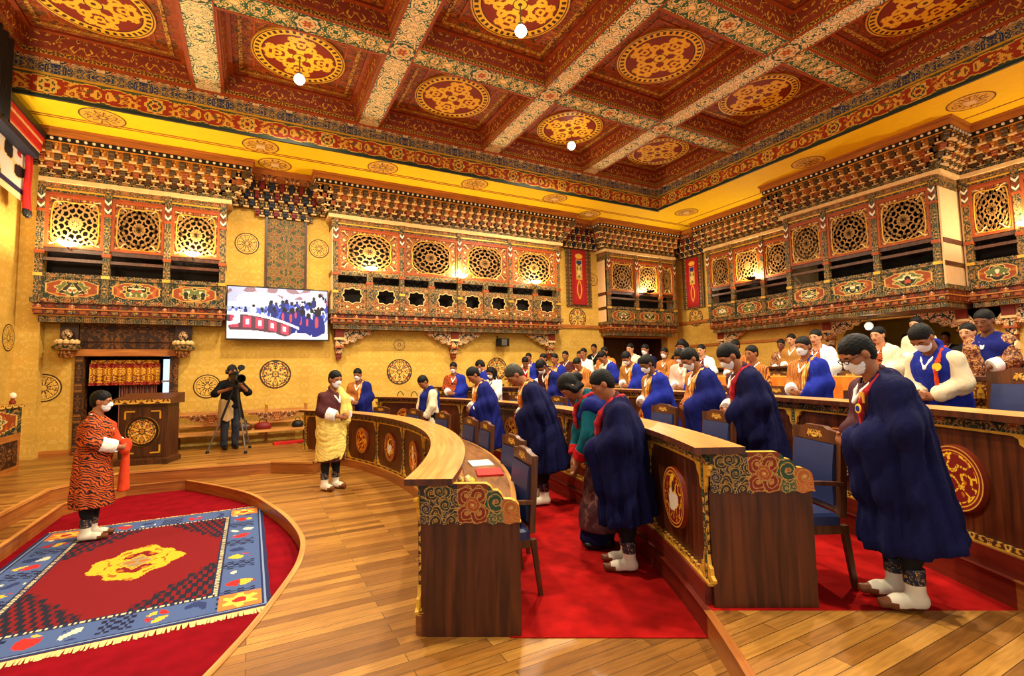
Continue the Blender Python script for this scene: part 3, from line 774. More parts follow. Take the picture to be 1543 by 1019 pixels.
def bracket(mb, x, z, y, w, h, d, body, lip):
    """one carved bracket block: curved nose, light lip under it; grows out towards -y from y"""
    prof = [(0, 0), (d * .55, 0), (d * .78, h * .22), (d * .80, h * .5), (d, h * .62), (d, h), (0, h)]
    mb.prism([(p[0], p[1]) for p in prof], (x - w / 2, y, z), (0, -1, 0), (0, 0, 1), w, body)
    mb.box(x - w / 2 - .012, x + w / 2 + .012, y - d * .64, y, z - .022, z + .008, lip)
    mb.box(x - w * .34, x + w * .34, y - d - .008, y - d + .002, z + h * .66, z + h * .90, 'trim_gold')
    mb.box(x - w * .12, x + w * .12, y - d * .8 - .01, y - d * .6, z + h * .18, z + h * .5, lip)
def bracket_run(mb, x0, x1, z, y, h, d, step, ph, cols, board, lip='cream'):
    mb.box(x0, x1, y, y + .3, z, z + h + .02, board)
    n = max(1, int(round((x1 - x0) / step)))
    for i in range(n):
        x = x0 + (i + ph) * (x1 - x0) / n
        if x < x0 + .03 or x > x1 - .03: continue
        bracket(mb, x, z + .02, y, step * .44, h - .03, d, cols[i % len(cols)], lip)
def cornice(parent, W, depth, lo, ro):
    """stepped cornice on a balcony of width W: fascia, dentils, tiers of brackets; lo, ro = overhang past the ends"""
    f = MB()
    oh = .35
    f.box(-lo, W + ro, -oh, depth, 6.24, ZS - .004, 'wood_fascia'); f.box(-lo - .03 * (lo > 0), W + ro + .03 * (ro > 0), -oh - .03, depth, 6.35, ZS - .002, 'wood_fascia')
    c = f.build('cornice', parent)
    dn = MB(); dn.box(-lo * .9, W + ro * .9, -oh + .03, depth, 6.155, 6.24, 'black'); dn.box(-lo * .88, W + ro * .88, -oh + .05, depth, 6.135, 6.155, 'bracket_orange')
    n = int((W + lo + ro) / .125)
    for i in range(n):
        x = -lo + .05 + (i + .5) * (W + lo + ro - .1) / n; dn.prism(circle(.026, 8), (x, -oh + .03, 6.197), (1, 0, 0), (0, 0, 1), .02, 'white_paint')
    for fl, xx, sg in ((lo, -lo * .9, -1), (ro, W + ro * .9, 1)):
        if fl:
            for i in range(int((depth + oh) / .125)):
                y = -oh + .09 + i * .125; dn.box(xx - (.02 if sg < 0 else 0), xx + (.02 if sg > 0 else 0), y - .024, y + .024, 6.173, 6.221, 'white_paint')
    dn.build('dentil_row', c)
    tiers = [(5.965, .165, .20, .11, .0, ['bracket_dark'], 'bracket_orange', .80), (5.83, .13, .12, .09, .5, ['bracket_brown', 'bracket_dark'], 'bracket_orange', .60), (5.70, .13, .05, .09, 0., ['bracket_dark', 'bracket_brown'], 'bracket_brown', .40), (5.595, .105, -.02, .08, .5, ['ornate_green', 'bracket_dark'], 'ornate_red', .24)]
    for z, h, yo, d, ph, cols, board, fr_ in tiers:
        mb = MB(); x0, x1 = -lo * fr_, W + ro * fr_
        bracket_run(mb, x0, x1, z, -yo, h, d, .225, ph + .25, cols, board)
        for fl, xx, sg in ((lo, x0, -1), (ro, x1, 1)):
            if fl:
                s = MB(); L = depth + yo; bracket_run(s, 0, L, z, 0, h, d * .8, .2, .5, cols, board)
                M_ = Matrix.Translation((xx, depth if sg < 0 else -yo, 0)) @ Matrix.Rotation(-PI / 2 if sg < 0 else PI / 2, 4, 'Z')
                mb.add(s, M_)
                q = MB(); bracket(q, 0, z + .02, 0, .1, h - .03, d * 1.35, cols[0], 'cream')      # the corner block stands diagonally
                mb.add(q, Matrix.Translation((xx - sg * .02, -yo + .02, 0)) @ Matrix.Rotation(sg * PI / 4, 4, 'Z'))
        mb.build('bracket_tier', c)
    st = MB(); st.box(-lo * .2, W + ro * .2, -.05, depth, 5.52, 5.60, 'ornate_green'); st.box(-lo * .2, W + ro * .2, -.09, depth, 5.44, 5.52, 'cream'); st.build('cream_moulding', c)
    return c
def corbel(parent, x, depth, left, right, z1=2.77, z0=2.05, wing=.72):
    mb = MB(); z = z1
    for w, h, dz, m in [(.20, .20, .24, 'red_lacquer'), (.24, .05, .24, 'cream'), (.18, .16, .2, 'carved_cream'), (.22, .04, .22, 'red_orange'), (.16, .13, .16, 'carved_cream'), (.12, .1, .12, 'red_lacquer')]:
        mb.box(x - w / 2, x + w / 2, depth - .02 - dz, depth + (.0), z - h, z, m); z -= h
    mb.prism([(-.07, 0), (.07, 0), (.03, -.06), (-.03, -.06)], (x, depth - .02, z), (1, 0, 0), (0, 0, 1), .1, 'red_lacquer')
    o = mb.build('corbel', parent)
    for s, on in ((-1, left), (1, right)):
        if not on: continue
        w = MB(); P = [(0, 0)]
        P = [(.0, 0), (wing, 0), (wing * .98, -.05), (wing * .90, -.07), (wing * .84, -.13), (wing * .7, -.13), (wing * .62, -.22), (wing * .45, -.22), (wing * .36, -.32), (wing * .18, -.30), (.10, -.36), (0, -.34)]
        if s < 0: P = [(-p[0], p[1]) for p in P][::-1]
        w.prism(P, (x + s * .1, depth - .12, z1), (1, 0, 0), (0, 0, 1), .09, 'carved_cream', 'gold')
        w.build('wing_bracket', o)
def balcony(label, loc, rot, W, posts, style, seeds, lo=.4, ro=.4, depth=.45, corbels=(), kind='square', sides=(True, True)):
    t = thing('carved_balcony', label, 'balcony', loc, rot, 'carved balconies round the hall')
    cornice(t, W, depth, lo, ro)
    mb = MB(); mb.box(0, W, -.02, depth, 5.22, 5.44, 'ornate_green'); mb.box(0, W, -.035, 0, 5.30, 5.33, 'gold'); mb.box(0, W, -.035, 0, 5.22, 5.25, 'red_orange'); mb.build('top_band', t)
    b = MB(); b.box(.02, W - .02, depth - .06, depth, 3.1, 5.3, 'interior_shade'); b.box(.02, W - .02, .05, depth - .06, 5.2, 5.22, 'interior_shade')  # dark boards paint the gallery's shade so the lattice gaps look dark
    for fl, x in zip(sides, (0, W)):
        if fl:
            b.box(x - (.0 if x == 0 else .03), x + (.03 if x == 0 else 0), .0, depth, 3.1, 5.3, 'beige_panel')
            sx = -.012 if x == 0 else .0
            for z0, z1, m in ((4.06, 4.16, 'wood_chair'), (3.60, 3.69, 'wood_chair'), (5.20, 5.46, 'ornate_green'), (3.1, 3.2, 'ornate_red')): b.box(x + sx, x + sx + .012, .0, depth, z0, z1, m)
    b.build('back_wall', t)
    for x in posts:
        p = MB(); w = .055
        p.box(x - w, x + w, -.06, .06, 3.15, 5.44, 'ornate_green')
        for z, h, m in [(4.05, .07, 'red_orange'), (3.62, .06, 'gold'), (4.86, .05, 'red_orange')]: p.box(x - w - .012, x + w + .012, -.075, .06, z, z + h, m)
        for q in range(3):                      # chevrons near the head of the post
            z = 5.16 - q * .085
            for s in (-1, 1):
                p.face([(x, -.066, z - .07), (x + s * w, -.066, z), (x + s * w, -.066, z + .05), (x, -.066, z - .02)][::s], 'white_paint' if q % 2 == 0 else 'red_lacquer')
        p.build('post', t)
    for i, (x0, x1) in enumerate(zip(posts[:-1], posts[1:])):
        w = x1 - x0 - .11; cx = (x0 + x1) / 2
        fm, lm = lattice_mesh(w, 1.03, kind)
        f = link('lattice_panel', fm, t, (cx, 0, 4.70)); link('lattice', lm, f, (0, 0, 0))
        if style == 'rails':
            r = MB(); r.box(x0 + .055, x1 - .055, -.02, .05, 4.10, 4.185, 'wood_dark'); r.box(x0 + .055, x1 - .055, -.03, .05, 3.93, 3.99, 'wood_chair'); r.box(x0 + .055, x1 - .055, -.045, .06, 3.61, 3.69, 'ornate_green'); r.build('rail', t)
            link('parapet_panel', parapet_mesh(w, .40, seeds[i % len(seeds)]), t, (cx, -.01, 3.41))
        else:
            r = MB(); r.box(x0 + .055, x1 - .055, -.03, .05, 4.06, 4.185, 'ornate_green'); r.build('rail', t)
            r = MB(); r.box(cx - .07, cx + .07, -.05, .05, 3.2, 4.06, 'ornate_green'); r.box(cx - .085, cx + .085, -.06, .05, 3.86, 3.92, 'red_orange'); r.build('short_post', t)
            for a, b2 in ((x0 + .055, cx - .07), (cx + .07, x1 - .055)):
                wb = MB(); window_board(wb, a, b2, 3.2, 3.88); wb.build('window_board', t)
    q = MB(); q.box(-.04, W + .04, -.07, depth, 3.12, 3.21, 'ornate_green')
    for i in range(int(W / .35)):
        x = .17 + i * .35; q.box(x - .06, x + .06, -.078, -.07, 3.135, 3.195, 'ornate_red')
    q.build('floor_band', t)
    q = MB(); q.box(-.01, W + .01, -.01, depth, 2.9, 3.12, 'bracket_row_paint'); q.box(-.03, W + .03, -.05, depth, 2.995, 3.02, 'wood_fascia')
    n = int(W / .16)
    for i in range(n):
        x = (i + .5) * W / n
        q.prism([(-.045, 0), (.045, 0), (.03, .05), (0, .07), (-.03, .05)], (x, -.008, 3.028), (1, 0, 0), (0, 0, 1), .03, ('carved_cream', 'red_lacquer', 'bracket_dark')[i % 3])
        q.box(x - .05, x + .05, -.035, -.01, 2.92, 2.985, ('bracket_brown', 'ornate_green')[i % 2])
    q.build('bracket_row', t)
    q = MB(); q.box(.05, W - .05, .06, depth, 2.77, 2.9, 'ornate_green'); q.box(.03, W - .03, .03, depth, 2.885, 2.905, 'gold'); q.build('base_band', t)
    for x, l, r in corbels: corbel(t, x, depth, l, r)
    return t
def sconce(label, loc, rot, power, dark=False):
    t = thing('wall_sconce', label, 'sconce', loc, rot, 'bowl lamps in front of the lattices')
    mb = MB(); mb.lathe([(.0, -.075), (.06, -.068), (.115, -.04), (.145, 0), (.14, .004), (.10, -.03), (0, -.05)], 'black' if dark else 'sconce_glow', 24); mb.build('bowl', t, True)
    mb = MB(); mb.tube([(0, .0, -.06), (0, .12, -.10), (0, .22, -.06)], .014, 'grey_metal', 6); mb.build('bracket_arm', t)
    v = Matrix.Rotation(rot, 3, 'Z') @ Vector((0, .03, .06)) + Vector(loc)
    lamp('sconce_light', 'POINT', v, power, (1, .84, .58), .05)
BF = NY - .45
balcony('carved balcony above the door, three square lattices with painted parapet', (-3.6, BF, 0), 0, 3.07, [.055, 1.05, 2.03, 3.015], 'rails', [3, 12, 5], lo=.0, ro=.5, corbels=())
balcony('long carved balcony right of the screen, eight cusped openings below four lattices', (1.66, BF, 0), 0, 6.5, [.08, 1.68, 3.25, 4.8, 6.42], 'windows', [1], lo=.45, ro=.45, corbels=[(.22, False, True), (3.2, True, True), (6.3, True, False)], kind='round')
balcony('small carved balcony in the far corner, three narrow lattices', (9.95, BF, 0), 0, 3.0, [.055, 1.22, 2.28, 2.94], 'rails', [7, 4, 9], lo=.5, ro=.0)
E_ROT = -PI / 2
balcony('carved balcony on the right wall beside the corner hanging', (EX - .5, 10.75, 0), E_ROT, 3.15, [.055, .92, 1.92, 2.85], 'rails', [6, 2, 8], lo=.3, ro=.0, depth=.5, corbels=[(.15, False, True)])
balcony('deep carved balcony jutting from the right wall, three unlit lattices', (EX - 1.35, 7.58, 0), E_ROT, 3.2, [.055, .98, 2.03, 3.1], 'rails', [11, 13, 14], lo=.4, ro=.4, depth=1.35, corbels=[(.25, False, True), (3.0, True, True)])
balcony('carved balcony at the right edge beyond the pale side panel', (EX - .5, 4.36, 0), E_ROT, 3.0, [.1, .86, 1.75, 2.9], 'rails', [15, 3, 8], lo=.0, ro=.4, depth=.5, corbels=[(.5, True, True)])
SY = BF - .22
for x, lab in [(-3.1, 'left bowl lamp on the balcony above the door'), (-1.12, 'right bowl lamp on the balcony above the door'), (2.55, 'first bowl lamp on the long balcony, nearest the screen'), (4.91, 'middle bowl lamp on the long balcony, before a post'), (7.2, 'last bowl lamp on the long balcony, by the red hanging')]:
    sconce('glowing ' + lab, (x, SY, 4.25), 0, 62)
sconce('unlit-looking dark bowl lamp on the small corner balcony', (11.6, SY, 4.25), 0, 80, True)
sconce('dark bowl lamp before the bright lattice on the right wall', (EX - .72, 9.07, 4.25), E_ROT, 80, True)
sconce('bowl lamp at the right edge of the picture', (EX - .72, 3.35, 4.25), E_ROT, 62, False)
for y_, w_ in ((5.6, 'nearest the camera'), (7.4, 'middle one'), (9.2, 'nearest the banner')): sconce('bowl lamp on the left wall beyond the picture edge, %s' % w_, (WX + .24, y_, 4.25), PI / 2, 130)  # lamps out of view, added to lift the light on the ceiling
# recessed bracket courses between the balconies
def recess_cornice(label, loc, rot, W, zbot, wings):
    t = thing('recessed_cornice', label, 'cornice', loc, rot, 'recessed cornices between the balconies')
    mb = MB(); mb.box(0, W, -.42, 0, 6.12, 6.30, 'ornate_red'); mb.box(0, W, -.44, 0, 6.26, ZS - .004, 'wood_fascia'); mb.build('fascia', t)
    rows = [(5.92, .2, .26, 0), (5.72, .2, .18, 1), (5.54, .18, .10, 0)]
    if wings:      # lower courses in the middle, above the carved board
        m = MB(); bracket_run(m, W * .26, W * .82, 5.37, -.06, .16, .09, .2, .25, ['red_deep', 'blue_dark'], 'brocade_dark'); m.build('lower_tier', t)
    for k, (z, h, y, ph) in enumerate(rows):
        m = MB(); bracket_run(m, 0, W, z, -y, h, .1, .2, .25 + .5 * ph, (['blue_dark', 'red_deep'], ['red_deep', 'blue_dark'], ['blue_dark', 'ornate_green'])[k], 'brocade_dark'); m.build('bracket_tier', t)
    return t
recess_cornice('blue and red bracket courses above the television', (-.42, NY, 0), 0, 2.06, 5.4, True)
recess_cornice('blue and red bracket courses above the red hanging on the TV wall', (8.2, NY, 0), 0, 1.72, 5.4, False)
recess_cornice('bracket courses above the red hanging in the right wall corner', (EX, 12.4, 0), E_ROT, 1.6, 5.4, False)

# ---------------------------------------------------------------- desks in arcs
wood('wood_top', (92, 54, 22), (150, 98, 46), 1.6, (2, 18, 1), .35, 'UV')
def sector(mb, R0, R1, z0, z1, a0, a1, m, n=None, mt=None, uvs=1.0):
    n = n or max(2, int(abs(a1 - a0) / 1.2)); mt = mt or {}
    A = [a0 + (a1 - a0) * i / n for i in range(n + 1)]
    for a, b in zip(A[:-1], A[1:]):
        l0, l1 = rad(a) * R0, rad(b) * R0
        mb.face([pol(R0, a, z1), pol(R1, a, z1), pol(R1, b, z1), pol(R0, b, z1)], mt.get('u', m), [(l0, 0), (l0, R1 - R0), (l1, R1 - R0), (l1, 0)])
        mb.face([pol(R0, a, z0), pol(R0, b, z0), pol(R1, b, z0), pol(R1, a, z0)], mt.get('d', m), [(l0, 0), (l1, 0), (l1, R1 - R0), (l0, R1 - R0)])
        mb.face([pol(R0, b, z0), pol(R0, a, z0), pol(R0, a, z1), pol(R0, b, z1)], mt.get('i', m), [(l1, z0), (l0, z0), (l0, z1), (l1, z1)])
        mb.face([pol(R1, a, z0), pol(R1, b, z0), pol(R1, b, z1), pol(R1, a, z1)], mt.get('o', m), [(l0, z0), (l1, z0), (l1, z1), (l0, z1)])
    for a, s in ((a0, 1), (a1, -1)):
        q = [pol(R0, a, z0), pol(R1, a, z0), pol(R1, a, z1), pol(R0, a, z1)][::s]
        mb.face(q, mt.get('e', m), [(0, z0), (R1 - R0, z0), (R1 - R0, z1), (0, z1)][::s])
def emblem_art(seed):
    def fn(x, y):
        r = np.hypot(x, y); C = art(x.shape, (120, 22, 12)); s = swirl(x, y, seed, 11.0); s2 = swirl(np.abs(x), y, seed + 50, 9.0)
        put(C, (s2 > .9) & (r < .8), (196, 96, 24)); put(C, (np.abs(s) < .30) & (r < .82), (240, 184, 40)); put(C, (np.abs(s) < .07) & (r < .82), (150, 84, 16))
        a = np.arctan2(y, x)
        if seed % 3 == 0:
            put(C, (np.hypot(x / .46, (y + .10) / .36) < 1 + .14 * np.sin(3 * a + 1.2) + .05 * np.sin(8 * a)), (226, 196, 150)); put(C, (np.hypot(x / .42, (y + .10) / .32) < 1 + .14 * np.sin(3 * a + 1.2) + .05 * np.sin(8 * a)), (226, 214, 190)); put(C, (np.hypot((x - .04) / .26, (y - .46) / .34) < 1) & (s > -.5), (240, 190, 50)); put(C, (np.hypot((x - .02) / .1, (y - .36) / .2) < 1), (70, 40, 26))
        if seed % 3 == 1:
            put(C, (np.hypot(x / .22, (y - .3) / .40) < 1 + .12 * np.sin(5 * a)), (232, 214, 180)); put(C, (np.hypot(x / .12, (y - .3) / .2) < 1), (200, 150, 90)); put(C, (np.hypot(x / .28, (y + .42) / .26) < 1 + .15 * np.sin(6 * a)), (232, 214, 180)); put(C, (np.hypot(x / .2, (y + .40) / .2) < 1 + .2 * np.sin(6 * a)), (206, 100, 50))
        put(C, (r > .84) & (r < .90), (222, 160, 50)); put(C, r > .9, (120, 30, 14)); put(C, r > .975, (206, 150, 60))
        return C
    return fn
def end_art(u, v):
    w = np.abs(u).max() * 2; h = np.abs(v).max() * 2; x = u / w + .5; y = v / h
    C = art(u.shape, (46, 40, 36)); line = (176, 134, 66)
    def curl(cx_, cy_, r_, fill, inner, n=5, ph=0.):
        d = np.hypot((x - cx_) * w / h, y - cy_); a = np.arctan2(y - cy_, (x - cx_) * w / h); q = d / r_; k = q / (1 + .10 * np.cos(n * a + ph))
        put(C, k < 1.0, line); put(C, k < .90, fill)
        sp = (q * 2.3 - a / (2 * PI) + ph) % 1; put(C, (k < .90) & (q > .2) & (sp < .22), line); put(C, q < .22, line); put(C, q < .14, inner)
    put(C, x > .37, (120, 46, 20)); put(C, (x > .68) & (x <= .84), (50, 74, 50)); put(C, x > .84, (176, 90, 36))
    rs = np.random.RandomState(5)
    for k in range(26): curl(.02 + .36 * rs.rand(), -.45 + .9 * rs.rand(), .10 + .11 * rs.rand(), [(44, 40, 40), (48, 50, 60), (52, 44, 34), (40, 52, 46)][k % 4], (120, 70, 40), 4 + k % 3, rs.rand() * 6)
    for cx_, cy_ in [(.46, .2), (.59, .2), (.46, -.24), (.59, -.24)]: curl(cx_, cy_, .25, (124, 38, 20), (190, 110, 50), 5, cx_ * 40)
    curl(.525, -.02, .20, (160, 70, 28), (214, 170, 96), 6); curl(.76, .06, .30, (44, 70, 50), (160, 80, 44), 5, 1.); curl(.73, -.36, .14, (60, 84, 60), (160, 110, 50)); curl(.80, -.36, .12, (60, 84, 60), (160, 110, 50)); curl(.91, -.10, .27, (170, 88, 38), (206, 150, 90), 4, 2.); curl(.965, -.32, .16, (186, 90, 40), (120, 60, 30)); curl(.87, -.38, .12, (186, 90, 40), (60, 70, 60))
    return C
def desk(k, label, a0, a1, bays, first, visible_end=True, extra=()):
    R = 7.6 + 1.8 * k; z = TIER * k + (.002 if k else 0)
    t = thing('curved_desk', label, 'desk', (0, 0, 0), 0, 'curved rows of desks')
    mb = MB(); sector(mb, R - .045, R + .10, z, z + .13, a0 + .25, a1 - .25, 'red_deep_wood' if k else 'wood_plinth'); mb.build('plinth', t)
    mb = MB(); sector(mb, R, R + .045, z + .13, z + .93, a0 + .1, a1 - .1, 'wood_desk'); mb.build('front_panel', t)
    mb = MB(); sector(mb, R - .018, R + .01, z + .855, z + .925, a0, a1, 'ornate_green'); sector(mb, R - .022, R, z + .845, z + .86, a0, a1, 'gold'); mb.build('top_border', t)
    mb = MB(); sector(mb, R - .02, R + .01, z + .13, z + .175, a0, a1, 'trim_gold'); sector(mb, R - .03, R, z + .125, z + .14, a0, a1, 'gold'); mb.build('bottom_border', t)
    mb = MB(); sector(mb, R - .095, R + .21, z + .93, z + .972, a0 - .35, a1 + .35, 'wood_ledge', n=64, mt={'i': 'wood_desk', 'e': 'wood_desk', 'o': 'wood_desk'}); mb.build('ledge_top', t)
    mb = MB(); sector(mb, R + .045, R + .60, z + .70, z + .735, a0 + .2, a1 - .2, 'wood_ledge'); sector(mb, R + .20, R + .56, z + .735, z + .75, a0 + 1.2, a1 - 1.2, 'wood_top'); mb.build('worktop', t)
    for a, s in ((a0, 1), (a1, -1)):
        c, s_ = math.cos(rad(a)), math.sin(rad(a)); rd = Vector((c, s_, 0)); tg = Vector((-s_, c, 0)) * s
        o = Vector(pol(R, a, z))
        ux, uy = rd, Vector((0, 0, 1)); nrm = ux.cross(uy)
        dep = .05 if nrm.dot(-tg) > 0 else -.05
        mb = MB()
        P = [(0, 0), (.62, 0), (.62, .705), (0, .705)]
        # a plain board under the carved one
        Q = [o + ux * p[0] + uy * p[1] for p in P]; B = [q + tg * .05 for q in Q]
        fr_ = Q if s > 0 else Q[::-1]; bk = B[::-1] if s > 0 else B
        mb.face(fr_, 'wood_desk'); mb.face(bk, 'wood_desk')
        for i in range(4):
            j = (i + 1) % 4; mb.face([Q[j], Q[i], B[i], B[j]] if s > 0 else [Q[i], Q[j], B[j], B[i]], 'wood_desk')
        e = mb.build('end_panel', t)
        # carved bracket board with stepped cloud outline
        top = [(0.0, .935), (.40, .935)] + [(.40 + .06 * math.sin(q), .875 + .06 * math.cos(q)) for q in (0.3, .8, 1.3)] + [(.47 + .045 * math.cos(q), .845 + .05 * math.sin(q)) for q in (1.9, 1.2, .5)] + [(.535 + .085 * math.cos(q), .79 + .05 * math.sin(q)) for q in (1.7, 1.2, .7, .2)] + [(.625, .74), (.625, .70)]
        low = [(.60, .692), (.5, .70), (.40, .690), (.3, .70), (.2, .690), (.1, .70), (0, .695)]
        pol2 = top + low
        mb = MB()
        nx, nz = 150, 60
        us = np.linspace(0, .63, nx + 1); vs = np.linspace(.685, .935, nz + 1)
        U, V = np.meshgrid((us[:-1] + us[1:]) / 2, (vs[:-1] + vs[1:]) / 2); C = end_art(U - .315, V - .81)
        tx = np.array([p[0] for p in top]); ty = np.array([p[1] for p in top])
        topz = np.interp(us, tx, ty)
        off = -tg * .022
        k_ = mb.mi('paint')
        b0 = len(mb.v)
        for j in range(nz + 1):
            for i in range(nx + 1):
                lowz = .69 + .006 * math.cos(us[i] * 62)
                zz = lowz + (topz[i] - lowz) * j / nz; mb.v.append(tuple(o + ux * us[i] + uy * zz + off))
        for j in range(nz):
            for i in range(nx):
                q = b0 + j * (nx + 1) + i
                # paint is looked up at the true height
                zc = .69 + (topz[i] - .69) * (j + .5) / nz; jj = min(nz - 1, max(0, int((zc - .685) / .25 * nz)))
                f = (q, q + 1, q + nx + 2, q + nx + 1)
                mb.f.append(f if s > 0 else f[::-1]); mb.m.append(k_); mb.c.append(tuple(C[jj, i])); mb.uv.append([(0, 0)] * 4)
        edge = [(us[i], topz[i]) for i in range(nx + 1)]
        for i in range(nx):
            q = [o + ux * edge[i][0] + uy * edge[i][1] + off, o + ux * edge[i + 1][0] + uy * edge[i + 1][1] + off, o + ux * edge[i + 1][0] + uy * edge[i + 1][1] + tg * .03, o + ux * edge[i][0] + uy * edge[i][1] + tg * .03]
            mb.face(q if s > 0 else q[::-1], 'gold')
        p3 = [o + ux * p[0] + uy * p[1] + tg * .03 for p in [(0, .69), (.63, .69), (.63, .72), (.40, .93), (0, .93)]]
        mb.face(p3[::-1] if s > 0 else p3, 'wood_desk')
        mb.build('carved_end_board', t)
    bounds = [b for b in bays]
    for a in bounds:
        mb = MB(); c, s_ = math.cos(rad(a)), math.sin(rad(a)); tg = Vector((-s_, c, 0)); o = Vector(pol(R - .004, a, z)); inw = Vector((-c, -s_, 0))
        def pl(P, m, th=.016): mb.prism(P, o, -tg, (0, 0, 1), th, m)
        pl([(-.03, .17), (.03, .17), (.03, .86), (-.03, .86)], 'trim_gold'); pl([(-.018, .17), (.018, .17), (.018, .86), (-.018, .86)], 'ornate_green', .02)
        for sg in (-1, 1):
            pl([(sg * x, y) for x, y in [(.03, .86), (.03, .70), (.05, .73), (.055, .78), (.09, .80), (.095, .83), (.13, .845), (.13, .86)]][::sg], 'gold', .022)
            pl([(sg * x, y) for x, y in [(.03, .17), (.12, .17), (.12, .185), (.08, .20), (.075, .24), (.045, .25), (.03, .31)]][::sg], 'gold', .022)
        mb.build('carved_strip', t)
    for i, (a, b) in enumerate(zip(bounds[:-1], bounds[1:])):
        m_ = (a + b) / 2; mb = MB(); c, s_ = math.cos(rad(m_)), math.sin(rad(m_)); tg = Vector((-s_, c, 0))
        disc(mb, Vector(pol(R - .034, m_, z + .51)), -tg, (0, 0, 1), .215, 26, 72, emblem_art(first + i * 2))
        n = 48; o1 = Vector(pol(R - .034, m_, z + .51)); o2 = Vector(pol(R + .005, m_, z + .51))
        for q in range(n):
            t0, t1 = 2 * PI * q / n, 2 * PI * (q + 1) / n; P = lambda o, tt, r_: o - tg * (r_ * math.cos(tt)) + Vector((0, 0, r_ * math.sin(tt)))
            mb.face([P(o1, t0, .215), P(o2, t0, .225), P(o2, t1, .225), P(o1, t1, .215)], 'red_lacquer')
        mb.build('emblem', t)
    return t
desk(0, 'front curved desk facing the red carpet pit, light wooden ledge on top', -30.3, 30.2, [-30.0, -23.6, -15.1, -6.5, 2.0, 10.6, 19.1, 29.9], 1)
desk(1, 'second curved desk with dark carved end board and white conch emblem', -30.3, 29.2, [-30.0, -23.0, -16.0, -9.0, -2.0, 5.0, 12.0, 19.0, 28.9], 3)
desk(2, 'third curved desk running off the right edge behind the nearest robed man', -34.0, 28.0, [-31.3, -25.6, -19.8, -14.0, -8.2, -2.4, 3.4, 9.2, 15.0, 21.0, 27.7], 5)
desk(3, 'fourth curved desk partly covered by an orange cloth', -24.0, 23.5, [-23.7, -16, -8, 0, 8, 16, 23.2], 2)
desk(4, 'rearmost dark curved desk below the balconies', -20.0, 18.5, [-19.7, -12, -4, 4, 12, 18.2], 4)
# orange cloth on the fourth row of seats
plain('cloth_orange', (232, 122, 26), 0.7, var=0.18, scale=6)
mb = MB(); R3 = 7.6 + 5.4 - .12
n = 70
for i in range(n):
    a, b = -17 + 16.5 * i / n, -17 + 16.5 * (i + 1) / n; z = TIER * 3
    w = lambda q: .012 * math.sin(q * 9) + .006 * math.sin(q * 23)
    p = lambda q, r_, zz: pol(r_ + w(q) * (1 if zz < z + .95 else 0), q, zz)
    for (r0, z0), (r1, z1) in zip([(R3 - .035, z + .62), (R3 - .02, z + .80), (R3 - .012, z + .98), (R3 + .35, z + .985)], [(R3 - .02, z + .80), (R3 - .012, z + .98), (R3 + .35, z + .985), (R3 + .37, z + .9)]):
        mb.face([p(b, r0, z0), p(a, r0, z0), p(a, r1, z1), p(b, r1, z1)], 'cloth_orange')
o = mb.build('desk_cloth', None, True); tag(o, 'long orange cloth draped over the fourth curved desk', 'cloth')

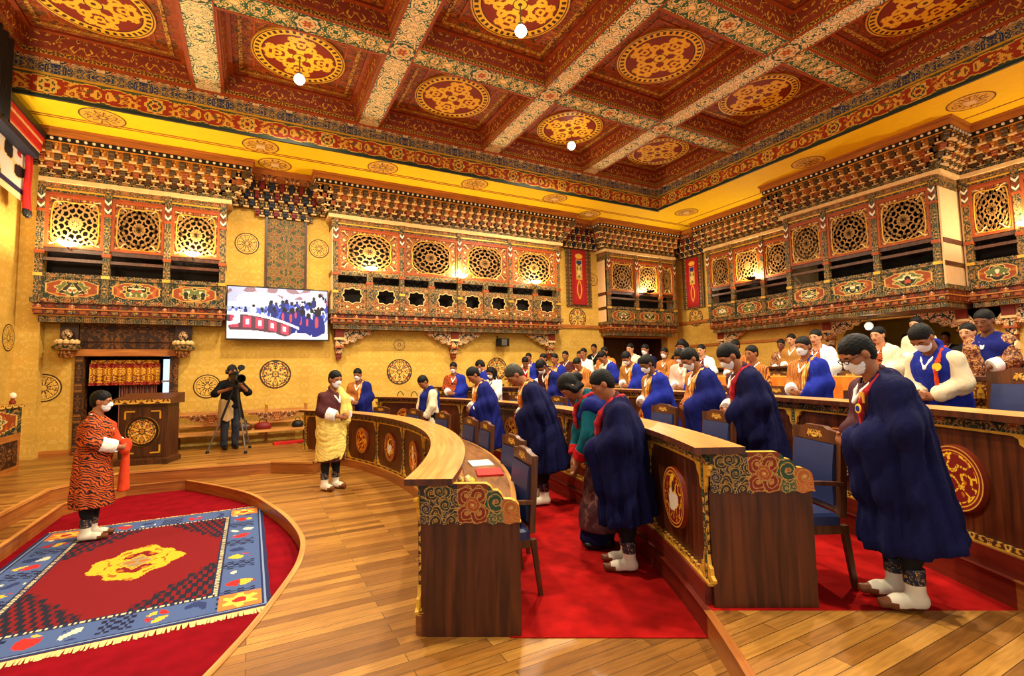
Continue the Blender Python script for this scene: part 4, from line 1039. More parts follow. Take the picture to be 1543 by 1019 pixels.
# ---------------------------------------------------------------- chairs
def make_chair():
    t = thing('conference_chair', '-', 'chair')
    w, d = .28, .25
    mb = MB(); mb.box(-w + .03, w - .03, -d + .02, d, .40, .455, 'leather_blue')
    n = 8
    prof = [(.0, .455), (.02, .475), (.05, .485)]
    for (i0, z0), (i1, z1) in zip(prof[:-1], prof[1:]):
        a = (-w + .03 + i0, w - .03 - i0, -d + .02 + i0, d - i0); b = (-w + .03 + i1, w - .03 - i1, -d + .02 + i1, d - i1)
        A = [(a[0], a[2]), (a[1], a[2]), (a[1], a[3]), (a[0], a[3])]; B = [(b[0], b[2]), (b[1], b[2]), (b[1], b[3]), (b[0], b[3])]
        for q in range(4): mb.face([(*A[q], z0), (*A[(q + 1) % 4], z0), (*B[(q + 1) % 4], z1), (*B[q], z1)], 'leather_blue')
    mb.face([(*q, prof[-1][1]) for q in B], 'leather_blue'); mb.build('seat', t)
    mb = MB(); mb.box(-w + .02, w - .02, -d + .01, d - .005, .345, .40, 'wood_chair'); mb.build('seat_frame', t)
    ln = lambda z: -d + .01 - (z - .45) * .07       # the back leans away
    mb = MB()
    pts = []
    for i in range(7):
        z = .52 + .40 * i / 6; bow = .012 * math.sin(PI * i / 6); pts.append((z, ln(z) + .035 + bow))
    for (z0, y0), (z1, y1) in zip(pts[:-1], pts[1:]):
        mb.face([(-w + .055, y0, z0), (-w + .055, y1, z1), (w - .055, y1, z1), (w - .055, y0, z0)], 'leather_blue')
        mb.face([(w - .055, y0 - .05, z0), (w - .055, y1 - .05, z1), (-w + .055, y1 - .05, z1), (-w + .055, y0 - .05, z0)], 'leather_blue')
        for s in (-1, 1):
            q = [(s * (w - .055), y0, z0), (s * (w - .055), y0 - .05, z0), (s * (w - .055), y1 - .05, z1), (s * (w - .055), y1, z1)]; mb.face(q if s < 0 else q[::-1], 'leather_blue')
    mb.build('backrest', t)
    mb = MB()
    for s in (-1, 1): mb.tube([(s * (w - .03), ln(.45), .45), (s * (w - .03), ln(.7), .7), (s * (w - .03), ln(1.0), 1.0)], .03, 'wood_chair', 4)
    mb.prism([(-w + .01, .92), (w - .01, .92), (w - .01, 1.0), (w * .5, 1.012), (.1, 1.03), (-.1, 1.03), (-w * .5, 1.012), (-w + .01, 1.0)], (0, ln(.97) - .015, 0), (1, 0, 0), (0, 0, 1), -.04, 'wood_chair')
    mb.prism([(-.09, .945), (.09, .945), (.07, .995), (-.07, .995)], (0, ln(.97) + .028, 0), (1, 0, 0), (0, 0, 1), .006, 'trim_gold')
    mb.box(-w + .04, w - .04, ln(.50) - .02, ln(.50) + .02, .48, .53, 'wood_chair'); mb.build('back_frame', t)
    for s in (-1, 1):
        mb = MB(); x = s * (w - .01); mb.tube([(x, ln(.66) + .01, .67), (x, -.1, .68), (x, d - .06, .68), (x, d - .02, .665)], .026, 'wood_chair', 4, flat=.7)
        mb.tube([(x, d - .04, .67), (x, d - .03, .40)], .022, 'wood_chair', 4); mb.build('armrest', t)
        for y0, y1 in ((d - .03, d - .02), (-d, -d - .05)):
            mb = MB(); mb.tube([(s * (w - .03), y0, .40), (s * (w - .03), y1, .0)], [.028, .021], 'wood_chair', 4); mb.build('leg', t)
    return t
chair0 = make_chair()
def put_chair(k, a, label, dr=.66, first=[True], turn=0):
    R = 7.6 + 1.8 * k + dr; loc = pol(R, a, TIER * k + .006 + (.002 if k else 0)); rz = rad(a + 90 + turn)
    if first[0]:
        first[0] = False; chair0.location = loc; chair0.rotation_euler = (0, 0, rz); tag(chair0, label, None, 'blue padded conference chairs')
    else: dup(chair0, loc, rz, label, 'blue padded conference chairs')
nth = ['first', 'second', 'third', 'fourth', 'fifth', 'sixth', 'seventh', 'eighth', 'ninth']
for k, (row, dr, angs) in enumerate([('front', .42, [-25.2, -19.6, -9.5, -4.6, 3.2, 10.8, 19.0, 27.5]), ('second', .70, [-27.5, -19.6, -13.6, -5.6, 2.0, 8.8, 16.4, 24.8]), ('third', .72, [-19.0, -12.9, -7.6, -1.2, 4.2, 11.2, 22.5]), ('fourth', .74, [-11.1, -5.6, -0.5, 14.2])]):
    for i, a in enumerate(angs):
        put_chair(k, a, 'blue padded wooden armchair, %s from the near end behind the %s desk row' % (nth[i], row), dr, turn=12 if k == 0 and i < 2 else 0)
o = dup(chair0, pol(11.98, -26.0, TIER * 2 + .008), rad(64), 'wide grey blue high backed chair at right edge behind the third desk', scale=1.2); del o['group']
t = thing('carved_cabinet', 'small stepped cabinet painted gold and red beside the high backed chair', 'cabinet', pol(12.62, -23.4, TIER * 2 + .006), rad(66.6))
mb = MB(); mb.box(-.30, .30, -.13, .13, 0, .42, 'wood_dark'); mb.box(-.27, .27, .13, .14, .06, .36, 'ornate_red'); mb.build('base', t)
mb = MB(); mb.box(-.33, .33, -.15, .16, .42, .56, 'valance_gold'); mb.build('painted_slab', t)
for x in (-.15, .15):
    mb = MB(); mb.box(x - .13, x + .13, .10, .14, .58, .76, 'wood_dark'); k = mb.build('drawer', t)
    m2 = MB(); m2.lathe([(.02, 0), (.026, .015), (0, .03)], 'gold', 10, (x, .14, .67), Matrix.Rotation(-PI / 2, 3, 'X')); m2.build('knob', k)
mb = MB(); mb.box(-.29, .29, -.13, .12, .56, .78, 'ornate_red'); mb.build('body', t)
mb = MB(); mb.box(-.10, .10, -.09, .09, .78, .96, 'valance_gold'); mb.box(-.30, .30, -.14, .14, .96, 1.12, 'valance_gold'); mb.box(-.32, .32, -.15, .15, 1.12, 1.16, 'wood_chair'); mb.build('top', t)
t = thing('globe_lamp', 'round glass globe lamp hanging under the deep balcony', 'lamp', (12.6, 6.05, 2.55))
mb = MB(); mb.lathe([(0, -.09), (.05, -.075), (.082, -.035), (.09, 0), (.082, .035), (.05, .075), (.02, .09)], 'sconce_glow_soft', 18); mb.build('globe', t, True)
mb = MB(); mb.tube([(0, 0, .09), (0, 0, .23)], .012, 'grey_metal', 6); mb.lathe([(.03, .08), (.03, .11), (.012, .12)], 'grey_metal', 10); mb.build('stem', t)
lamp('globe_light', 'POINT', (12.6, 6.05, 2.40), 14, (1, .86, .6), .05)
# ---------------------------------------------------------------- papers and small things on the desks
def flat(name, label, cat, loc, rz, w, d, h, m):
    mb = MB(); mb.box(-w / 2, w / 2, -d / 2, d / 2, 0, h, m); o = mb.build(name, None, loc=loc, rotz=rz); return tag(o, label, cat)
plain('paper_red', (190, 30, 26), .6); plain('paper_white', (232, 226, 214), .7)
flat('folder', 'red folder lying on the front desk worktop by the near chairs', 'folder', pol(8.02, -21.5, .751), rad(-20), .22, .3, .015, 'paper_red')
flat('paper_stack', 'white papers lying on the front desk worktop beside the red folder', 'paper', pol(7.98, -18.2, .751), rad(-14), .21, .29, .012, 'paper_white')
flat('paper_stack', 'white papers on the second desk in front of the woman in teal', 'paper', pol(9.78, -8, TIER + .753), rad(-8), .21, .29, .012, 'paper_white')
t = thing('desk_ornament', 'small gold and cream ornament standing on the front desk near its carved end', 'ornament', pol(7.83, -25.6, .751))
mb = MB(); mb.lathe([(0, 0), (.06, 0), (.065, .015), (.03, .03)], 'gold', 16); mb.build('base', t, True)
mb = MB()
for q in range(7):
    a = 2 * PI * q / 7; mb.lathe([(0, -.028), (.024, -.012), (.026, .006), (.0, .03)], 'cream' if q % 2 else 'gold_bright', 8, (.045 * math.cos(a), .045 * math.sin(a), .055 + .015 * (q % 2)))
mb.lathe([(0, .04), (.03, .06), (.02, .09), (0, .10)], 'cream', 10); mb.build('flower', t, True)
def gooseneck(label, loc, rz):
    t = thing('desk_microphone', label, 'microphone', loc, rz, 'gooseneck microphones on the desks')
    mb = MB(); mb.box(-.06, .06, -.05, .05, 0, .03, 'black'); mb.build('base', t)
    mb = MB(); mb.tube([(0, 0, .03)] + [(0, .0 + .11 * (1 - math.cos(q)), .20 + .13 * math.sin(q)) for q in [0, .5, 1, 1.5, 2, 2.5, 2.9]], .009, 'black', 6); mb.build('neck', t)
gooseneck('black bent microphone on the second desk left of the man in orange', pol(9.75, 25.0, TIER + .752), rad(205))
gooseneck('black bent microphone at the far end of the second desk', pol(9.7, 27.4, TIER + .752), rad(205))

# ---------------------------------------------------------------- lectern
def lectern():
    t = thing('lectern', 'dark carved wooden lectern with gold wheel on the stage', 'lectern', (-1.55, 10.62, STAGE), rad(-14))
    w, d, h = .36, .24, 1.02
    mb = MB(); mb.box(-w, w, -d, d, .08, h, 'wood_dark'); mb.box(-w + .04, w - .04, -d - .012, -d, .14, h - .05, 'wood_dark'); mb.build('body', t)
    mb = MB(); mb.box(-w - .04, w + .04, -d - .04, d + .03, 0, .08, 'wood_dark'); mb.box(-w - .02, w + .02, -d - .02, d, .08, .11, 'wood_chair'); mb.build('base', t)
    mb = MB(); mb.prism([(-d - .08, h), (d + .05, h), (d + .05, h + .17), (d + .02, h + .18), (-d - .08, h + .09)], (-w - .07, 0, 0), (0, 1, 0), (0, 0, 1), 2 * w + .14, 'wood_chair'); mb.box(-w - .07, w + .07, -d - .09, -d - .08, h + .01, h + .08, 'trim_gold'); mb.build('top', t)
    mb = MB(); disc(mb, (0, -d - .03, .56), (1, 0, 0), (0, 0, 1), .23, 30, 80, wheel_art(3, (208, 150, 44), (44, 26, 12), 8, True)); mb.lathe([(.23, 0), (.25, .0), (.25, .02)], 'gold', 40, (0, -d - .012, .56), Matrix.Rotation(PI / 2, 3, 'X')); mb.build('wheel_emblem', t)
    for sx in (-1, 1):
        for z, sz in ((.20, 1), (h - .12, -1)):
            mb = MB(); x = sx * (w - .1); mb.box(min(x, x - sx * .14), max(x, x - sx * .14), -d - .022, -d - .012, z - .012, z + .012, 'gold'); mb.box(x - .012, x + .012, -d - .022, -d - .012, min(z, z + sz * .13), max(z, z + sz * .13), 'gold'); mb.build('corner_fitting', t)
lectern()
# ---------------------------------------------------------------- television
def screen_art(u, v):
    w = np.abs(u).max() * 2; h = np.abs(v).max() * 2; x = u / w + .5; y = v / h + .5; C = art(u.shape, (168, 180, 214))
    rs = np.random.RandomState(4)
    put(C, (y > .72), (150, 160, 196)); s = swirl(x, y, 3, 30)
    put(C, (y > .8) & (s > .3), (120, 96, 110)); put(C, (y > .66) & (np.hypot((x - .3) / .22, (y - .78) / .14) < 1), (226, 234, 250)); put(C, (x > .82) & (x < .9) & (y > .55), (236, 226, 220)); put(C, (x > .9) & (y > .45) & (y < .8), (180, 110, 120))
    put(C, (y < .62) & (y > .40), (140, 160, 214)); put(C, (y < .6) & (s > .5), (70, 90, 170))
    for i in range(70):
        cx_ = rs.rand(); cy_ = .42 + .28 * rs.rand() * (.4 + cx_); sz = .012 + .02 * rs.rand() * (.5 + cx_)
        put(C, np.hypot((x - cx_) / sz, (y - cy_) / (sz * 3.2)) < 1, [(40, 52, 150), (28, 34, 96), (60, 80, 180), (210, 214, 236)][i % 4])
        put(C, np.hypot((x - cx_) / (sz * .6), (y - cy_ - sz * 3.6) / (sz * 1.2)) < 1, (24, 22, 30))
    for cx_, cy_, sz in [(.55, .36, .05), (.63, .33, .055), (.73, .28, .06), (.90, .22, .075), (.80, .26, .05), (.68, .42, .04)]:
        put(C, np.hypot((x - cx_) / sz, (y - cy_) / (sz * 4.2)) < 1, (26, 30, 110)); put(C, np.hypot((x - cx_) / (sz * .5), (y - cy_ - sz * 4.4) / (sz * 1.1)) < 1, (26, 20, 28)); put(C, np.hypot((x - cx_ + .015) / (sz * .25), (y - cy_ - sz * 1.6) / (sz * 1.6)) < 1, (170, 60, 70))
    top = .50 - .10 * x - .42 * np.clip(x - .12, 0, 1) ** 2 * 1.6; bot = top - .34 + .12 * x
    band = (x < .62) & (y < top) & (y > bot)
    put(C, band, (74, 50, 62)); put(C, (x < .70) & (y < top + .03) & (y > top - .02), (230, 226, 230))
    k = (x * 8.2) % 1; yy = (y - bot) / np.maximum(top - bot, .01)
    put(C, band & (k > .2) & (k < .86) & (yy > .16) & (yy < .86), (156, 56, 82)); put(C, band & (k > .4) & (k < .66) & (yy > .35) & (yy < .7), (226, 200, 206))
    put(C, (y < bot) & (x < .62), (210, 206, 224)); put(C, (x < .12) & (y < .52) & (y > .12) & (s > -.2), (236, 230, 236)); put(C, (x < .1) & (y < .14), (196, 190, 210))
    put(C, (y < .12) & (x > .3) & (y < .10 + .06 * np.sin(x * 20)), (222, 218, 232))
    return C
t = thing('television', 'large wall television showing a blue tinted picture of the hall', 'television', (.555, NY - .22, 3.09))
mb = MB(); mb.box(-1.06, 1.06, -.03, .05, -.61, .61, 'black'); mb.box(-.3, .3, .05, .2, -.2, .2, 'black'); mb.build('body', t)
mb = MB(); mb.grid((0, -.033, 0), (1, 0, 0), (0, 0, 1), 2.08, 1.17, 150, 84, screen_art, 'screen_image'); mb.build('screen', t)
t.rotation_euler = (rad(-4), 0, 0)
# carved board above the television
t = thing('carved_wall_panel', 'tall green and gold carved board above the television', 'wall panel', (.69, NY - .04, 4.5))
mb = MB(); mb.box(-.40, .40, -.02, .04, -.80, .86, 'tapestry_green'); mb.build('board', t)
mb = MB(); mb.box(-.45, -.40, -.05, .04, -.80, .9, 'wood_dark'); mb.box(.40, .45, -.05, .04, -.80, .9, 'wood_dark'); mb.box(-.62, .62, -.10, .04, -.84, -.78, 'wood_dark'); mb.build('frame', t)
# ---------------------------------------------------------------- door in the north wall
stripes('curtain_rose', [(0.2, (70, 36, 30)), (0.6, (150, 96, 84))], 8, 'X', .5)
mb = MB()
for x0, x1 in ((-3.06, -2.93), (-1.52, -1.37)): mb.box(x0, x1, NY - .06, NY + .3, STAGE, 2.15, 'ornate_brown')
mb.box(-3.1, -1.33, NY - .09, NY + .3, 2.13, 2.27, 'wood_fascia'); mb.box(-3.0, -1.45, NY - .02, NY + .0, 2.27, 2.42, 'ornate_brown'); mb.box(-3.0, -1.45, NY - .06, NY, 2.42, 2.78, 'ornate_brown')
struct(mb, 'door_1')
for x, lab in ((-3.16, 'left'), (-1.28, 'right')):
    t = thing('lotus_bracket', 'painted lotus bracket on the wall at the %s of the door lintel' % lab, 'bracket', (x, NY - .003, 0), 0, 'lotus brackets beside the door')
    mb = MB(); mb.box(-.14, .14, -.08, 0, 2.25, 2.78, 'wood_dark'); mb.build('back_board', t)
    mb = MB(); mb.lathe([(.02, 2.08), (.11, 2.10), (.13, 2.2), (.12, 2.22)], 'ornate_red', 12, (0, -.2, 0)); mb.lathe([(.12, 2.22), (.2, 2.24), (.22, 2.30), (.17, 2.34)], 'ornate_green', 20, (0, -.23, 0)); mb.build('corbel', t)
    mb = MB()
    for q in range(5):
        a = PI + (q + .5) * PI / 5; c, s = .15 * math.cos(a), .15 * math.sin(a)
        mb.lathe([(0, 0), (.05, .03), (.06, .07), (.02, .11), (0, .12)], 'cream', 10, (c, -.16 + s * .6, 2.34))
    mb.lathe([(.0, 2.44), (.05, 2.46), (.09, 2.54), (.06, 2.62), (0, 2.66)], 'carved_cream', 14, (0, -.2, 0)); mb.build('lotus', t)
t = thing('door_valance', 'gold brocade valance with red bands across the open door', 'valance', (-2.22, NY + .06, 0))
def wavy(mb, x0, x1, z0, z1, m, amp=.02, per=.12, n=60, y=0, ph=0):
    for i in range(n):
        a, b = x0 + (x1 - x0) * i / n, x0 + (x1 - x0) * (i + 1) / n; f = lambda q: y + amp * math.sin(q / per * 2 * PI + ph)
        mb.face([(a, f(a), z0), (b, f(b), z0), (b, f(b), z1), (a, f(a), z1)], m, [(a, z0), (b, z0), (b, z1), (a, z1)])
mb = MB(); wavy(mb, -.64, .52, 1.58, 1.92, 'valance_gold'); mb.build('brocade', t)
mb = MB(); wavy(mb, -.64, .52, 1.90, 1.98, 'brocade_red', y=-.006); wavy(mb, -.65, .53, 1.54, 1.60, 'brocade_red', y=-.006); mb.build('red_band', t)
mb = MB(); wavy(mb, -.62, .5, 1.98, 2.05, 'valance_gold', .03, .2); mb.build('top_frill', t)
mb = MB(); wavy(mb, -.30, .34, .25, 1.56, 'curtain_rose', .025, .09, 60); o = mb.build('door_curtain', None, loc=(-2.1, NY + .2, 0)); tag(o, 'rose striped curtain hanging inside the open door', 'curtain')
mb = MB(); mb.box(-1.68, -1.56, NY + .32, NY + .34, 1.15, 2.08, 'daylight_pane'); mb.box(-1.70, -1.54, NY + .30, NY + .33, 1.58, 1.62, 'white_paint'); struct(mb, 'window_1')
# ---------------------------------------------------------------- round ornaments on the walls
MEDS = {}
def wall_medallion(label, loc, r, rot, rich=False, seed=1):
    key = (rich, seed)
    if key not in MEDS:
        mb = MB(); disc(mb, (0, -.006, 0), (1, 0, 0), (0, 0, 1), 1.0, 22, 84, wheel_art(seed, (218, 172, 74), (58, 38, 20), 12 if not rich else 8, rich)); MEDS[key] = mb.mesh('wall_medallion')
    o = link('wall_medallion', MEDS[key], None, loc, rot, label, 'wall ornament', 'round painted ornaments on the walls'); o.scale = (r, 1, r)
for lab, x, z, r, rich, sd in [('pale round wheel ornament painted left of the open door', -3.52, 1.52, .27, False, 1), ('round wheel ornament on the wall behind the cameraman', -.84, 1.47, .26, False, 2), ('large ornate round painting right of the cameraman', .5, 1.71, .33, True, 3), ('large ornate round painting above the far end of the desks', 3.4, 1.72, .33, True, 4), ('round painting below the long balcony near the speaker', 6.22, 1.76, .32, True, 5), ('small lotus roundel high above the large round painting', 3.4, 2.42, .15, False, 6), ('wheel ornament on the wall left above the television', -.13, 4.72, .25, False, 7), ('wheel ornament on the wall right above the television', 1.42, 4.76, .23, False, 8), ('round ornament below the red hanging on the TV wall', 9.1, 3.32, .33, True, 9), ('small ornament right of the red hanging on the TV wall', 9.75, 4.6, .2, False, 10)]:
    wall_medallion(lab, (x, NY, z), r, 0, rich, sd)
wall_medallion('round ornament below the red hanging on the right wall', (EX, 11.75, 3.40), .30, E_ROT, True, 9)
wall_medallion('narrow looking ornament on the left wall at the picture edge', (WX, 12.1, 2.45), .25, PI / 2, False, 1)
# ---------------------------------------------------------------- hangings
def hanging_art(u, v):
    w = np.abs(u).max(); h = np.abs(v).max(); x = u / w; y = v / h; C = art(u.shape, (150, 22, 20)); s = swirl(np.abs(u), v, 6, 34)
    put(C, (np.abs(x) < .62) & (y > -.88) & (y < .86), (168, 26, 24))
    c = (np.abs(x) < .36) & (y > -.05) & (y < .62); put(C, c, (40, 52, 96)); put(C, c & (y < .45), (176, 140, 60)); put(C, c & (s > .4) & (y < .5), (216, 190, 120)); put(C, c & (s < -.8), (80, 96, 60))
    put(C, (np.abs(x) < .4) & ~c & (y > -.08) & (y < .65), (214, 160, 60))
    put(C, (y < -.12) & (np.abs(np.abs(x) - .30 * np.abs(np.sin((y + .1) * 4.5))) < .07) & (y > -.8), (212, 150, 50)); put(C, (y > .7) & (np.hypot(x / .5, (y - .78) / .1) < 1), (226, 170, 60))
    return C
def hanging(label, loc, rot, w, h):
    t = thing('wall_hanging', label, 'wall hanging', loc, rot, 'red hangings in the corner')
    mb = MB(); mb.grid((0, -.03, 0), (1, 0, 0), (0, 0, 1), w * .58, h * .94, 40, 90, hanging_art); mb.build('red_cloth', t)
    mb = MB(); wavy(mb, -w / 2, w / 2, -h / 2, h / 2, 'brocade_dark', .008, .1, 30); mb.build('brocade_border', t)
    mb = MB(); mb.tube([(-w / 2 - .04, -.02, h / 2), (w / 2 + .04, -.02, h / 2)], .025, 'wood_dark', 8); mb.build('rod', t)
hanging('red hanging with gold figure between the long and the corner balcony', (9.15, NY - .06, 4.62), 0, .98, 1.86)
hanging('red hanging with gold figure at the right wall corner', (EX - .06, 11.75, 4.62), E_ROT, .9, 1.8)
# loudspeaker under the long balcony
t = thing('wall_speaker', 'small black loudspeaker hanging under the long balcony', 'loudspeaker', (6.3, NY - .25, 2.50), rad(14))
mb = MB(); mb.box(-.16, .16, -.1, .12, -.11, .11, 'black'); mb.build('cabinet', t)
mb = MB(); mb.box(-.13, .06, -.112, -.1, -.09, .09, 'grey_metal'); mb.build('grille', t)
mb = MB(); mb.tube([(0, .1, .05), (0, .2, .1), (0, .25, .2)], .015, 'black', 6); mb.build('mount', t)
# ---------------------------------------------------------------- bench along the wall
t = thing('carved_bench', 'long low carved bench along the wall behind the cameraman', 'bench', (-.1, 12.2, STAGE))
mb = MB(); mb.box(-1.28, 1.28, -.24, .24, .26, .31, 'wood_ledge'); mb.build('seat', t)
mb = MB(); mb.box(-1.28, 1.28, .2, .25, .66, .73, 'wood_ledge'); mb.box(-1.28, 1.28, .21, .24, .42, .47, 'wood_ledge'); mb.build('back_rail', t)
for x in (-.64, .64):
    mb = MB(); P = [(-.6, .0), (.6, 0), (.6, -.03), (.42, -.05), (.34, -.13), (.18, -.16), (0, -.19), (-.18, -.16), (-.34, -.13), (-.42, -.05), (-.6, -.03)][::-1]
    mb.prism(P, (x, .20, .66), (1, 0, 0), (0, 0, 1), .02, 'ornate_red'); mb.build('carved_board', t)
for x in (-1.24, -.42, .42, 1.24):
    mb = MB(); mb.box(x - .03, x + .03, .19, .26, .0, .80, 'wood_fascia'); mb.lathe([(.03, .8), (.045, .83), (.0, .87)], 'gold', 10, (x, .225, 0)); mb.build('post', t)
for x in (-1.22, 0, 1.22):
    mb = MB(); mb.box(x - .04, x + .04, -.22, .2, 0, .26, 'ornate_brown'); mb.build('leg', t)
flat('folded_cloth', 'folded red cloth lying on the floor in front of the carved bench', 'cloth', (.75, 11.75, STAGE + .003), .1, .62, .2, .05, 'paper_red')
def bag(label, loc, m, s):
    mb = MB(); prof = [(0, 0), (.15, .0), (.18, .06), (.165, .14), (.1, .2), (0, .215)]; mb.lathe(prof, m, 18); o = mb.build('bag', None, True, loc); o.scale = s
    h = MB(); h.tube([(-.08, 0, .19), (-.06, 0, .27), (0, 0, .30), (.06, 0, .27), (.08, 0, .19)], .01, 'black', 5); h.build('strap', o); tag(o, label, 'bag', 'bags on the carved bench')
bag('dark red bag on the bench right of the tripod', (.25, 12.15, STAGE + .31), 'red_deep', (1, .6, .75)); bag('black bag at the right end of the carved bench', (.95, 12.15, STAGE + .31), 'black', (.7, .6, .75)); bag('brown bag on the bench right behind the tripod', (-.15, 12.15, STAGE + .31), 'wood_dark', (1.1, .6, .8))
# ---------------------------------------------------------------- carved side panel of the seat at the left edge
t = thing('carved_throne_rail', 'carved and painted side rail with white knobs at the left edge', 'carved rail', (-3.62, 9.6, STAGE))
mb = MB(); mb.box(-.2, .28, -1.3, 1.42, 0, .62, 'wood_fascia'); mb.box(-.16, .29, -1.2, 1.3, .1, .5, 'ornate_brown'); mb.build('body', t)
mb = MB(); mb.grid((.285, .06, .82), (0, 1, 0), (0, 0, 1), 2.7, .42, 120, 24, parapet_art(17)); mb.box(-.18, .28, -1.29, 1.41, .61, 1.03, 'ornate_green'); mb.build('painted_board', t)
mb = MB(); mb.box(-.22, .31, -1.33, 1.45, 1.03, 1.08, 'trim_gold'); mb.build('top_rail', t)
for y in (-.9, -.2, .55, 1.3):
    mb = MB(); mb.lathe([(.035, 1.08), (.045, 1.12), (.02, 1.16), (.03, 1.18)], 'red_lacquer', 12, (.2, y, 0)); mb.lathe([(.03, 1.18), (.05, 1.215), (.035, 1.26), (0, 1.275)], 'white_paint', 12, (.2, y, 0)); mb.build('finial', t, True)
# banner and dark drape high on the left wall
t = thing('ceremonial_banner', 'striped red and black banner high on the left wall', 'banner', (WX + .16, 10.52, 0))
def banner_art(u, v):
    C = art(u.shape, (226, 216, 200)); s = swirl(u, v, 31, 9)
    put(C, s > .35, (20, 20, 30)); put(C, np.abs(s - .35) < .12, (236, 200, 130)); put(C, s < -1.0, (170, 30, 26)); put(C, v < -.22, (30, 34, 70)); put(C, v < -.30, (222, 206, 150)); return C
mb = MB(); mb.grid((0.05, 0, 5.3), (0, 1, 0), (0, 0, 1), 2.5, .84, 90, 36, banner_art); mb.build('patterned_cloth', t)
mb = MB()
for z0, z1, m in [(6.14, 6.26, 'black'), (6.06, 6.14, 'paper_red'), (6.02, 6.06, 'cream'), (5.88, 6.02, 'paper_red'), (5.85, 5.88, 'cream'), (5.74, 5.85, 'blue_dark')]:
    mb.box(-.02, .2 + (z1 - 5.7) * .2, -1.25, 1.25, z0, z1, m)
mb.build('striped_valance', t)
for y in (1.18, 1.28):
    mb = MB(); mb.tube([(.10, y, 5.85), (.11, y, 5.5), (.10, y - .02, 5.1), (.11, y, 4.75)], [.04, .035, .04, .05], 'paper_red', 8); mb.lathe([(.05, 4.75), (.06, 4.68), (.03, 4.62)], 'black', 10, (.11, y, 0)); mb.build('tassel', t, True)
mb = MB(); wavy(mb, -.45, .45, 5.72, 7.04, 'black', .03, .2, 24); o = mb.build('dark_drape', None, loc=(-3.42, 9.82, 0), rotz=PI / 2); tag(o, 'black drape hanging at the top left edge', 'drape')
# ---------------------------------------------------------------- rug in the pit
def rug_art(u, v):
    hw, hh = np.abs(u).max(), np.abs(v).max(); du = hw - np.abs(u); dv = hh - np.abs(v); e = np.minimum(du, dv)
    rs = np.random.RandomState(3); C = art(u.shape, (118, 9, 20)); q = lambda a, st: np.floor(a / st) * st
    # stepped dark clouds in the corners of the field
    fu, fv = hw - .42, hh - .42
    cu = (fu - np.abs(u)) / fu; cv = (fv - np.abs(v)) / fv
    stair = (q(cu, .10) * .95 + q(cv, .05) * 1.15); stripe = ((np.abs(u) / .075 + q(np.abs(v), .10) * 4.3) % 1 < .58)
    put(C, (stair < .74) & stripe, (24, 26, 44)); put(C, (stair < .74) & (stair > .62) & ~stripe, (94, 12, 24)); put(C, (stair < .30) & ~stripe & ((np.abs(u) / .05) % 1 < .3), (96, 40, 46))
    # central gold medallion
    r = np.hypot(u / .34, v / .46); a = np.arctan2(v / .46, u / .34); k = r / (1 + .10 * np.cos(4 * a) + .06 * np.cos(9 * a))
    put(C, (k < 1.0), (222, 170, 40)); s = swirl(np.abs(u), np.abs(v), 12, 22); put(C, (k < .62) & (k > .36) & (s > -.2), (118, 9, 20)); put(C, k < .3, (150, 130, 96)); put(C, (k < .98) & (s > .9), (170, 104, 24)); put(C, (k < .9) & (np.abs(s + .5) < .1), (150, 90, 20))
    # borders
    b = e < .42; put(C, b, (70, 92, 142)); uu = np.where(du < dv, v, u)
    cell = np.floor(uu / .24); f = (uu / .24) % 1; w = e / .42
    put(C, b & (np.abs(w - .55) < .30) & (np.abs(f - .5) < .42) & ((cell % 3) == 0) & (((np.abs(f - .5) * 10 % 2) < 1) ^ ((w * 9 % 2) < .9)), (24, 28, 62))
    fl = np.hypot((f - .5) / .30, (w - .52) / .26); sc = swirl(u, v, 44, 26)
    put(C, b & ((cell % 3) == 1) & (fl < 1) & (sc > .1), (190, 40, 36)); put(C, b & ((cell % 3) == 1) & (fl < 1) & (sc < -.5), (222, 176, 60)); put(C, b & ((cell % 3) == 2) & (fl < 1.1) & (sc > .4), (40, 54, 104)); put(C, b & ((cell % 3) == 2) & (fl < 1.1) & (sc < -.8), (206, 206, 180))
    co = (du < .42) & (dv < .42); put(C, co & (np.maximum(np.abs(du - .21), np.abs(dv - .21)) < .15), (206, 120, 60)); put(C, co & (np.hypot(du - .21, dv - .21) < .11 + .03 * np.cos(6 * np.arctan2(du - .21, dv - .21))), (226, 190, 80)); put(C, co & (np.hypot(du - .21, dv - .21) < .05), (170, 40, 40))
    put(C, (e > .36) & (e < .42), (30, 36, 70)); put(C, (e > .375) & (e < .405) & ((uu / .04) % 1 < .5), (214, 196, 150)); put(C, (e < .06), (34, 42, 82)); put(C, (e > .025) & (e < .04), (120, 140, 180))
    return C
t = thing('woven_rug', 'blue bordered red woven rug with gold centre in the pit', 'rug', (-.95, 6.07, -.15))
mb = MB(); mb.grid((0, 0, .013), (1, 0, 0), (0, 1, 0), 2.24, 3.36, 140, 210, rug_art, 'paint_carpet'); mb.box(-1.12, 1.12, -1.68, 1.68, .001, .0125, 'carpet_crimson', skip='u'); mb.build('pile', t)
for s in (-1, 1):
    mb = MB()
    for i in range(150):
        x = -1.11 + 2.22 * i / 149; dx = random.uniform(-.012, .012); L = random.uniform(.06, .085); y = s * 1.68
        mb.face([(x - .008, y, .010), (x + .008, y, .010), (x + dx + .007, y + s * L, .003), (x + dx - .007, y + s * L, .003)][::s], 'cream')
    o = mb.build('fringe', t); o['kind'] = 'stuff'

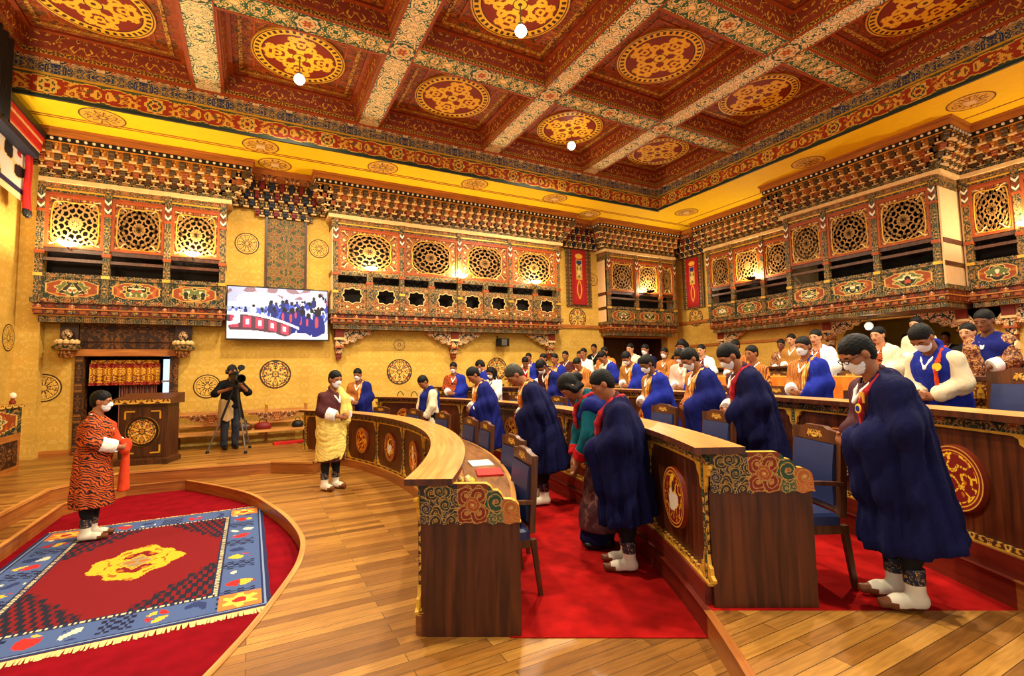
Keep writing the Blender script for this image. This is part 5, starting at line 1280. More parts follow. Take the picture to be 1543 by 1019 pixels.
# ---------------------------------------------------------------- soft bodies and cloth: distance fields turned into one smooth mesh
class Sdf:
    def __init__(s): s.p = []
    def cap(s, a, b, ra, rb=None, k=.03, sx=1.0, op='u'):
        s.p.append(('cap', np.array(a, float), np.array(b, float), ra, ra if rb is None else rb, k, sx, op)); return s
    def path(s, pts, r, k=.02, sx=1.0):
        for i in range(len(pts) - 1):
            r0, r1 = (r[i], r[i + 1]) if isinstance(r, (list, tuple)) else (r, r)
            s.cap(pts[i], pts[i + 1], r0, r1, k, sx)
        return s
    def ell(s, c, r, B=None, k=.03, op='u'):
        s.p.append(('ell', np.array(c, float), np.array(r, float), np.eye(3) if B is None else np.array(B, float), None, k, 1.0, op)); return s
    def mesh(s, res, cut=None, disp=None, pad=.03, smooth=1):
        lo = np.full(3, 1e9); hi = -lo; bb = []
        for q in s.p:
            if q[0] == 'cap':
                r = max(q[3], q[4]); e = np.array([r * max(1, q[6]), r, r]); a = np.minimum(q[1], q[2]) - e; b = np.maximum(q[1], q[2]) + e
                if q[6] != 1: m = max(abs(q[1][0]), abs(q[2][0])) * q[6] + r * q[6]; a[0] = min(a[0], -m if q[1][0] < 0 or q[1][0] == 0 else a[0]); b[0] = max(b[0], m if q[2][0] >= 0 else b[0])
            else:
                e = np.abs(q[3]) @ q[2]; a = q[1] - e; b = q[1] + e
            bb.append((a, b))
            if q[7] == 'u': lo = np.minimum(lo, a); hi = np.maximum(hi, b)
        lo -= pad; hi += pad; n = np.ceil((hi - lo) / res).astype(int) + 1
        ax = [lo[i] + res * np.arange(n[i]) for i in range(3)]
        G = np.full(n, .5, np.float32)
        for q, (a, b) in zip(s.p, bb):
            m = q[5] + .03
            i0 = np.clip(np.floor((a - m - lo) / res).astype(int), 0, n - 1); i1 = np.clip(np.ceil((b + m - lo) / res).astype(int) + 1, 1, n)
            X = ax[0][i0[0]:i1[0], None, None]; Y = ax[1][None, i0[1]:i1[1], None]; Z = ax[2][None, None, i0[2]:i1[2]]
            if q[0] == 'cap':
                A, B_, sx = q[1], q[2], q[6]; x = X / sx; d = B_ - A; L = max(d @ d, 1e-9)
                t = np.clip(((x - A[0]) * d[0] + (Y - A[1]) * d[1] + (Z - A[2]) * d[2]) / L, 0, 1)
                D = np.sqrt((x - A[0] - t * d[0]) ** 2 + (Y - A[1] - t * d[1]) ** 2 + (Z - A[2] - t * d[2]) ** 2) - (q[3] + t * (q[4] - q[3]))
            else:
                c, r, B_ = q[1], q[2], q[3]; px, py, pz = X - c[0], Y - c[1], Z - c[2]
                k0 = 0; k1 = 0
                for i in range(3):
                    w = (px * B_[0, i] + py * B_[1, i] + pz * B_[2, i]); k0 = k0 + (w / r[i]) ** 2; k1 = k1 + (w / r[i] ** 2) ** 2
                k0 = np.sqrt(k0); D = k0 * (k0 - 1) / np.maximum(np.sqrt(k1), 1e-6)
            sl = tuple(slice(i0[i], i1[i]) for i in range(3)); g = G[sl]; k = q[5]
            if q[7] == 'u':
                h = np.maximum(k - np.abs(g - D), 0) / k; G[sl] = np.minimum(g, D) - h * h * k * .25
            else:
                h = np.maximum(k - np.abs(g + D), 0) / k; G[sl] = np.maximum(g, -D) + h * h * k * .25
        X = ax[0][:, None, None]; Y = ax[1][None, :, None]; Z = ax[2][None, None, :]
        if disp is not None: G = G + disp(X, Y, Z).astype(np.float32)
        if cut is not None: G = np.maximum(G, np.broadcast_to(cut(X, Y, Z), G.shape))
        G[0] = G[-1] = .1; G[:, 0] = G[:, -1] = .1; G[:, :, 0] = G[:, :, -1] = .1
        return nets(G, lo, res, smooth)
OFF = np.array([(i, j, k) for i in (0, 1) for j in (0, 1) for k in (0, 1)])
EDG = [(a, b) for a in range(8) for b in range(a + 1, 8) if np.abs(OFF[a] - OFF[b]).sum() == 1]
def nets(G, lo, res, smooth):
    s = G < 0; c = sum(s[o[0]:s.shape[0] - 1 + o[0], o[1]:s.shape[1] - 1 + o[1], o[2]:s.shape[2] - 1 + o[2]].astype(np.int8) for o in OFF)
    act = (c > 0) & (c < 8); ii = np.argwhere(act)
    v = np.stack([G[ii[:, 0] + o[0], ii[:, 1] + o[1], ii[:, 2] + o[2]] for o in OFF], 1)
    acc = np.zeros((len(ii), 3)); cnt = np.zeros(len(ii))
    for a, b in EDG:
        m = (v[:, a] < 0) != (v[:, b] < 0); t = np.where(m, v[:, a] / np.where(m, v[:, a] - v[:, b], 1), 0)
        acc += np.where(m[:, None], OFF[a] + t[:, None] * (OFF[b] - OFF[a]), 0); cnt += m
    P = lo + (ii + acc / cnt[:, None]) * res
    idx = np.full(act.shape, -1); idx[act] = np.arange(len(ii)); F = []
    for x in range(3):
        sl0 = [slice(None)] * 3; sl1 = [slice(None)] * 3; sl0[x] = slice(0, -1); sl1[x] = slice(1, None)
        e = np.argwhere(s[tuple(sl0)] != s[tuple(sl1)]); y, z = (x + 1) % 3, (x + 2) % 3
        e = e[(e[:, y] > 0) & (e[:, z] > 0) & (e[:, y] < act.shape[y]) & (e[:, z] < act.shape[z])]
        def cell(dy, dz):
            q = e.copy(); q[:, y] -= dy; q[:, z] -= dz; return idx[q[:, 0], q[:, 1], q[:, 2]]
        f = np.stack([cell(1, 1), cell(0, 1), cell(0, 0), cell(1, 0)], 1); ins = s[e[:, 0], e[:, 1], e[:, 2]]
        f[~ins] = f[~ins][:, ::-1]; F.append(f)
    F = np.concatenate(F); F = F[(F >= 0).all(1)]
    for _ in range(smooth):
        S = np.zeros_like(P); N = np.zeros(len(P))
        for q in range(4):
            np.add.at(S, F[:, q], P[F[:, (q + 1) % 4]]); np.add.at(S, F[:, q], P[F[:, q - 1]]); np.add.at(N, F[:, q], 2)
        P = np.where(N[:, None] > 0, .5 * P + .5 * S / np.maximum(N, 1)[:, None], P)
    return P, F
def np_mesh(name, P, F, mats, mi=None):
    me = bpy.data.meshes.new(name); me.vertices.add(len(P)); me.vertices.foreach_set('co', P.astype(np.float32).ravel())
    me.loops.add(F.size); me.loops.foreach_set('vertex_index', F.astype(np.int32).ravel())
    me.polygons.add(len(F)); me.polygons.foreach_set('loop_start', np.arange(0, F.size, 4, dtype=np.int32))
    for m in mats: me.materials.append(MATS[m])
    if mi is not None: me.polygons.foreach_set('material_index', mi.astype(np.int32))
    me.polygons.foreach_set('use_smooth', np.ones(len(F), bool)); me.update(calc_edges=True); me.validate()
    return me

# cloth and skin
def fabric(name, h, rough=.85, var=.14, sheen=.0):
    m, nt, b = _new(name); c = rgb(h); v = mapping(nt, 'Object')
    n = nt.nodes.new('ShaderNodeTexNoise'); _set(nt, n, Scale=5.0, Detail=3.0); nt.links.new(v, n.inputs[0])
    nt.links.new(ramp(nt, n.outputs[0], [(0.3, tuple(x * (1 - var) for x in c)), (0.7, tuple(min(1, x * (1 + var)) for x in c))]), b.inputs['Base Color'])
    v2 = mapping(nt, 'Object', (1, 1, .35))
    n2 = nt.nodes.new('ShaderNodeTexNoise'); _set(nt, n2, Scale=16.0, Detail=3.0, Distortion=1.2); nt.links.new(v2, n2.inputs[0])
    bp = nt.nodes.new('ShaderNodeBump'); bp.inputs['Strength'].default_value = .55; bp.inputs['Distance'].default_value = .02
    nt.links.new(n2.outputs[0], bp.inputs['Height']); nt.links.new(bp.outputs[0], b.inputs['Normal'])
    _set(nt, b, Roughness=rough); b.inputs['Specular IOR Level'].default_value = .12
def skin(name, h):
    m, nt, b = _new(name); c = rgb(h); v = mapping(nt, 'Object')
    n = nt.nodes.new('ShaderNodeTexNoise'); _set(nt, n, Scale=14.0, Detail=3.0); nt.links.new(v, n.inputs[0])
    nt.links.new(ramp(nt, n.outputs[0], [(0.3, (c[0] * .86, c[1] * .8, c[2] * .76)), (0.7, tuple(min(1, x * 1.08) for x in c))]), b.inputs['Base Color'])
    _set(nt, b, Roughness=.48); b.inputs['Subsurface Weight'].default_value = .06; b.inputs['Subsurface Radius'].default_value = (.02, .008, .004); b.inputs['Specular IOR Level'].default_value = .35
skin('skin', (152, 96, 62)); skin('skin_dark', (112, 70, 44)); skin('skin_fair', (192, 140, 104))
plain('lips', (142, 74, 58), .45); plain('brow', (26, 20, 18), .7); plain('eye_dark', (24, 18, 16), .25)
plain('hair', (11, 10, 10), .6, var=.3, scale=60, spec=.18, bump=.3); plain('hair_grey', (46, 42, 34), .55, var=.35, scale=60, bump=.3)
plain('sock', (12, 12, 14), .8); plain('mask_white', (222, 222, 226), .8, var=.04); plain('mask_blue', (60, 84, 160), .8); plain('mask_black', (16, 16, 18), .8)
fabric('cloth_blue', (22, 28, 98)); fabric('cloth_navy', (16, 18, 58)); fabric('cloth_blue_bright', (28, 40, 138))
fabric('cloth_cream', (226, 208, 172)); fabric('cloth_white', (238, 234, 226)); fabric('cloth_yellow', (222, 194, 100))
fabric('cloth_teal', (14, 84, 98)); fabric('cloth_red', (176, 24, 26)); fabric('cloth_black', (16, 16, 18)); fabric('cloth_khaki', (176, 146, 100)); fabric('cloth_orange_red', (206, 66, 34)); fabric('cloth_maroon', (74, 22, 34)); plain('denim', (38, 40, 50), .85, var=.15)
stripes('gho_maroon', [(0.25, (52, 16, 26)), (0.5, (92, 30, 34)), (0.75, (66, 24, 40))], 16, 'X', 1.2)
stripes('gho_stripe_maroon', [(0.2, (66, 22, 26)), (0.42, (104, 40, 34)), (0.5, (150, 80, 48)), (0.58, (84, 28, 32)), (0.8, (46, 20, 30))], 20, 'X', 1.5)
stripes('gho_orange', [(0.06, (38, 24, 28)), (0.16, (140, 54, 24)), (0.36, (222, 106, 34)), (0.55, (204, 86, 28)), (0.68, (84, 36, 30)), (0.74, (214, 98, 32)), (0.88, (176, 70, 26)), (0.96, (48, 28, 32))], 5.4, 'Z', 9.0, detail=3.0, dscale=1.4, rotate=(rad(24), rad(14), 0))
stripes('gho_rust', [(0.2, (96, 40, 22)), (0.45, (196, 98, 34)), (0.6, (150, 64, 28)), (0.8, (206, 140, 60))], 16, 'X', 2.0)
stripes('gho_gold', [(0.2, (120, 74, 28)), (0.5, (206, 152, 66)), (0.8, (150, 96, 40))], 18, 'X', 2.0)
stripes('gho_pink', [(0.2, (200, 160, 140)), (0.5, (232, 200, 180)), (0.6, (180, 90, 90)), (0.8, (222, 190, 172))], 26, 'X', 4.0)
scroll('brocade_shirt', [(0, (60, 26, 24)), (0.46, (176, 112, 56)), (0.5, (92, 40, 34)), (0.58, (200, 140, 76))], 40.0, None, coord='Object', bump=0)
stripes('scarf_gold', [(0.2, (206, 96, 28)), (0.5, (232, 176, 70)), (0.7, (190, 60, 30)), (0.85, (240, 206, 120))], 14, 'X', 2.0)
stripes('scarf_red', [(0.3, (150, 20, 34)), (0.7, (190, 40, 40))], 10, 'X', 1.0)
plain('boot_white', (226, 214, 190), .6, var=.05); plain('boot_sole', (112, 62, 34), .4); plain('shoe_black', (20, 17, 16), .35); scroll('boot_cuff', [(0, (24, 30, 50)), (0.5, (50, 56, 80)), (0.56, (206, 160, 70)), (0.6, (30, 36, 60))], 40, None, coord='Object', bump=0)

def V3(*a): return np.array(a, float)
def pose(bow=16, neck=26, hz=.98, hy=.25, arms='clasp', tilt=0):
    b, n = rad(bow), rad(neck); J = {}
    P = V3(0, -.16 * math.sin(b), .90); t = V3(0, math.sin(b), math.cos(b)); J['P'] = P; J['t'] = t
    J['waist'] = P + .12 * t; J['chest'] = P + .33 * t; J['S'] = P + .455 * t; J['N'] = P + .505 * t
    nb = b + .55 * n; J['Hd'] = J['N'] + .095 * V3(0, math.sin(nb), math.cos(nb))
    hb = b + n; u = V3(0, math.sin(hb), math.cos(hb)); f = V3(0, math.cos(hb), -math.sin(hb)); J['u'], J['f'] = u, f
    J['Hc'] = J['Hd'] + .085 * u + .012 * f; J['B'] = np.stack([V3(1, 0, 0), f, u], 1)
    J['b'] = b
    for s in (-1, 1):
        sh = J['S'] + V3(s * .165, 0, -.015)
        if arms == 'clasp':
            w = V3(s * .085, P[1] * .4 + hy - .02, hz + .02); el = (sh + w) / 2 + V3(s * .075, -.085, -.075)
        elif arms == 'hang':
            w = V3(s * .10, hy, hz); el = (sh + w) / 2 + V3(s * .06, -.03, -.02)
        elif arms == 'raised':
            w = V3(s * .12, .30, 1.28 if s < 0 else 1.22); el = V3(s * .30, .10, 1.14)
        J[s] = (sh, el, w)
    J['hand'] = V3(0, P[1] * .4 + hy, hz) if arms == 'clasp' else None
    J['arms'] = arms
    return J
def hc(J, x, f, u): return J['Hc'] + V3(x, 0, 0) + f * J['f'] + u * J['u']
def hands(d, J):
    if J['arms'] == 'clasp':
        h = J['hand']; k = .006
        for s, y0, z0 in ((-1, .012, -.006), (1, .034, .010)):          # left hand behind, right hand over it
            w = J[s][2]; pc = h + V3(s * .040, y0, z0)
            d.cap(w, pc + V3(s * .02, -.004, 0), .027, .024, .02); d.ell(pc, (.046, .019, .037), None, .015)
            for q, (dz, L) in enumerate(((.027, .95), (.010, 1.05), (-.009, 1.0), (-.026, .82))):
                a = pc + V3(-s * .036, .004, dz); m = a + V3(-s * .032 * L, .010, -.004); e = m + V3(-s * .020 * L, -.014, -.012)
                d.cap(a, m, .0095, .0085, k); d.cap(m, e, .0085, .0072, k)
            a = pc + V3(s * .012, .008, .030); m = a + V3(-s * .024, .012, .014); e = m + V3(-s * .022, .004, .004)
            d.cap(a, m, .0115, .0098, .01); d.cap(m, e, .0098, .0082, k)
    else:
        for s in (-1, 1):
            w = J[s][2]; el = J[s][1]; dr = (w - el) / np.linalg.norm(w - el); side = V3(-s, 0, 0); up = np.cross(dr, side); k = .006
            pc = w + dr * .055; B = np.stack([dr, side, up], 1); d.cap(w, pc, .026, .025, .02); d.ell(pc, (.048, .036, .018), B, .015)
            for q, o in enumerate((-.027, -.009, .009, .026)):
                L = (1, 1.1, 1.05, .85)[q]; a = pc + dr * .040 + side * o; m = a + dr * .034 * L - V3(0, .0, .008); e = m + dr * .018 * L + side * 0 - up * .022
                d.cap(a, m, .0095, .0085, k); d.cap(m, e, .0085, .007, k)
            a = pc - dr * .012 + side * .030; m = a + dr * .030 + side * .020; e = m + dr * .026 - up * .008
            d.cap(a, m, .0115, .0098, .01); d.cap(m, e, .0098, .008, k)
def head(d, J, k=1.0):
    B = J['B']; e = lambda x, f, u, r, kk=.02, op='u': d.ell(hc(J, x, f, u), r, B, kk, op)
    e(0, -.012, .030, (.076, .096, .088)); e(0, .022, -.030, (.064, .070, .086), .03); e(0, .034, -.078, (.046, .048, .038), .03)
    for s in (-1, 1):
        e(s * .037, .048, -.026, (.030, .030, .032), .02); e(s * .077, -.010, -.014, (.011, .020, .032), .012)
        e(s * .031, .096, .000, (.019, .016, .011), .012, 's'); e(s * .031, .075, -.002, (.014, .013, .0115), .006)
        e(s * .012, .094, -.037, (.0095, .010, .008), .008)
    d.cap(hc(J, -.043, .068, .019), hc(J, .043, .068, .019), .014, .014, .018)
    d.cap(hc(J, 0, .085, .006), hc(J, 0, .103, -.033), .009, .0125, .014)
    d.cap(hc(J, -.019, .084, -.060), hc(J, .019, .084, -.060), .0085, .0085, .007); d.cap(hc(J, -.016, .082, -.073), hc(J, .016, .082, -.073), .0085, .0085, .007)
    e(0, .068, -.100, (.022, .018, .016), .02)
def body_mesh(J, res, skin_m='skin', leg_top=.60):
    d = Sdf(); P = J['P']
    for s in (-1, 1):
        d.cap(P + V3(s * .075, 0, -.02), (s * .09, .015, .48), .078, .054, .04); d.cap((s * .09, .015, .48), (s * .092, -.02, .09), .055, .040, .03); d.ell((s * .09, -.035, .34), (.05, .055, .10), None, .03)
        d.cap((s * .092, -.03, .06), (s * .10, .10, .045), .04, .032, .03)
        sh, el, w = J[s]; d.cap(sh + V3(-s * .02, 0, -.03), el, .044, .040, .03); d.cap(el, w, .040, .027, .02)
    d.ell(P, (.135, .10, .11), None, .04); d.cap(J['waist'], J['chest'], .105, .12, .06, 1.25); d.cap(J['S'] + V3(-.13, 0, -.035), J['S'] + V3(.13, 0, -.035), .050, .050, .05)
    d.cap(J['S'] + V3(0, -.01, .0), J['Hd'] + .02 * J['u'], .060, .054, .035)
    head(d, J); hands(d, J)
    Pv, F = d.mesh(res, smooth=1)
    c = Pv[F].mean(1); q = c - J['Hc']; x = np.abs(q[:, 0]); f = q @ J['f']; u = q @ J['u']
    mi = np.zeros(len(F), int); mi[(c[:, 2] < leg_top) & (np.abs(c[:, 0]) < .2)] = 1
    hd = (np.abs(f) < .2) & (np.abs(u) < .2)
    mi[hd & (x > .013) & (x < .050) & (u > .014 - .12 * np.maximum(x - .034, 0)) & (u < .0245) & (f > .06)] = 2
    mi[hd & (np.hypot((x - .031) / .0145, (u + .0035) / .0048) < 1) & (f > .05)] = 3
    mi[hd & (x < .024) & (u < -.055) & (u > -.080) & (f > .075)] = 4
    return np_mesh('person', Pv, F, [skin_m, 'sock', 'brow', 'eye_dark', 'lips'], mi)
def hair_mesh(J, res, style='short', mat='hair'):
    d = Sdf(); B = J['B']
    d.ell(hc(J, 0, -.016, .034), (.083, .103, .093), B, .02); d.ell(hc(J, 0, -.045, -.02), (.072, .062, .075), B, .03)
    d.ell(hc(J, 0, .098, -.045), (.075, .085, .098), B, .012, 's')
    for s in (-1, 1): d.ell(hc(J, s * .085, .018, -.040), (.024, .050, .046), B, .010, 's')
    if style == 'long':
        d.path([hc(J, 0, -.085, .04), hc(J, 0, -.115, -.06), J['N'] + V3(0, -.075, -.03), J['chest'] + V3(0, -.12, .02)], [.055, .062, .06, .035], .03)
        for s in (-1, 1): d.path([hc(J, s * .075, -.0, .02), hc(J, s * .082, .002, -.07), J['N'] + V3(s * .08, .02, -.02)], [.024, .03, .028], .02)
    if style == 'bun':
        d.ell(hc(J, 0, -.115, -.02), (.05, .05, .055), B, .02)
        for s in (-1, 1): d.path([hc(J, s * .074, .02, .03), hc(J, s * .080, .005, -.05), hc(J, s * .06, -.06, -.08)], [.024, .030, .03], .02)
    if style == 'bob':
        for s in (-1, 1): d.path([hc(J, s * .074, .015, .03), hc(J, s * .082, -.005, -.05), hc(J, s * .07, -.04, -.09)], [.03, .034, .03], .02)
        d.ell(hc(J, 0, -.06, -.05), (.075, .05, .06), B, .03)
    nz = lambda X, Y, Z: .003 * np.sin(X * 140 + Z * 60) * np.sin(Y * 130 + 1) * np.sin(Z * 120)
    return np_mesh('hair', *d.mesh(res, None, nz), [mat])
def mask_mesh(J, res, mat='mask_white'):
    d = Sdf(); B = J['B']
    d.ell(hc(J, 0, .026, -.040), (.069, .077, .074), B, .01); d.cap(hc(J, 0, .095, -.008), hc(J, 0, .106, -.038), .010, .014, .02); d.ell(hc(J, 0, .050, -.086), (.048, .045, .034), B, .02)
    c, f, u = J['Hc'], J['f'], J['u']
    def cut(X, Y, Z):
        F_ = (Y - c[1]) * f[1] + (Z - c[2]) * f[2]; U_ = (Y - c[1]) * u[1] + (Z - c[2]) * u[2]
        return np.maximum.reduce([.026 - F_ + 0 * X, U_ - .002 + .35 * np.abs(X), -.118 - U_ + .1 * np.abs(X)])
    dsp = lambda X, Y, Z: .0012 * np.sin(((Y - c[1]) * u[1] + (Z - c[2]) * u[2]) * 300) + 0 * X
    return np_mesh('face_mask', *d.mesh(res, cut, dsp), [mat])
def folds(J, seed, a0=.004, a1=.020, n1=8, n2=15, top=1.3, bot=.45):
    r = np.random.RandomState(seed); ph = r.rand(8) * 6.28; yc = lambda Z: np.interp(Z, [0, .9, 1.45], [J['P'][1] * .8, J['P'][1], J['S'][1]])
    def fn(X, Y, Z):
        th = np.arctan2(Y - yc(Z), X); A = a0 + (a1 - a0) * np.clip((top - Z) / (top - bot), 0, 1)
        sh_ = lambda q: 1 - 1.6 * np.abs(np.sin(q * .5))
        g = .65 * sh_(n1 * th + ph[0] + 1.4 * np.sin(2.5 * Z + ph[1])) + .35 * sh_(n2 * th + ph[2] + 3 * Z + np.sin(5 * Z + ph[6]))
        g2 = sh_(34 * (Z * .8 + Y * .7) + 5 * np.sin(7 * X + ph[3]) + ph[4]) * (.5 + .5 * np.sin(9 * Y + 6 * Z + ph[5])) * .0085
        return A * g + g2
    return fn
def gho_mesh(J, res, mat, seed=0, hem=.44, slack=1.0, sleeve=.66, flow=0.0):
    d = Sdf(); P = J['P']
    d.cap(J['waist'], J['chest'], .142 * slack, .155 * slack, .05, 1.2); [d.cap(J['N'] + V3(q * .03, -.012, -.05), J[q][0] + V3(q * -.01, -.005, -.03), .078, .068, .05) for q in (-1, 1)]
    d.ell(J['waist'] + V3(0, .05, .02), (.175 * slack, .13 * slack, .10), None, .06)
    d.cap(P, (0, P[1] * .5, hem + .02), .158 * slack, .185 * slack, .06, 1.1)
    d.cap(J['N'] + V3(0, -.015, -.03), J['N'] + V3(0, -.012, .02), .080, .066, .02); d.cap(J['N'] + V3(0, .02, -.03), J['Hd'] + V3(0, .03, .1), .056, .07, .01, 1, 's')
    for s in (-1, 1):
        sh, el, w = J[s]; e2 = el + (w - el) * sleeve; d.cap(sh + V3(0, 0, -.02), el, .070, .076, .05); d.cap(el, e2, .076, .070, .03)
    fo = folds(J, seed)
    cut = lambda X, Y, Z: np.maximum(hem + flow * (Y + .1) - Z, 0 * X - 9)
    return np_mesh('robe', *d.mesh(res, cut, fo), [mat])
def cuffs_mesh(J, s, res, mat='cloth_white', a=.56, b=.96, r=.074):
    sh, el, w = J[s]; d = Sdf(); d.cap(el + (w - el) * a, el + (w - el) * b, r + .008, r, .02); n = (w - el) / np.linalg.norm(w - el); p0 = el + (w - el) * a; L = np.linalg.norm((w - el) * (b - a))
    def cut(X, Y, Z):
        t = (X - p0[0]) * n[0] + (Y - p0[1]) * n[1] + (Z - p0[2]) * n[2]; return np.maximum(-t, t - L)
    return np_mesh('cuff', *d.mesh(res, cut, lambda X, Y, Z: .003 * np.sin(70 * X) * np.sin(60 * Z) + 0 * Y), [mat])
def front(J, z, off=.0):
    """y of the chest front at height z"""
    return np.interp(z, [.9, J['waist'][2], J['chest'][2], J['S'][2]], [J['P'][1] + .16, J['waist'][1] + .19, J['chest'][1] + .165, J['S'][1] + .085]) + off
def collar_mesh(J, res, mat='cloth_white', r=.012, low=.16):
    d = Sdf(); N = J['N']; q = []
    zt = N[2] - low
    pts = [N + V3(0, -.072, .035), N + V3(-.062, -.035, .022), N + V3(-.068, .03, -.01), V3(-.035, front(J, N[2] - low * .55, .004), N[2] - low * .55), V3(.0, front(J, zt, .006), zt)]
    d.path(pts, r, .01); d.path([p * V3(-1, 1, 1) for p in pts], r, .01)
    return np_mesh('collar', *d.mesh(res), [mat])
def scarf_mesh(J, res, mat='scarf_gold', r=.026, low=.0, x0=-.085):
    d = Sdf(); N = J['N']; W_ = J['waist']
    pts = [N + V3(.02, -.085, .030), N + V3(-.07, -.05, .03), N + V3(-.092, .02, .0)]
    for q in (.25, .5, .75, 1.0):
        z = N[2] - .02 + (W_[2] + low - N[2]) * q; pts.append(V3(x0 + .03 * q, front(J, z, .012), z))
    d.path(pts, [r * .9] * len(pts), .015)
    return np_mesh('scarf', *d.mesh(res, None, lambda X, Y, Z: .003 * np.sin(160 * X + 0 * Y) + 0 * Z), [mat])
def kabney_mesh(J, res, mat='cloth_blue', seed=0, hem=.42, flare=.25, slope=.36, drop=.34, right=.0, back=.03, cover=0):
    """broad scarf over the left shoulder, the back and the left forearm"""
    d = Sdf(); P = J['P']
    d.cap(J['waist'], J['chest'], .162, .168, .06, 1.16); d.cap(J['N'] + V3(-.03, -.03, -.06), J[-1][0] + V3(.005, -.01, -.03), .090, .082, .06); d.cap(J['N'] + V3(.0, -.05, -.06), J[1][0] + V3(-.04, -.04, -.05), .085, .074, .06)
    d.cap(J['N'] + V3(-.055, -.03, -.05), J['N'] + V3(-.045, -.04, -.01), .07, .06, .05)
    d.cap(J['chest'] + V3(-.02, -.04, -.1), (-.03, P[1] * .9 - back, hem + .05), .175, flare, .08, 1.08)
    sh, el, w = J[-1]; w = w + V3(-.005, .005, -.01)
    d.cap(sh + V3(-.005, 0, -.02), el + V3(-.02, -.015, 0), .084, .094, .06); d.cap(el + V3(-.02, -.01, 0), w, .096, .078, .05)
    if cover: d.cap(w, J['hand'] + V3(.02, .03, -.01), .078, .074, .05); d.cap(J['hand'] + V3(-.02, .0, -.03), J['hand'] + V3(-.02, -.05, -.30), .06, .05, .06)
    for q in (.0, .35, .7, .95):
        p = el + (w - el) * q; dz = drop * (1 - .30 * q); d.cap(p, p + V3(-.01 + .02 * q, -.05 * q, -dz), .078, .062, .07)
    fo = folds(J, seed, .010, .044, 10, 19)
    d.cap(J['N'] + V3(0, .02, -.01), J['Hd'] + V3(0, .03, .1), .058, .08, .01, 1, 's')
    yc = lambda Z: np.interp(Z, [0, .9, 1.45], [P[1] * .8, P[1], J['S'][1]])
    hd = J['hand'] if J['hand'] is not None else V3(0, .25, .98)
    def cut(X, Y, Z):
        y = Y - yc(Z); e = .80 * X + .60 * y - (.055 + right + np.interp(Z, [.4, .92, 1.06, 1.2, 1.45], [.17, .10, (.09 if cover else .015), -.05, -.055]))
        e = np.where((y < -.02) & (X < .17), e - .1, e)
        return np.maximum(e * .7, (hem + slope * (Y - P[1]) * -1 * .5 - Z))
    return np_mesh('shoulder_cloth', *d.mesh(res, cut, fo), [mat])
def boot_mesh(J, s, res, kind='white'):
    d = Sdf(); x = s * .093
    d.cap((x, -.045, .05), (x + s * .004, .08, .042), .047, .044, .03); d.cap((x + s * .004, .08, .042), (x + s * .008, .165, .038), .043, .028, .03)
    if kind == 'white': d.cap((x + s * .008, .165, .036), (x + s * .009, .190, .060), .022, .008, .02)
    d.cap((x, -.025, .06), (x, -.022, .175), .05, .052, .03)
    top = .165 if kind == 'white' else .10
    P, F = d.mesh(res, lambda X, Y, Z: np.maximum(.004 - Z, Z - top) + 0 * X + 0 * Y)
    c = P[F].mean(1); mi = np.zeros(len(F), int)
    if kind == 'white':
        mi[(c[:, 2] < .022) | ((c[:, 1] > .10) & (c[:, 2] < .05)) | (c[:, 1] > .135)] = 1
        return np_mesh('boot', P, F, ['boot_white', 'boot_sole'], mi)
    return np_mesh('shoe', P, F, ['shoe_black'])
def bootcuff_mesh(s, res):
    d = Sdf(); x = s * .093; d.cap((x, -.022, .15), (x, -.02, .26), .055, .058, .02)
    return np_mesh('boot_cuff', *d.mesh(res, lambda X, Y, Z: np.maximum(.15 - Z, Z - .245) + 0 * X + 0 * Y), ['boot_cuff'])
def attach(root, name, me): return link(name, me, root)
def person(label, J, res=.008, cres=.013, skin_m='skin', gho='gho_maroon', kab='cloth_blue', scarf='scarf_gold', mask='mask_white', hair='short', hair_m='hair', boots='white', seed=0, hem=.44, khem=.42, cuff=True, right_cuff=True, collar='cloth_white', kk={}, group=None, slack=1.0, extra=None):
    root = link('person', body_mesh(J, res, skin_m), None, None, 0, label, 'person', group)
    if hair: attach(root, 'hair', hair_mesh(J, res, hair, hair_m))
    if mask: attach(root, 'face_mask', mask_mesh(J, res, mask))
    if gho: attach(root, 'robe', gho_mesh(J, cres, gho, seed, hem, slack))
    if collar: attach(root, 'collar', collar_mesh(J, res, collar))
    if kab: attach(root, 'shoulder_cloth', kabney_mesh(J, cres, kab, seed + 7, khem, **kk))
    if scarf: attach(root, 'scarf', scarf_mesh(J, res, scarf))
    if cuff:
        for s in ((1, -1) if not kab else (1,)): attach(root, 'cuff', cuffs_mesh(J, s, res))
    if boots:
        for s in (-1, 1):
            attach(root, 'boot' if boots == 'white' else 'shoe', boot_mesh(J, s, res, boots))
            if boots == 'white': attach(root, 'boot_cuff', bootcuff_mesh(s, res))
    return root
def recolor(root, **kw):
    for ch in root.children:
        k = ch.name.split('.')[0]
        if k in kw:
            ch.material_slots[0].link = 'OBJECT'; ch.material_slots[0].material = MATS[kw[k]]
    if 'skin' in kw:
        root.material_slots[0].link = 'OBJECT'; root.material_slots[0].material = MATS[kw['skin']]
def top_of(o):
    return max(max(v.co.z for v in m.vertices) for m in [o.data] + [c.data for c in o.children if c.name.startswith('hair')])
TOPS = {}
def stand(o, k, R, a, H, turn=0, z=None):
    if o.data.name not in TOPS: TOPS[o.data.name] = top_of(o)
    H = H * 1.70 / TOPS[o.data.name]
    o.location = pol(R, a, (TIER * k + (.008 if k else .008)) if z is None else z); o.rotation_euler = (0, 0, rad(a + 90 + turn)); o.scale = (H / 1.70,) * 3
    return o

# ---------------------------------------------------------------- people
GR = None
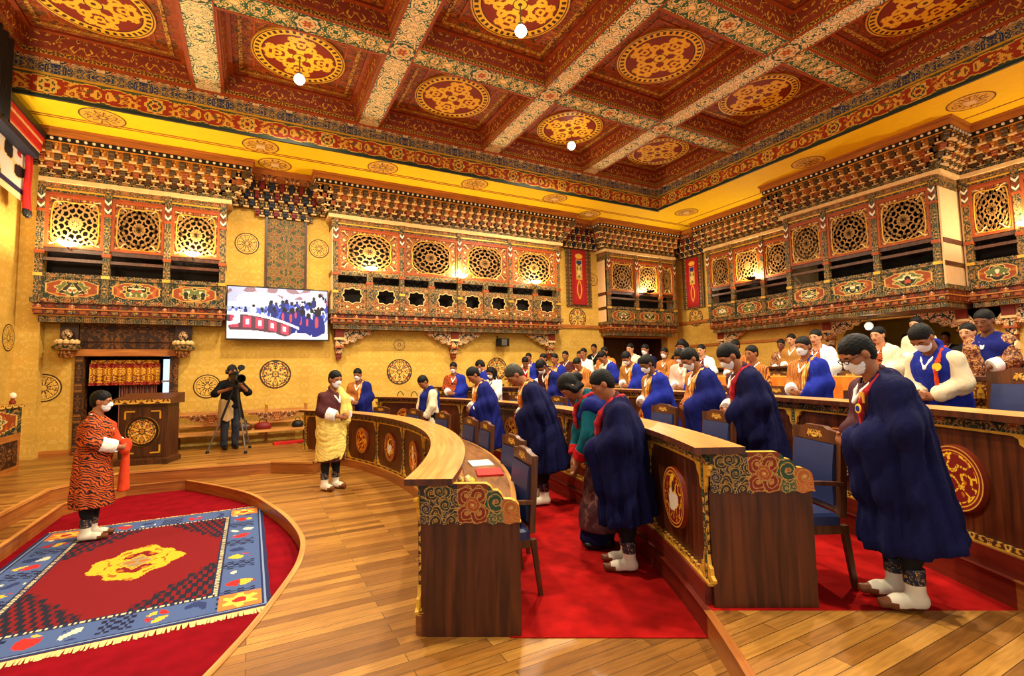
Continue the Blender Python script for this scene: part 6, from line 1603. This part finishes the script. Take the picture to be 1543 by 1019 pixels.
# --- the nearest man in dark blue, right
J = pose(11, 24)
o = person('person in glasses and white mask bowing, nearest, long navy cloth over maroon robe', J, .0055, .0095, 'skin', 'gho_maroon', 'cloth_navy', None, 'mask_white', 'short', seed=2, khem=.36, kk=dict(flare=.255, drop=.40, back=.03, cover=1), hem=.40, cuff=False)
attach(o, 'scarf', scarf_mesh(J, .006, 'scarf_red', .016, .10, -.10))
gl = MB()
for s in (-1, 1):
    c = hc(J, s * .032, .100, .002); gl.tube([tuple(c + J['u'] * (.017 * math.sin(q)) + V3(.024 * math.cos(q), 0, 0)) for q in [2 * PI * i / 16 for i in range(16)]], .0024, 'black', 4, True, tuple(J['f']))
    gl.tube([tuple(hc(J, s * .056, .098, .004)), tuple(hc(J, s * .074, .06, .006)), tuple(hc(J, s * .080, -.005, -.004))], .0024, 'black', 4)
gl.tube([tuple(hc(J, -.009, .102, .004)), tuple(hc(J, 0, .106, .007)), tuple(hc(J, .009, .102, .004))], .0022, 'black', 4); gl.build('glasses', o)
bd = MB()
for dz, r, m in ((0, .030, 'gold_bright'), (.001, .018, 'cloth_blue_bright')):
    bd.lathe([(0, dz * 4), (r, dz * 4), (r, -.006)], m, 18, tuple(V3(-.088, front(J, 1.20, .03), 1.20)), Matrix.Rotation(-PI / 2, 3, 'X'))
bd.box(-.115, -.065, front(J, 1.26, .015), front(J, 1.26, .022), 1.235, 1.30, 'gold'); bd.build('badge', o)
stand(o, 1, 10.55, -30.0, 1.655, -5)
# --- the man in the middle of the front aisle
J = pose(9, 26)
o = person('person without mask bowing beside the woman in teal, red collar, white boots', J, .006, .010, 'skin', 'gho_maroon', 'cloth_navy', None, None, 'short', seed=11, khem=.40, kk=dict(drop=.42, back=.0, flare=.235, cover=1), hem=.42, cuff=False)
attach(o, 'scarf', scarf_mesh(J, .006, 'scarf_red', .03, .05)); attach(o, 'scarf_edge', scarf_mesh(J, .006, 'scarf_gold', .014, .0, -.06))
stand(o, 0, 9.12, -23.6, 1.64, -10)
# --- woman in teal jacket
def woman(label, J, res, cres, jacket, skirt, cuff_m, shawl, mask, hair, seed, collar='cloth_blue', hem_m='cloth_navy', cuff_len=.62):
    root = link('person', body_mesh(J, res, 'skin'), None, None, 0, label, 'person')
    attach(root, 'hair', hair_mesh(J, res, hair)); P = J['P']
    if mask: attach(root, 'face_mask', mask_mesh(J, res, mask))
    attach(root, 'jacket', gho_mesh(J, cres, jacket, seed, .74, .97, .74))
    d = Sdf(); d.cap(P + V3(0, 0, .04), (0, P[1] * .3 + .02, .20), .165, .20, .06, 1.05); d.cap((0, P[1] * .3 + .02, .3), (0, .03, .12), .19, .17, .05, 1.05)
    attach(root, 'skirt', np_mesh('skirt', *d.mesh(cres, lambda X, Y, Z: .16 - Z + 0 * X + 0 * Y, folds(J, seed + 1, .002, .008, 6, 11)), [skirt]))
    d = Sdf(); d.cap((0, .0, .30), (0, .05, .08), .16, .15, .05, 1.1)
    attach(root, 'skirt_hem', np_mesh('skirt_hem', *d.mesh(cres, lambda X, Y, Z: np.maximum(.035 - Z, Z - .24) + 0 * X + 0 * Y, folds(J, seed + 2, .004, .01, 7, 13)), [hem_m]))
    for s in (-1, 1): attach(root, 'cuff', cuffs_mesh(J, s, res, cuff_m, cuff_len, .95, .066))
    attach(root, 'collar', collar_mesh(J, res, collar, .014))
    if shawl:
        d = Sdf(); d.cap(J['N'] + V3(-.03, -.05, -.05), J[-1][0] + V3(-.01, -.03, -.02), .082, .075, .06); d.cap(J['N'] + V3(0, -.06, -.05), J[1][0] + V3(-.02, -.05, -.04), .078, .065, .06)
        d.cap(J['chest'] + V3(0, -.085, .08), J['waist'] + V3(-.02, -.085, -.06), .12, .11, .06, 1.25); d.cap(J[-1][0] + V3(-.01, .01, -.02), J[-1][0] + V3(.035, .07, -.10), .07, .05, .05)
        d.cap(J['N'] + V3(0, .02, -.01), J['Hd'] + V3(0, .03, .1), .060, .08, .01, 1, 's')
        attach(root, 'shawl', np_mesh('shawl', *d.mesh(cres, None, folds(J, seed + 3, .004, .012)), [shawl]))
        attach(root, 'scarf', scarf_mesh(J, res, 'scarf_red', .02, .10, -.05))
    for s in (-1, 1): attach(root, 'shoe', boot_mesh(J, s, res, 'black'))
    return root
o = woman('woman with dark hair bowing, teal jacket with red cuffs, blue shawl', pose(22, 36, .80, .22, 'hang'), .0065, .011, 'cloth_teal', 'kira_cloth', 'cloth_red', 'cloth_blue', None, 'bun', 5)
stand(o, 0, 9.08, -20.3, 1.62, -4)
# --- further people of the front aisle
J = pose(24, 30)
o = person('person with cropped greyish hair bowing low behind the front desk chairs', J, .007, .011, 'skin', 'gho_rust', 'cloth_navy', 'scarf_gold', None, 'short', 'hair_grey', seed=21, khem=.38, kk=dict(drop=.45, back=.05), hem=.42); stand(o, 0, 8.94, -10.2, 1.74, -8)
J = pose(14, 30)
o = person('person in blue cloth and brown gold robe bowing, white cuff, behind third front chair', J, .008, .012, 'skin', 'gho_gold', 'cloth_blue', 'scarf_gold', None, 'short', seed=31, khem=.40, kk=dict(drop=.36)); attach(o, 'cuff', cuffs_mesh(J, -1, .008, 'cloth_white', .86, 1.02, .088)); stand(o, 0, 9.0, 2.7, 1.74, -4)
o = woman('young person in blue scarf over cream sleeves at the far side of front desk', pose(10, 32, .86, .20, 'hang'), .009, .013, 'cloth_cream', 'cloth_black', 'cloth_cream', None, None, 'short', 41)
d = Sdf(); J = pose(10, 32, .86, .20, 'hang'); d.path([J['N'] + V3(.05, -.06, .0), J['N'] + V3(-.07, -.02, .0), V3(-.06, front(J, 1.25, .01), 1.25), V3(-.03, front(J, 1.05, .02), 1.05), V3(-.02, front(J, 1.05, .01), .72)], [.05, .06, .07, .07, .06], .03); d.cap(J['chest'] + V3(-.02, -.08, .06), J['waist'] + V3(-.02, -.08, -.1), .11, .10, .05, 1.2)
attach(o, 'scarf', np_mesh('scarf', *d.mesh(.012), ['cloth_blue']))
stand(o, 0, 8.75, 12.4, 1.62, 4)
J = pose(6, 16)
o = person('person in orange robe and blue cloth standing by the far end of front desk', J, .009, .013, 'skin', 'gho_rust', 'cloth_blue', 'scarf_gold', 'mask_white', 'short', seed=51, khem=.42); stand(o, 0, 8.85, 29.2, 1.80, 30)
# --- second aisle, near the camera
J = pose(16, 24)
o = person('person bowing deeply in profile behind second desk, white collar with red band', J, .0065, .0105, 'skin', 'gho_maroon', 'cloth_navy', 'scarf_red', 'mask_white', 'short', seed=61, khem=.40, kk=dict(drop=.30, back=.04)); stand(o, 1, 10.65, -20.4, 1.71, -8)
J = pose(12, 28)
o = person('person in grey white mask with orange gold scarf, second from carved end board', J, .007, .011, 'skin', 'gho_rust', 'cloth_blue', 'scarf_gold', 'mask_white', 'short', seed=71, khem=.40, kk=dict(drop=.42, cover=1), cuff=False); stand(o, 1, 10.7, -15.6, 1.71, -4)
J = pose(10, 24)
o = person('person with small white mask and gold scarf behind the woman in teal', J, .008, .012, 'skin_dark', 'gho_gold', 'cloth_blue_bright', 'scarf_gold', 'mask_white', 'short', seed=81, khem=.40); stand(o, 1, 10.7, -10.1, 1.67, -2)
J = pose(5, 14)
o = person('person in orange striped robe with white cuff, blue shoulder, beside bent microphone', J, .009, .013, 'skin', 'gho_orange', 'cloth_blue_bright', None, 'mask_white', 'short', seed=91, khem=.42); stand(o, 1, 10.55, 21.6, 1.74, 34)
for s in (1,): pass
o = woman('woman with long black hair and white sleeves behind the second desk', pose(8, 24, .86, .2, 'hang'), .009, .013, 'cloth_white', 'kira_cloth', 'cloth_white', None, 'mask_white', 'long', 101, 'cloth_black'); stand(o, 1, 10.5, 13.9, 1.60, 8)
VW = o
J = pose(26, 30)
o = person('person in violet blue cloth with orange scarf bowing low behind second desk', J, .009, .013, 'skin_dark', 'gho_maroon', 'cloth_blue', 'scarf_gold', 'mask_white', 'short', seed=111, khem=.42, kk=dict(back=.05)); stand(o, 1, 10.7, 5.0, 1.70, 6)
# --- third aisle
J = pose(4, 10)
o = person('person with balding brow and white mask, orange gold lapels, behind third desk', J, .008, .012, 'skin', 'gho_rust', 'cloth_blue_bright', 'scarf_gold', 'mask_white', 'short', seed=121, khem=.42, kk=dict(drop=.30)); stand(o, 2, 12.2, -15.3, 1.67, 14)
VB = o
J = pose(16, 34)
o = link('person', body_mesh(J, .0075, 'skin'), None, None, 0, 'person in blue sleeveless vest with cream sleeves and white mask, bowing', 'person')
attach(o, 'hair', hair_mesh(J, .0075)); attach(o, 'face_mask', mask_mesh(J, .0075)); attach(o, 'shirt', gho_mesh(J, .012, 'cloth_cream', 131, .62, .92, .9)); attach(o, 'collar', collar_mesh(J, .0075, 'cloth_white'))
d = Sdf(); d.cap(J['waist'], J['chest'], .160, .168, .05, 1.2)
for q in (-1, 1): d.cap(J['N'] + V3(q * .05, -.015, -.03), J[q][0] + V3(q * -.02, -.005, -.02), .072, .075, .05)
d.cap(J['N'] + V3(0, -.04, -.02), J['N'] + V3(0, -.04, .05), .075, .066, .02); d.cap(J['P'], (0, J['P'][1] * .6, .5), .175, .2, .06, 1.1); d.cap(J['N'] + V3(0, .02, -.02), J['Hd'] + V3(0, .03, .1), .056, .07, .01, 1, 's')
attach(o, 'vest', np_mesh('vest', *d.mesh(.011, lambda X, Y, Z: .46 - Z + 0 * X + 0 * Y, folds(J, 132)), ['cloth_blue_bright'])); attach(o, 'scarf', scarf_mesh(J, .008, 'cloth_orange_red', .018, .05, -.11))
bd = MB(); bd.lathe([(0, .004), (.035, .004), (.035, -.006)], 'gold_bright', 18, tuple(V3(-.11, front(J, 1.22, .02), 1.24)), Matrix.Rotation(-PI / 2, 3, 'X')); bd.build('badge', o)
for s in (-1, 1): attach(o, 'shoe', boot_mesh(J, s, .009, 'black'))
stand(o, 2, 12.2, -23.0, 1.66, 12)
# variants shared by the people further back
JA = pose(14, 28); VA = person('person with short hair and white mask in bright blue, just left of the orange cloth', JA, .010, .015, 'skin', 'gho_gold', 'cloth_blue_bright', 'scarf_gold', 'mask_white', 'short', seed=141, khem=.42, boots='black'); stand(VA, 2, 12.2, 2.1, 1.66, 10)
JC = pose(4, 8); VC = person('person in maroon robe with short hair before the yellow far wall', JC, .011, .015, 'skin', 'gho_stripe_maroon', None, None, None, 'short', seed=151, boots='black'); stand(VC, 3, 14.0, 18.1, 1.70, 10)
JD = pose(4, 8); VD = person('person in orange robe with white cape over the shoulder beneath the deep balcony', JD, .011, .015, 'skin_fair', 'gho_orange', 'cloth_white', None, None, 'short', seed=161, khem=.50, boots='black'); stand(VD, 3, 14.0, -9.0, 1.73, 10)
def again(src, label, k, R, a, H, turn=8, **kw):
    o = dup(src, label=label)
    for q in ('group',):
        if q in o: del o[q]
    if kw.get('face_mask', '').startswith('skin'):          # this one wears no mask
        kw.pop('face_mask')
        for ch in list(o.children):
            if ch.name.startswith('face_mask'): bpy.data.objects.remove(ch)
    stand(o, k, R, a, H, turn); recolor(o, **kw); return o
again(VA, 'person in blue cloth standing before the wall roundel left of the long haired woman', 1, 10.98, 17.8, 1.78, -60)
again(VB, 'person in blue with white collar and long gold scarf before yellow wall', 2, 12.3, 13.3, 1.73, 10, collar='cloth_white', robe='gho_gold', face_mask='skin')
again(VA, 'person peeking from behind the bowing man with greyish hair', 2, 12.2, 17.6, 1.68, 40, robe='cloth_red', face_mask='skin')
again(VC, 'dark haired person right behind the low bowing violet figure', 2, 12.4, 15.4, 1.75, 0, robe='cloth_navy')
again(VA, 'dark haired person in rust red bowing behind the woman in teal', 2, 11.9, 7.5, 1.58, 10, shoulder_cloth='gho_rust', robe='gho_rust', face_mask='skin')
again(VA, 'person with black cap-like hair and narrow pale lapel in bright blue', 2, 12.4, 6.0, 1.72, -10, scarf='cloth_cream', face_mask='skin', robe='cloth_cream')
again(VA, 'person in pink patterned robe and blue cloth with white mask', 2, 12.1, -4.7, 1.64, 22, robe='gho_pink', scarf='cloth_cream')
again(VC, 'person in gold patterned collar behind the deeply bowing profile man', 2, 12.3, -10.6, 1.62, 6, robe='gho_rust')
again(VB, 'person in white collar and blue before the far corbel of long balcony', 3, 13.4, 21.6, 1.67, 20, face_mask='skin', robe='cloth_white')
again(VC, 'small person half hidden at the right of the maroon robe', 3, 14.4, 17.3, 1.70, 10, robe='gho_rust')
again(VC, 'person in white jacket among the back row before yellow wall', 3, 13.9, 15.2, 1.74, 10, robe='cloth_white')
again(VC, 'tallest person of the back row in dark jacket before yellow wall', 4, 15.6, 18.6, 1.78, 10, robe='cloth_black')
again(VB, 'person in orange red robe with bright orange cape and white mask', 3, 13.9, 12.4, 1.74, 14, shoulder_cloth='cloth_orange', robe='gho_rust', scarf='gho_rust')
again(VD, 'person in cream robe at the left end of the dark corner doorway', 3, 14.3, 10.3, 1.80, 6, robe='cloth_cream', shoulder_cloth='cloth_cream')
again(VC, 'person in dark clothes with pale headband by the corner doorway', 4, 15.7, 8.6, 1.62, 6, robe='cloth_black')
again(VB, 'person with blue white collar and white mask in the corner doorway', 3, 14.1, 7.8, 1.74, 4, shoulder_cloth='cloth_navy', robe='cloth_navy', scarf='cloth_white')
again(VB, 'person in tan orange robe with white mask right of the corner doorway', 3, 13.9, 4.9, 1.62, 8, shoulder_cloth='gho_rust', robe='gho_rust', scarf='gho_gold')
again(VW, 'woman with white mask standing high before the wall right of doorway', 3, 14.0, 3.0, 1.78, 4, jacket='gho_rust', skirt='kira_cloth', cuff='gho_rust')
again(VD, 'person in maroon with white sleeve and mask by the right wall trim', 3, 14.0, 1.2, 1.64, 8, robe='cloth_maroon', face_mask='mask_white')
again(VC, 'brown faced person partly hidden beside the right wall corbel', 3, 14.0, -2.2, 1.68, 4, robe='gho_rust', skin='skin_dark')
again(VB, 'person in black hat, maroon gold robe and blue at right wall', 4, 15.7, -1.3, 1.56, 14, robe='brocade_shirt', face_mask='skin_dark', skin='skin_dark')
again(VC, 'person half hidden behind the balding man with white mask', 4, 15.5, -2.7, 1.64, 8, robe='gho_gold', skin='skin_fair')
again(VD, 'person in red orange robe with cream drape looking left under deep balcony', 3, 14.0, -13.2, 1.68, 2, robe='gho_orange', shoulder_cloth='cloth_cream')
again(VC, 'person in cream jacket standing highest under the deep balcony', 4, 15.8, -10.5, 1.76, 6, robe='cloth_cream', collar='cloth_black', skin='skin_fair')
again(VC, 'person in black with pale face beside the man holding a bundle', 3, 14.4, -16.7, 1.64, 8, robe='cloth_black', skin='skin_fair')
for i, (x, y) in enumerate([(14.2, 6.5), (14.2, 6.0), (14.15, 5.2)]):
    o = dup(VC, (x, y, .685), rad(90), 'dark figure in the dim gallery opening under the deep balcony, %s' % ('leftmost', 'middle', 'rightmost')[i]); recolor(o, robe='cloth_black', skin='skin_dark')  # clothes and skin darkened to make shaded silhouettes of the spectators
# --- man holding a bundle at the right edge
J = pose(4, 18, 1.02, .26)
o = person('dark skinned person in blue with brocade sleeves holding a brown bundle', J, .009, .013, 'skin_dark', 'brocade_shirt', None, None, None, 'short', seed=171, boots='black')
d = Sdf(); d.cap(J['waist'], J['chest'], .160, .166, .05, 1.2)
for q in (-1, 1): d.cap(J['N'] + V3(q * .04, -.015, -.04), J[q][0] + V3(q * .01, -.005, -.06), .078, .084, .05)
d.cap(J['N'] + V3(0, .02, -.02), J['Hd'] + V3(0, .03, .1), .056, .07, .01, 1, 's')
attach(o, 'vest', np_mesh('vest', *d.mesh(.012, lambda X, Y, Z: np.maximum(.98 - Z, .06 - Y - .6 * np.abs(X) - 9 * (X < .0)) + 0 * X, folds(J, 172)), ['cloth_blue']))
bd = MB(); bd.lathe([(0, .012), (.05, .010), (.05, -.006)], 'cream', 8, tuple(J[-1][0] + V3(-.085, .02, -.07)), Matrix.Rotation(-PI / 2, 3, 'Y')); bd.build('badge', o)
stand(o, 3, 14.0, -18.7, 1.75, 10)
d = Sdf(); h = J['hand']; d.cap(h + V3(0, .06, -.05), h + V3(0, .12, .22), .07, .055, .04, 1.3); d.cap(h + V3(0, .08, -.08), h + V3(0, .05, -.26), .06, .09, .04)
b = link('cloth_bundle', np_mesh('cloth_bundle', *d.mesh(.012, None, folds(J, 173)), ['brocade_shirt']), None, None, 0, 'brown patterned bundle carried by the person with brocade sleeves', 'bundle'); b.location = o.location; b.rotation_euler = o.rotation_euler; b.scale = o.scale

# --- the man on the rug
J = pose(3, 6, 1.02, .27)
o = person('person in orange and black striped robe standing on the rug, facing right', J, .006, .010, 'skin', 'gho_orange', None, None, None, 'short', seed=181, hem=.37, slack=1.10, cuff=False)
attach(o, 'face_mask', mask_mesh(J, .006)); attach(o, 'cuff', cuffs_mesh(J, 1, .007, 'cloth_white', .30, .93, .075)); attach(o, 'cuff', cuffs_mesh(J, -1, .007, 'cloth_white', .5, .93, .075))
d = Sdf(); h = J['hand']
d.path([J['N'] + V3(-.10, -.03, .0), V3(-.12, front(J, 1.28, -.02), 1.28), V3(-.09, front(J, 1.1, .0), 1.10), h + V3(-.03, .03, .02)], [.045, .045, .045, .045], .03)
d.cap(h + V3(.0, .03, .05), h + V3(.02, .03, -.02), .055, .05, .03); d.cap(h + V3(-.03, .03, 0), (-.06, .27, .50), .036, .060, .05, 1.3)
attach(o, 'shoulder_cloth', np_mesh('shoulder_cloth', *d.mesh(.009, lambda X, Y, Z: .50 - Z + 0 * X + 0 * Y, folds(J, 183, .004, .008, 14, 27)), ['cloth_orange_red']))
if True:
    TOPS[o.data.name] = top_of(o); s = 1.66 / TOPS[o.data.name]; o.scale = (s,) * 3; o.location = (-1.56, 7.22, -.135); o.rotation_euler = (0, 0, rad(-96))
# --- the man in the yellow scarf
J = pose(5, 10, 1.03, .25)
o = person('person in maroon striped robe wrapped in a pale yellow scarf on the wooden floor', J, .006, .010, 'skin', 'gho_stripe_maroon', None, None, None, 'short', seed=191, hem=.40, slack=.97, cuff=False)
attach(o, 'face_mask', mask_mesh(J, .006))
for s in (-1, 1): attach(o, 'cuff', cuffs_mesh(J, s, .007, 'cloth_white', .38, .95, .078))
d = Sdf(); P = J['P']
d.cap(P + V3(0, .01, .10), (0, P[1] + .01, .42), .178, .205, .06, 1.08)
d.cap(J['waist'] + V3(0, .02, 0), P + V3(0, .01, -.1), .165, .185, .05, 1.15)
up_ = [J['N'] + V3(-.06, -.06, -.02), J['N'] + V3(-.085, .0, -.02), V3(-.115, front(J, 1.28, -.025), 1.28), V3(-.125, front(J, 1.12, -.03), 1.12), V3(-.12, front(J, 1.0, -.04), .98)]
d.path(up_, [.07, .075, .08, .085, .09], .04); d.cap(J['N'] + V3(-.06, -.06, -.05), J['waist'] + V3(.0, -.09, 0), .085, .13, .06, 1.2)
def yel(X, Y, Z):
    th = np.arctan2(Y - P[1], X); q = Z * 1.0 + .16 * X + .03 * np.sin(3 * th); sh_ = lambda a: 1 - 1.6 * np.abs(np.sin(a * .5))
    w_ = np.sin(3.1 * th + 7 * Z + 1) * np.sin(9 * Z - 2 * X + .5)
    return (.0065 * sh_(48 * q + 5 * w_ + 2.0 * np.sin(2 * th)) * (.45 + .55 * np.sin(2.5 * th + 4 * Z) ** 2) + .003 * sh_(110 * q - 7 * w_)) * (Z < 1.02) + .005 * sh_(90 * X + 6 * Z) * (Z >= 1.02)
attach(o, 'shoulder_cloth', np_mesh('shoulder_cloth', *d.mesh(.0085, lambda X, Y, Z: np.maximum(.47 + 1.1 * (-X - .05) * (X < 0) + .25 * np.maximum(X, 0) * -1 - Z, 0 * X - 9) + 0 * Y, yel), ['cloth_yellow']))
s = 1.72 / top_of(o); o.scale = (s,) * 3; o.location = (1.05, 7.62, .003); o.rotation_euler = (0, 0, rad(210))
# --- the cameraman and the camera on its tripod
J = pose(4, 6, arms='raised')
o = link('person', body_mesh(J, .008, 'skin', .2), None, None, 0, 'cameraman in black shirt and headphones behind the camera on the stage', 'person')
attach(o, 'hair', hair_mesh(J, .008)); attach(o, 'shirt', gho_mesh(J, .011, 'cloth_black', 201, .84, .95, .05)); attach(o, 'face_mask', mask_mesh(J, .008, 'mask_black'))
d = Sdf()
for s in (-1, 1): d.cap(J['P'] + V3(s * .08, 0, 0), (s * .10, .01, .48), .10, .075, .04); d.cap((s * .10, .01, .48), (s * .10, -.02, .07), .075, .065, .03)
attach(o, 'trousers', np_mesh('trousers', *d.mesh(.011, lambda X, Y, Z: .05 - Z + 0 * X + 0 * Y, folds(J, 203, .002, .004)), ['denim']))
d = Sdf(); d.cap(J['P'] + V3(.03, .02, .06), (.06, .04, .52), .15, .16, .05, 1.15)
attach(o, 'waist_jacket', np_mesh('waist_jacket', *d.mesh(.012, lambda X, Y, Z: np.maximum(.56 + .6 * np.abs(X - .1) - Z, -.02 - X) + 0 * Y, folds(J, 204, .006, .012)), ['cloth_khaki']))
for s in (-1, 1): attach(o, 'shoe', boot_mesh(J, s, .009, 'black'))
hp = MB(); hp.tube([tuple(hc(J, .088 * math.cos(q), -.012, .02 + .115 * math.sin(q))) for q in [PI * i / 12 for i in range(13)]], .013, 'black', 6)
for s in (-1, 1): hp.lathe([(0, -.02), (.045, -.02), (.05, 0), (.045, .022), (0, .024)], 'black', 16, tuple(hc(J, s * .088, -.012, -.01)), Matrix.Rotation(s * PI / 2, 3, 'Y'))
hp.build('headphones', o)
s = 1.70 / top_of(o); o.scale = (s,) * 3; o.location = (-.36, 11.62, STAGE + .004); o.rotation_euler = (0, 0, rad(195))
t = thing('video_camera', 'black video camera on a tripod in front of the cameraman', 'camera', (-.26, 11.16, STAGE + .003), rad(195))
mb = MB(); mb.box(-.065, .065, -.14, .17, 1.34, 1.50, 'black'); mb.box(-.03, .03, -.12, .12, 1.53, 1.56, 'black'); mb.box(-.02, .02, -.1, -.07, 1.49, 1.54, 'black'); mb.box(-.02, .02, .08, .11, 1.49, 1.54, 'black'); mb.build('body', t)
mb = MB(); mb.lathe([(.06, .0), (.065, .10), (.085, .16), (.085, .2), (.07, .2), (.06, .16)], 'black_gloss', 20, (0, .17, 1.42), Matrix.Rotation(-PI / 2, 3, 'X')); mb.build('lens', t)
for s in (-1, 1):
    mb = MB(); mb.lathe([(0, -.05), (.055, -.05), (.06, .0), (.055, .05), (0, .05)], 'black', 16, (s * .085, .02, 1.64), Matrix.Rotation(PI / 2, 3, 'X')); mb.tube([(s * .05, .02, 1.56), (s * .085, .02, 1.62)], .015, 'black', 6); mb.build('viewfinder' if s < 0 else 'microphone', t)
mb = MB(); mb.lathe([(.05, 1.22), (.06, 1.26), (.045, 1.34)], 'black', 16); mb.tube([(0, -.03, 1.28), (.03, -.30, 1.14), (.04, -.42, 1.08)], .012, 'black', 6); mb.build('tripod_head', t)
for q in range(3):
    a = rad(100 + 120 * q); mb = MB(); c, s_ = math.cos(a), math.sin(a)
    mb.tube([(.04 * c, .04 * s_, 1.22), (.24 * c, .24 * s_, .62)], .022, 'black', 6); mb.tube([(.24 * c, .24 * s_, .66), (.46 * c, .46 * s_, .03)], .014, 'grey_metal', 6); mb.lathe([(0, 0), (.03, 0), (.03, .03), (.015, .05)], 'black', 10, (.46 * c, .46 * s_, 0)); mb.build('tripod_leg', t)
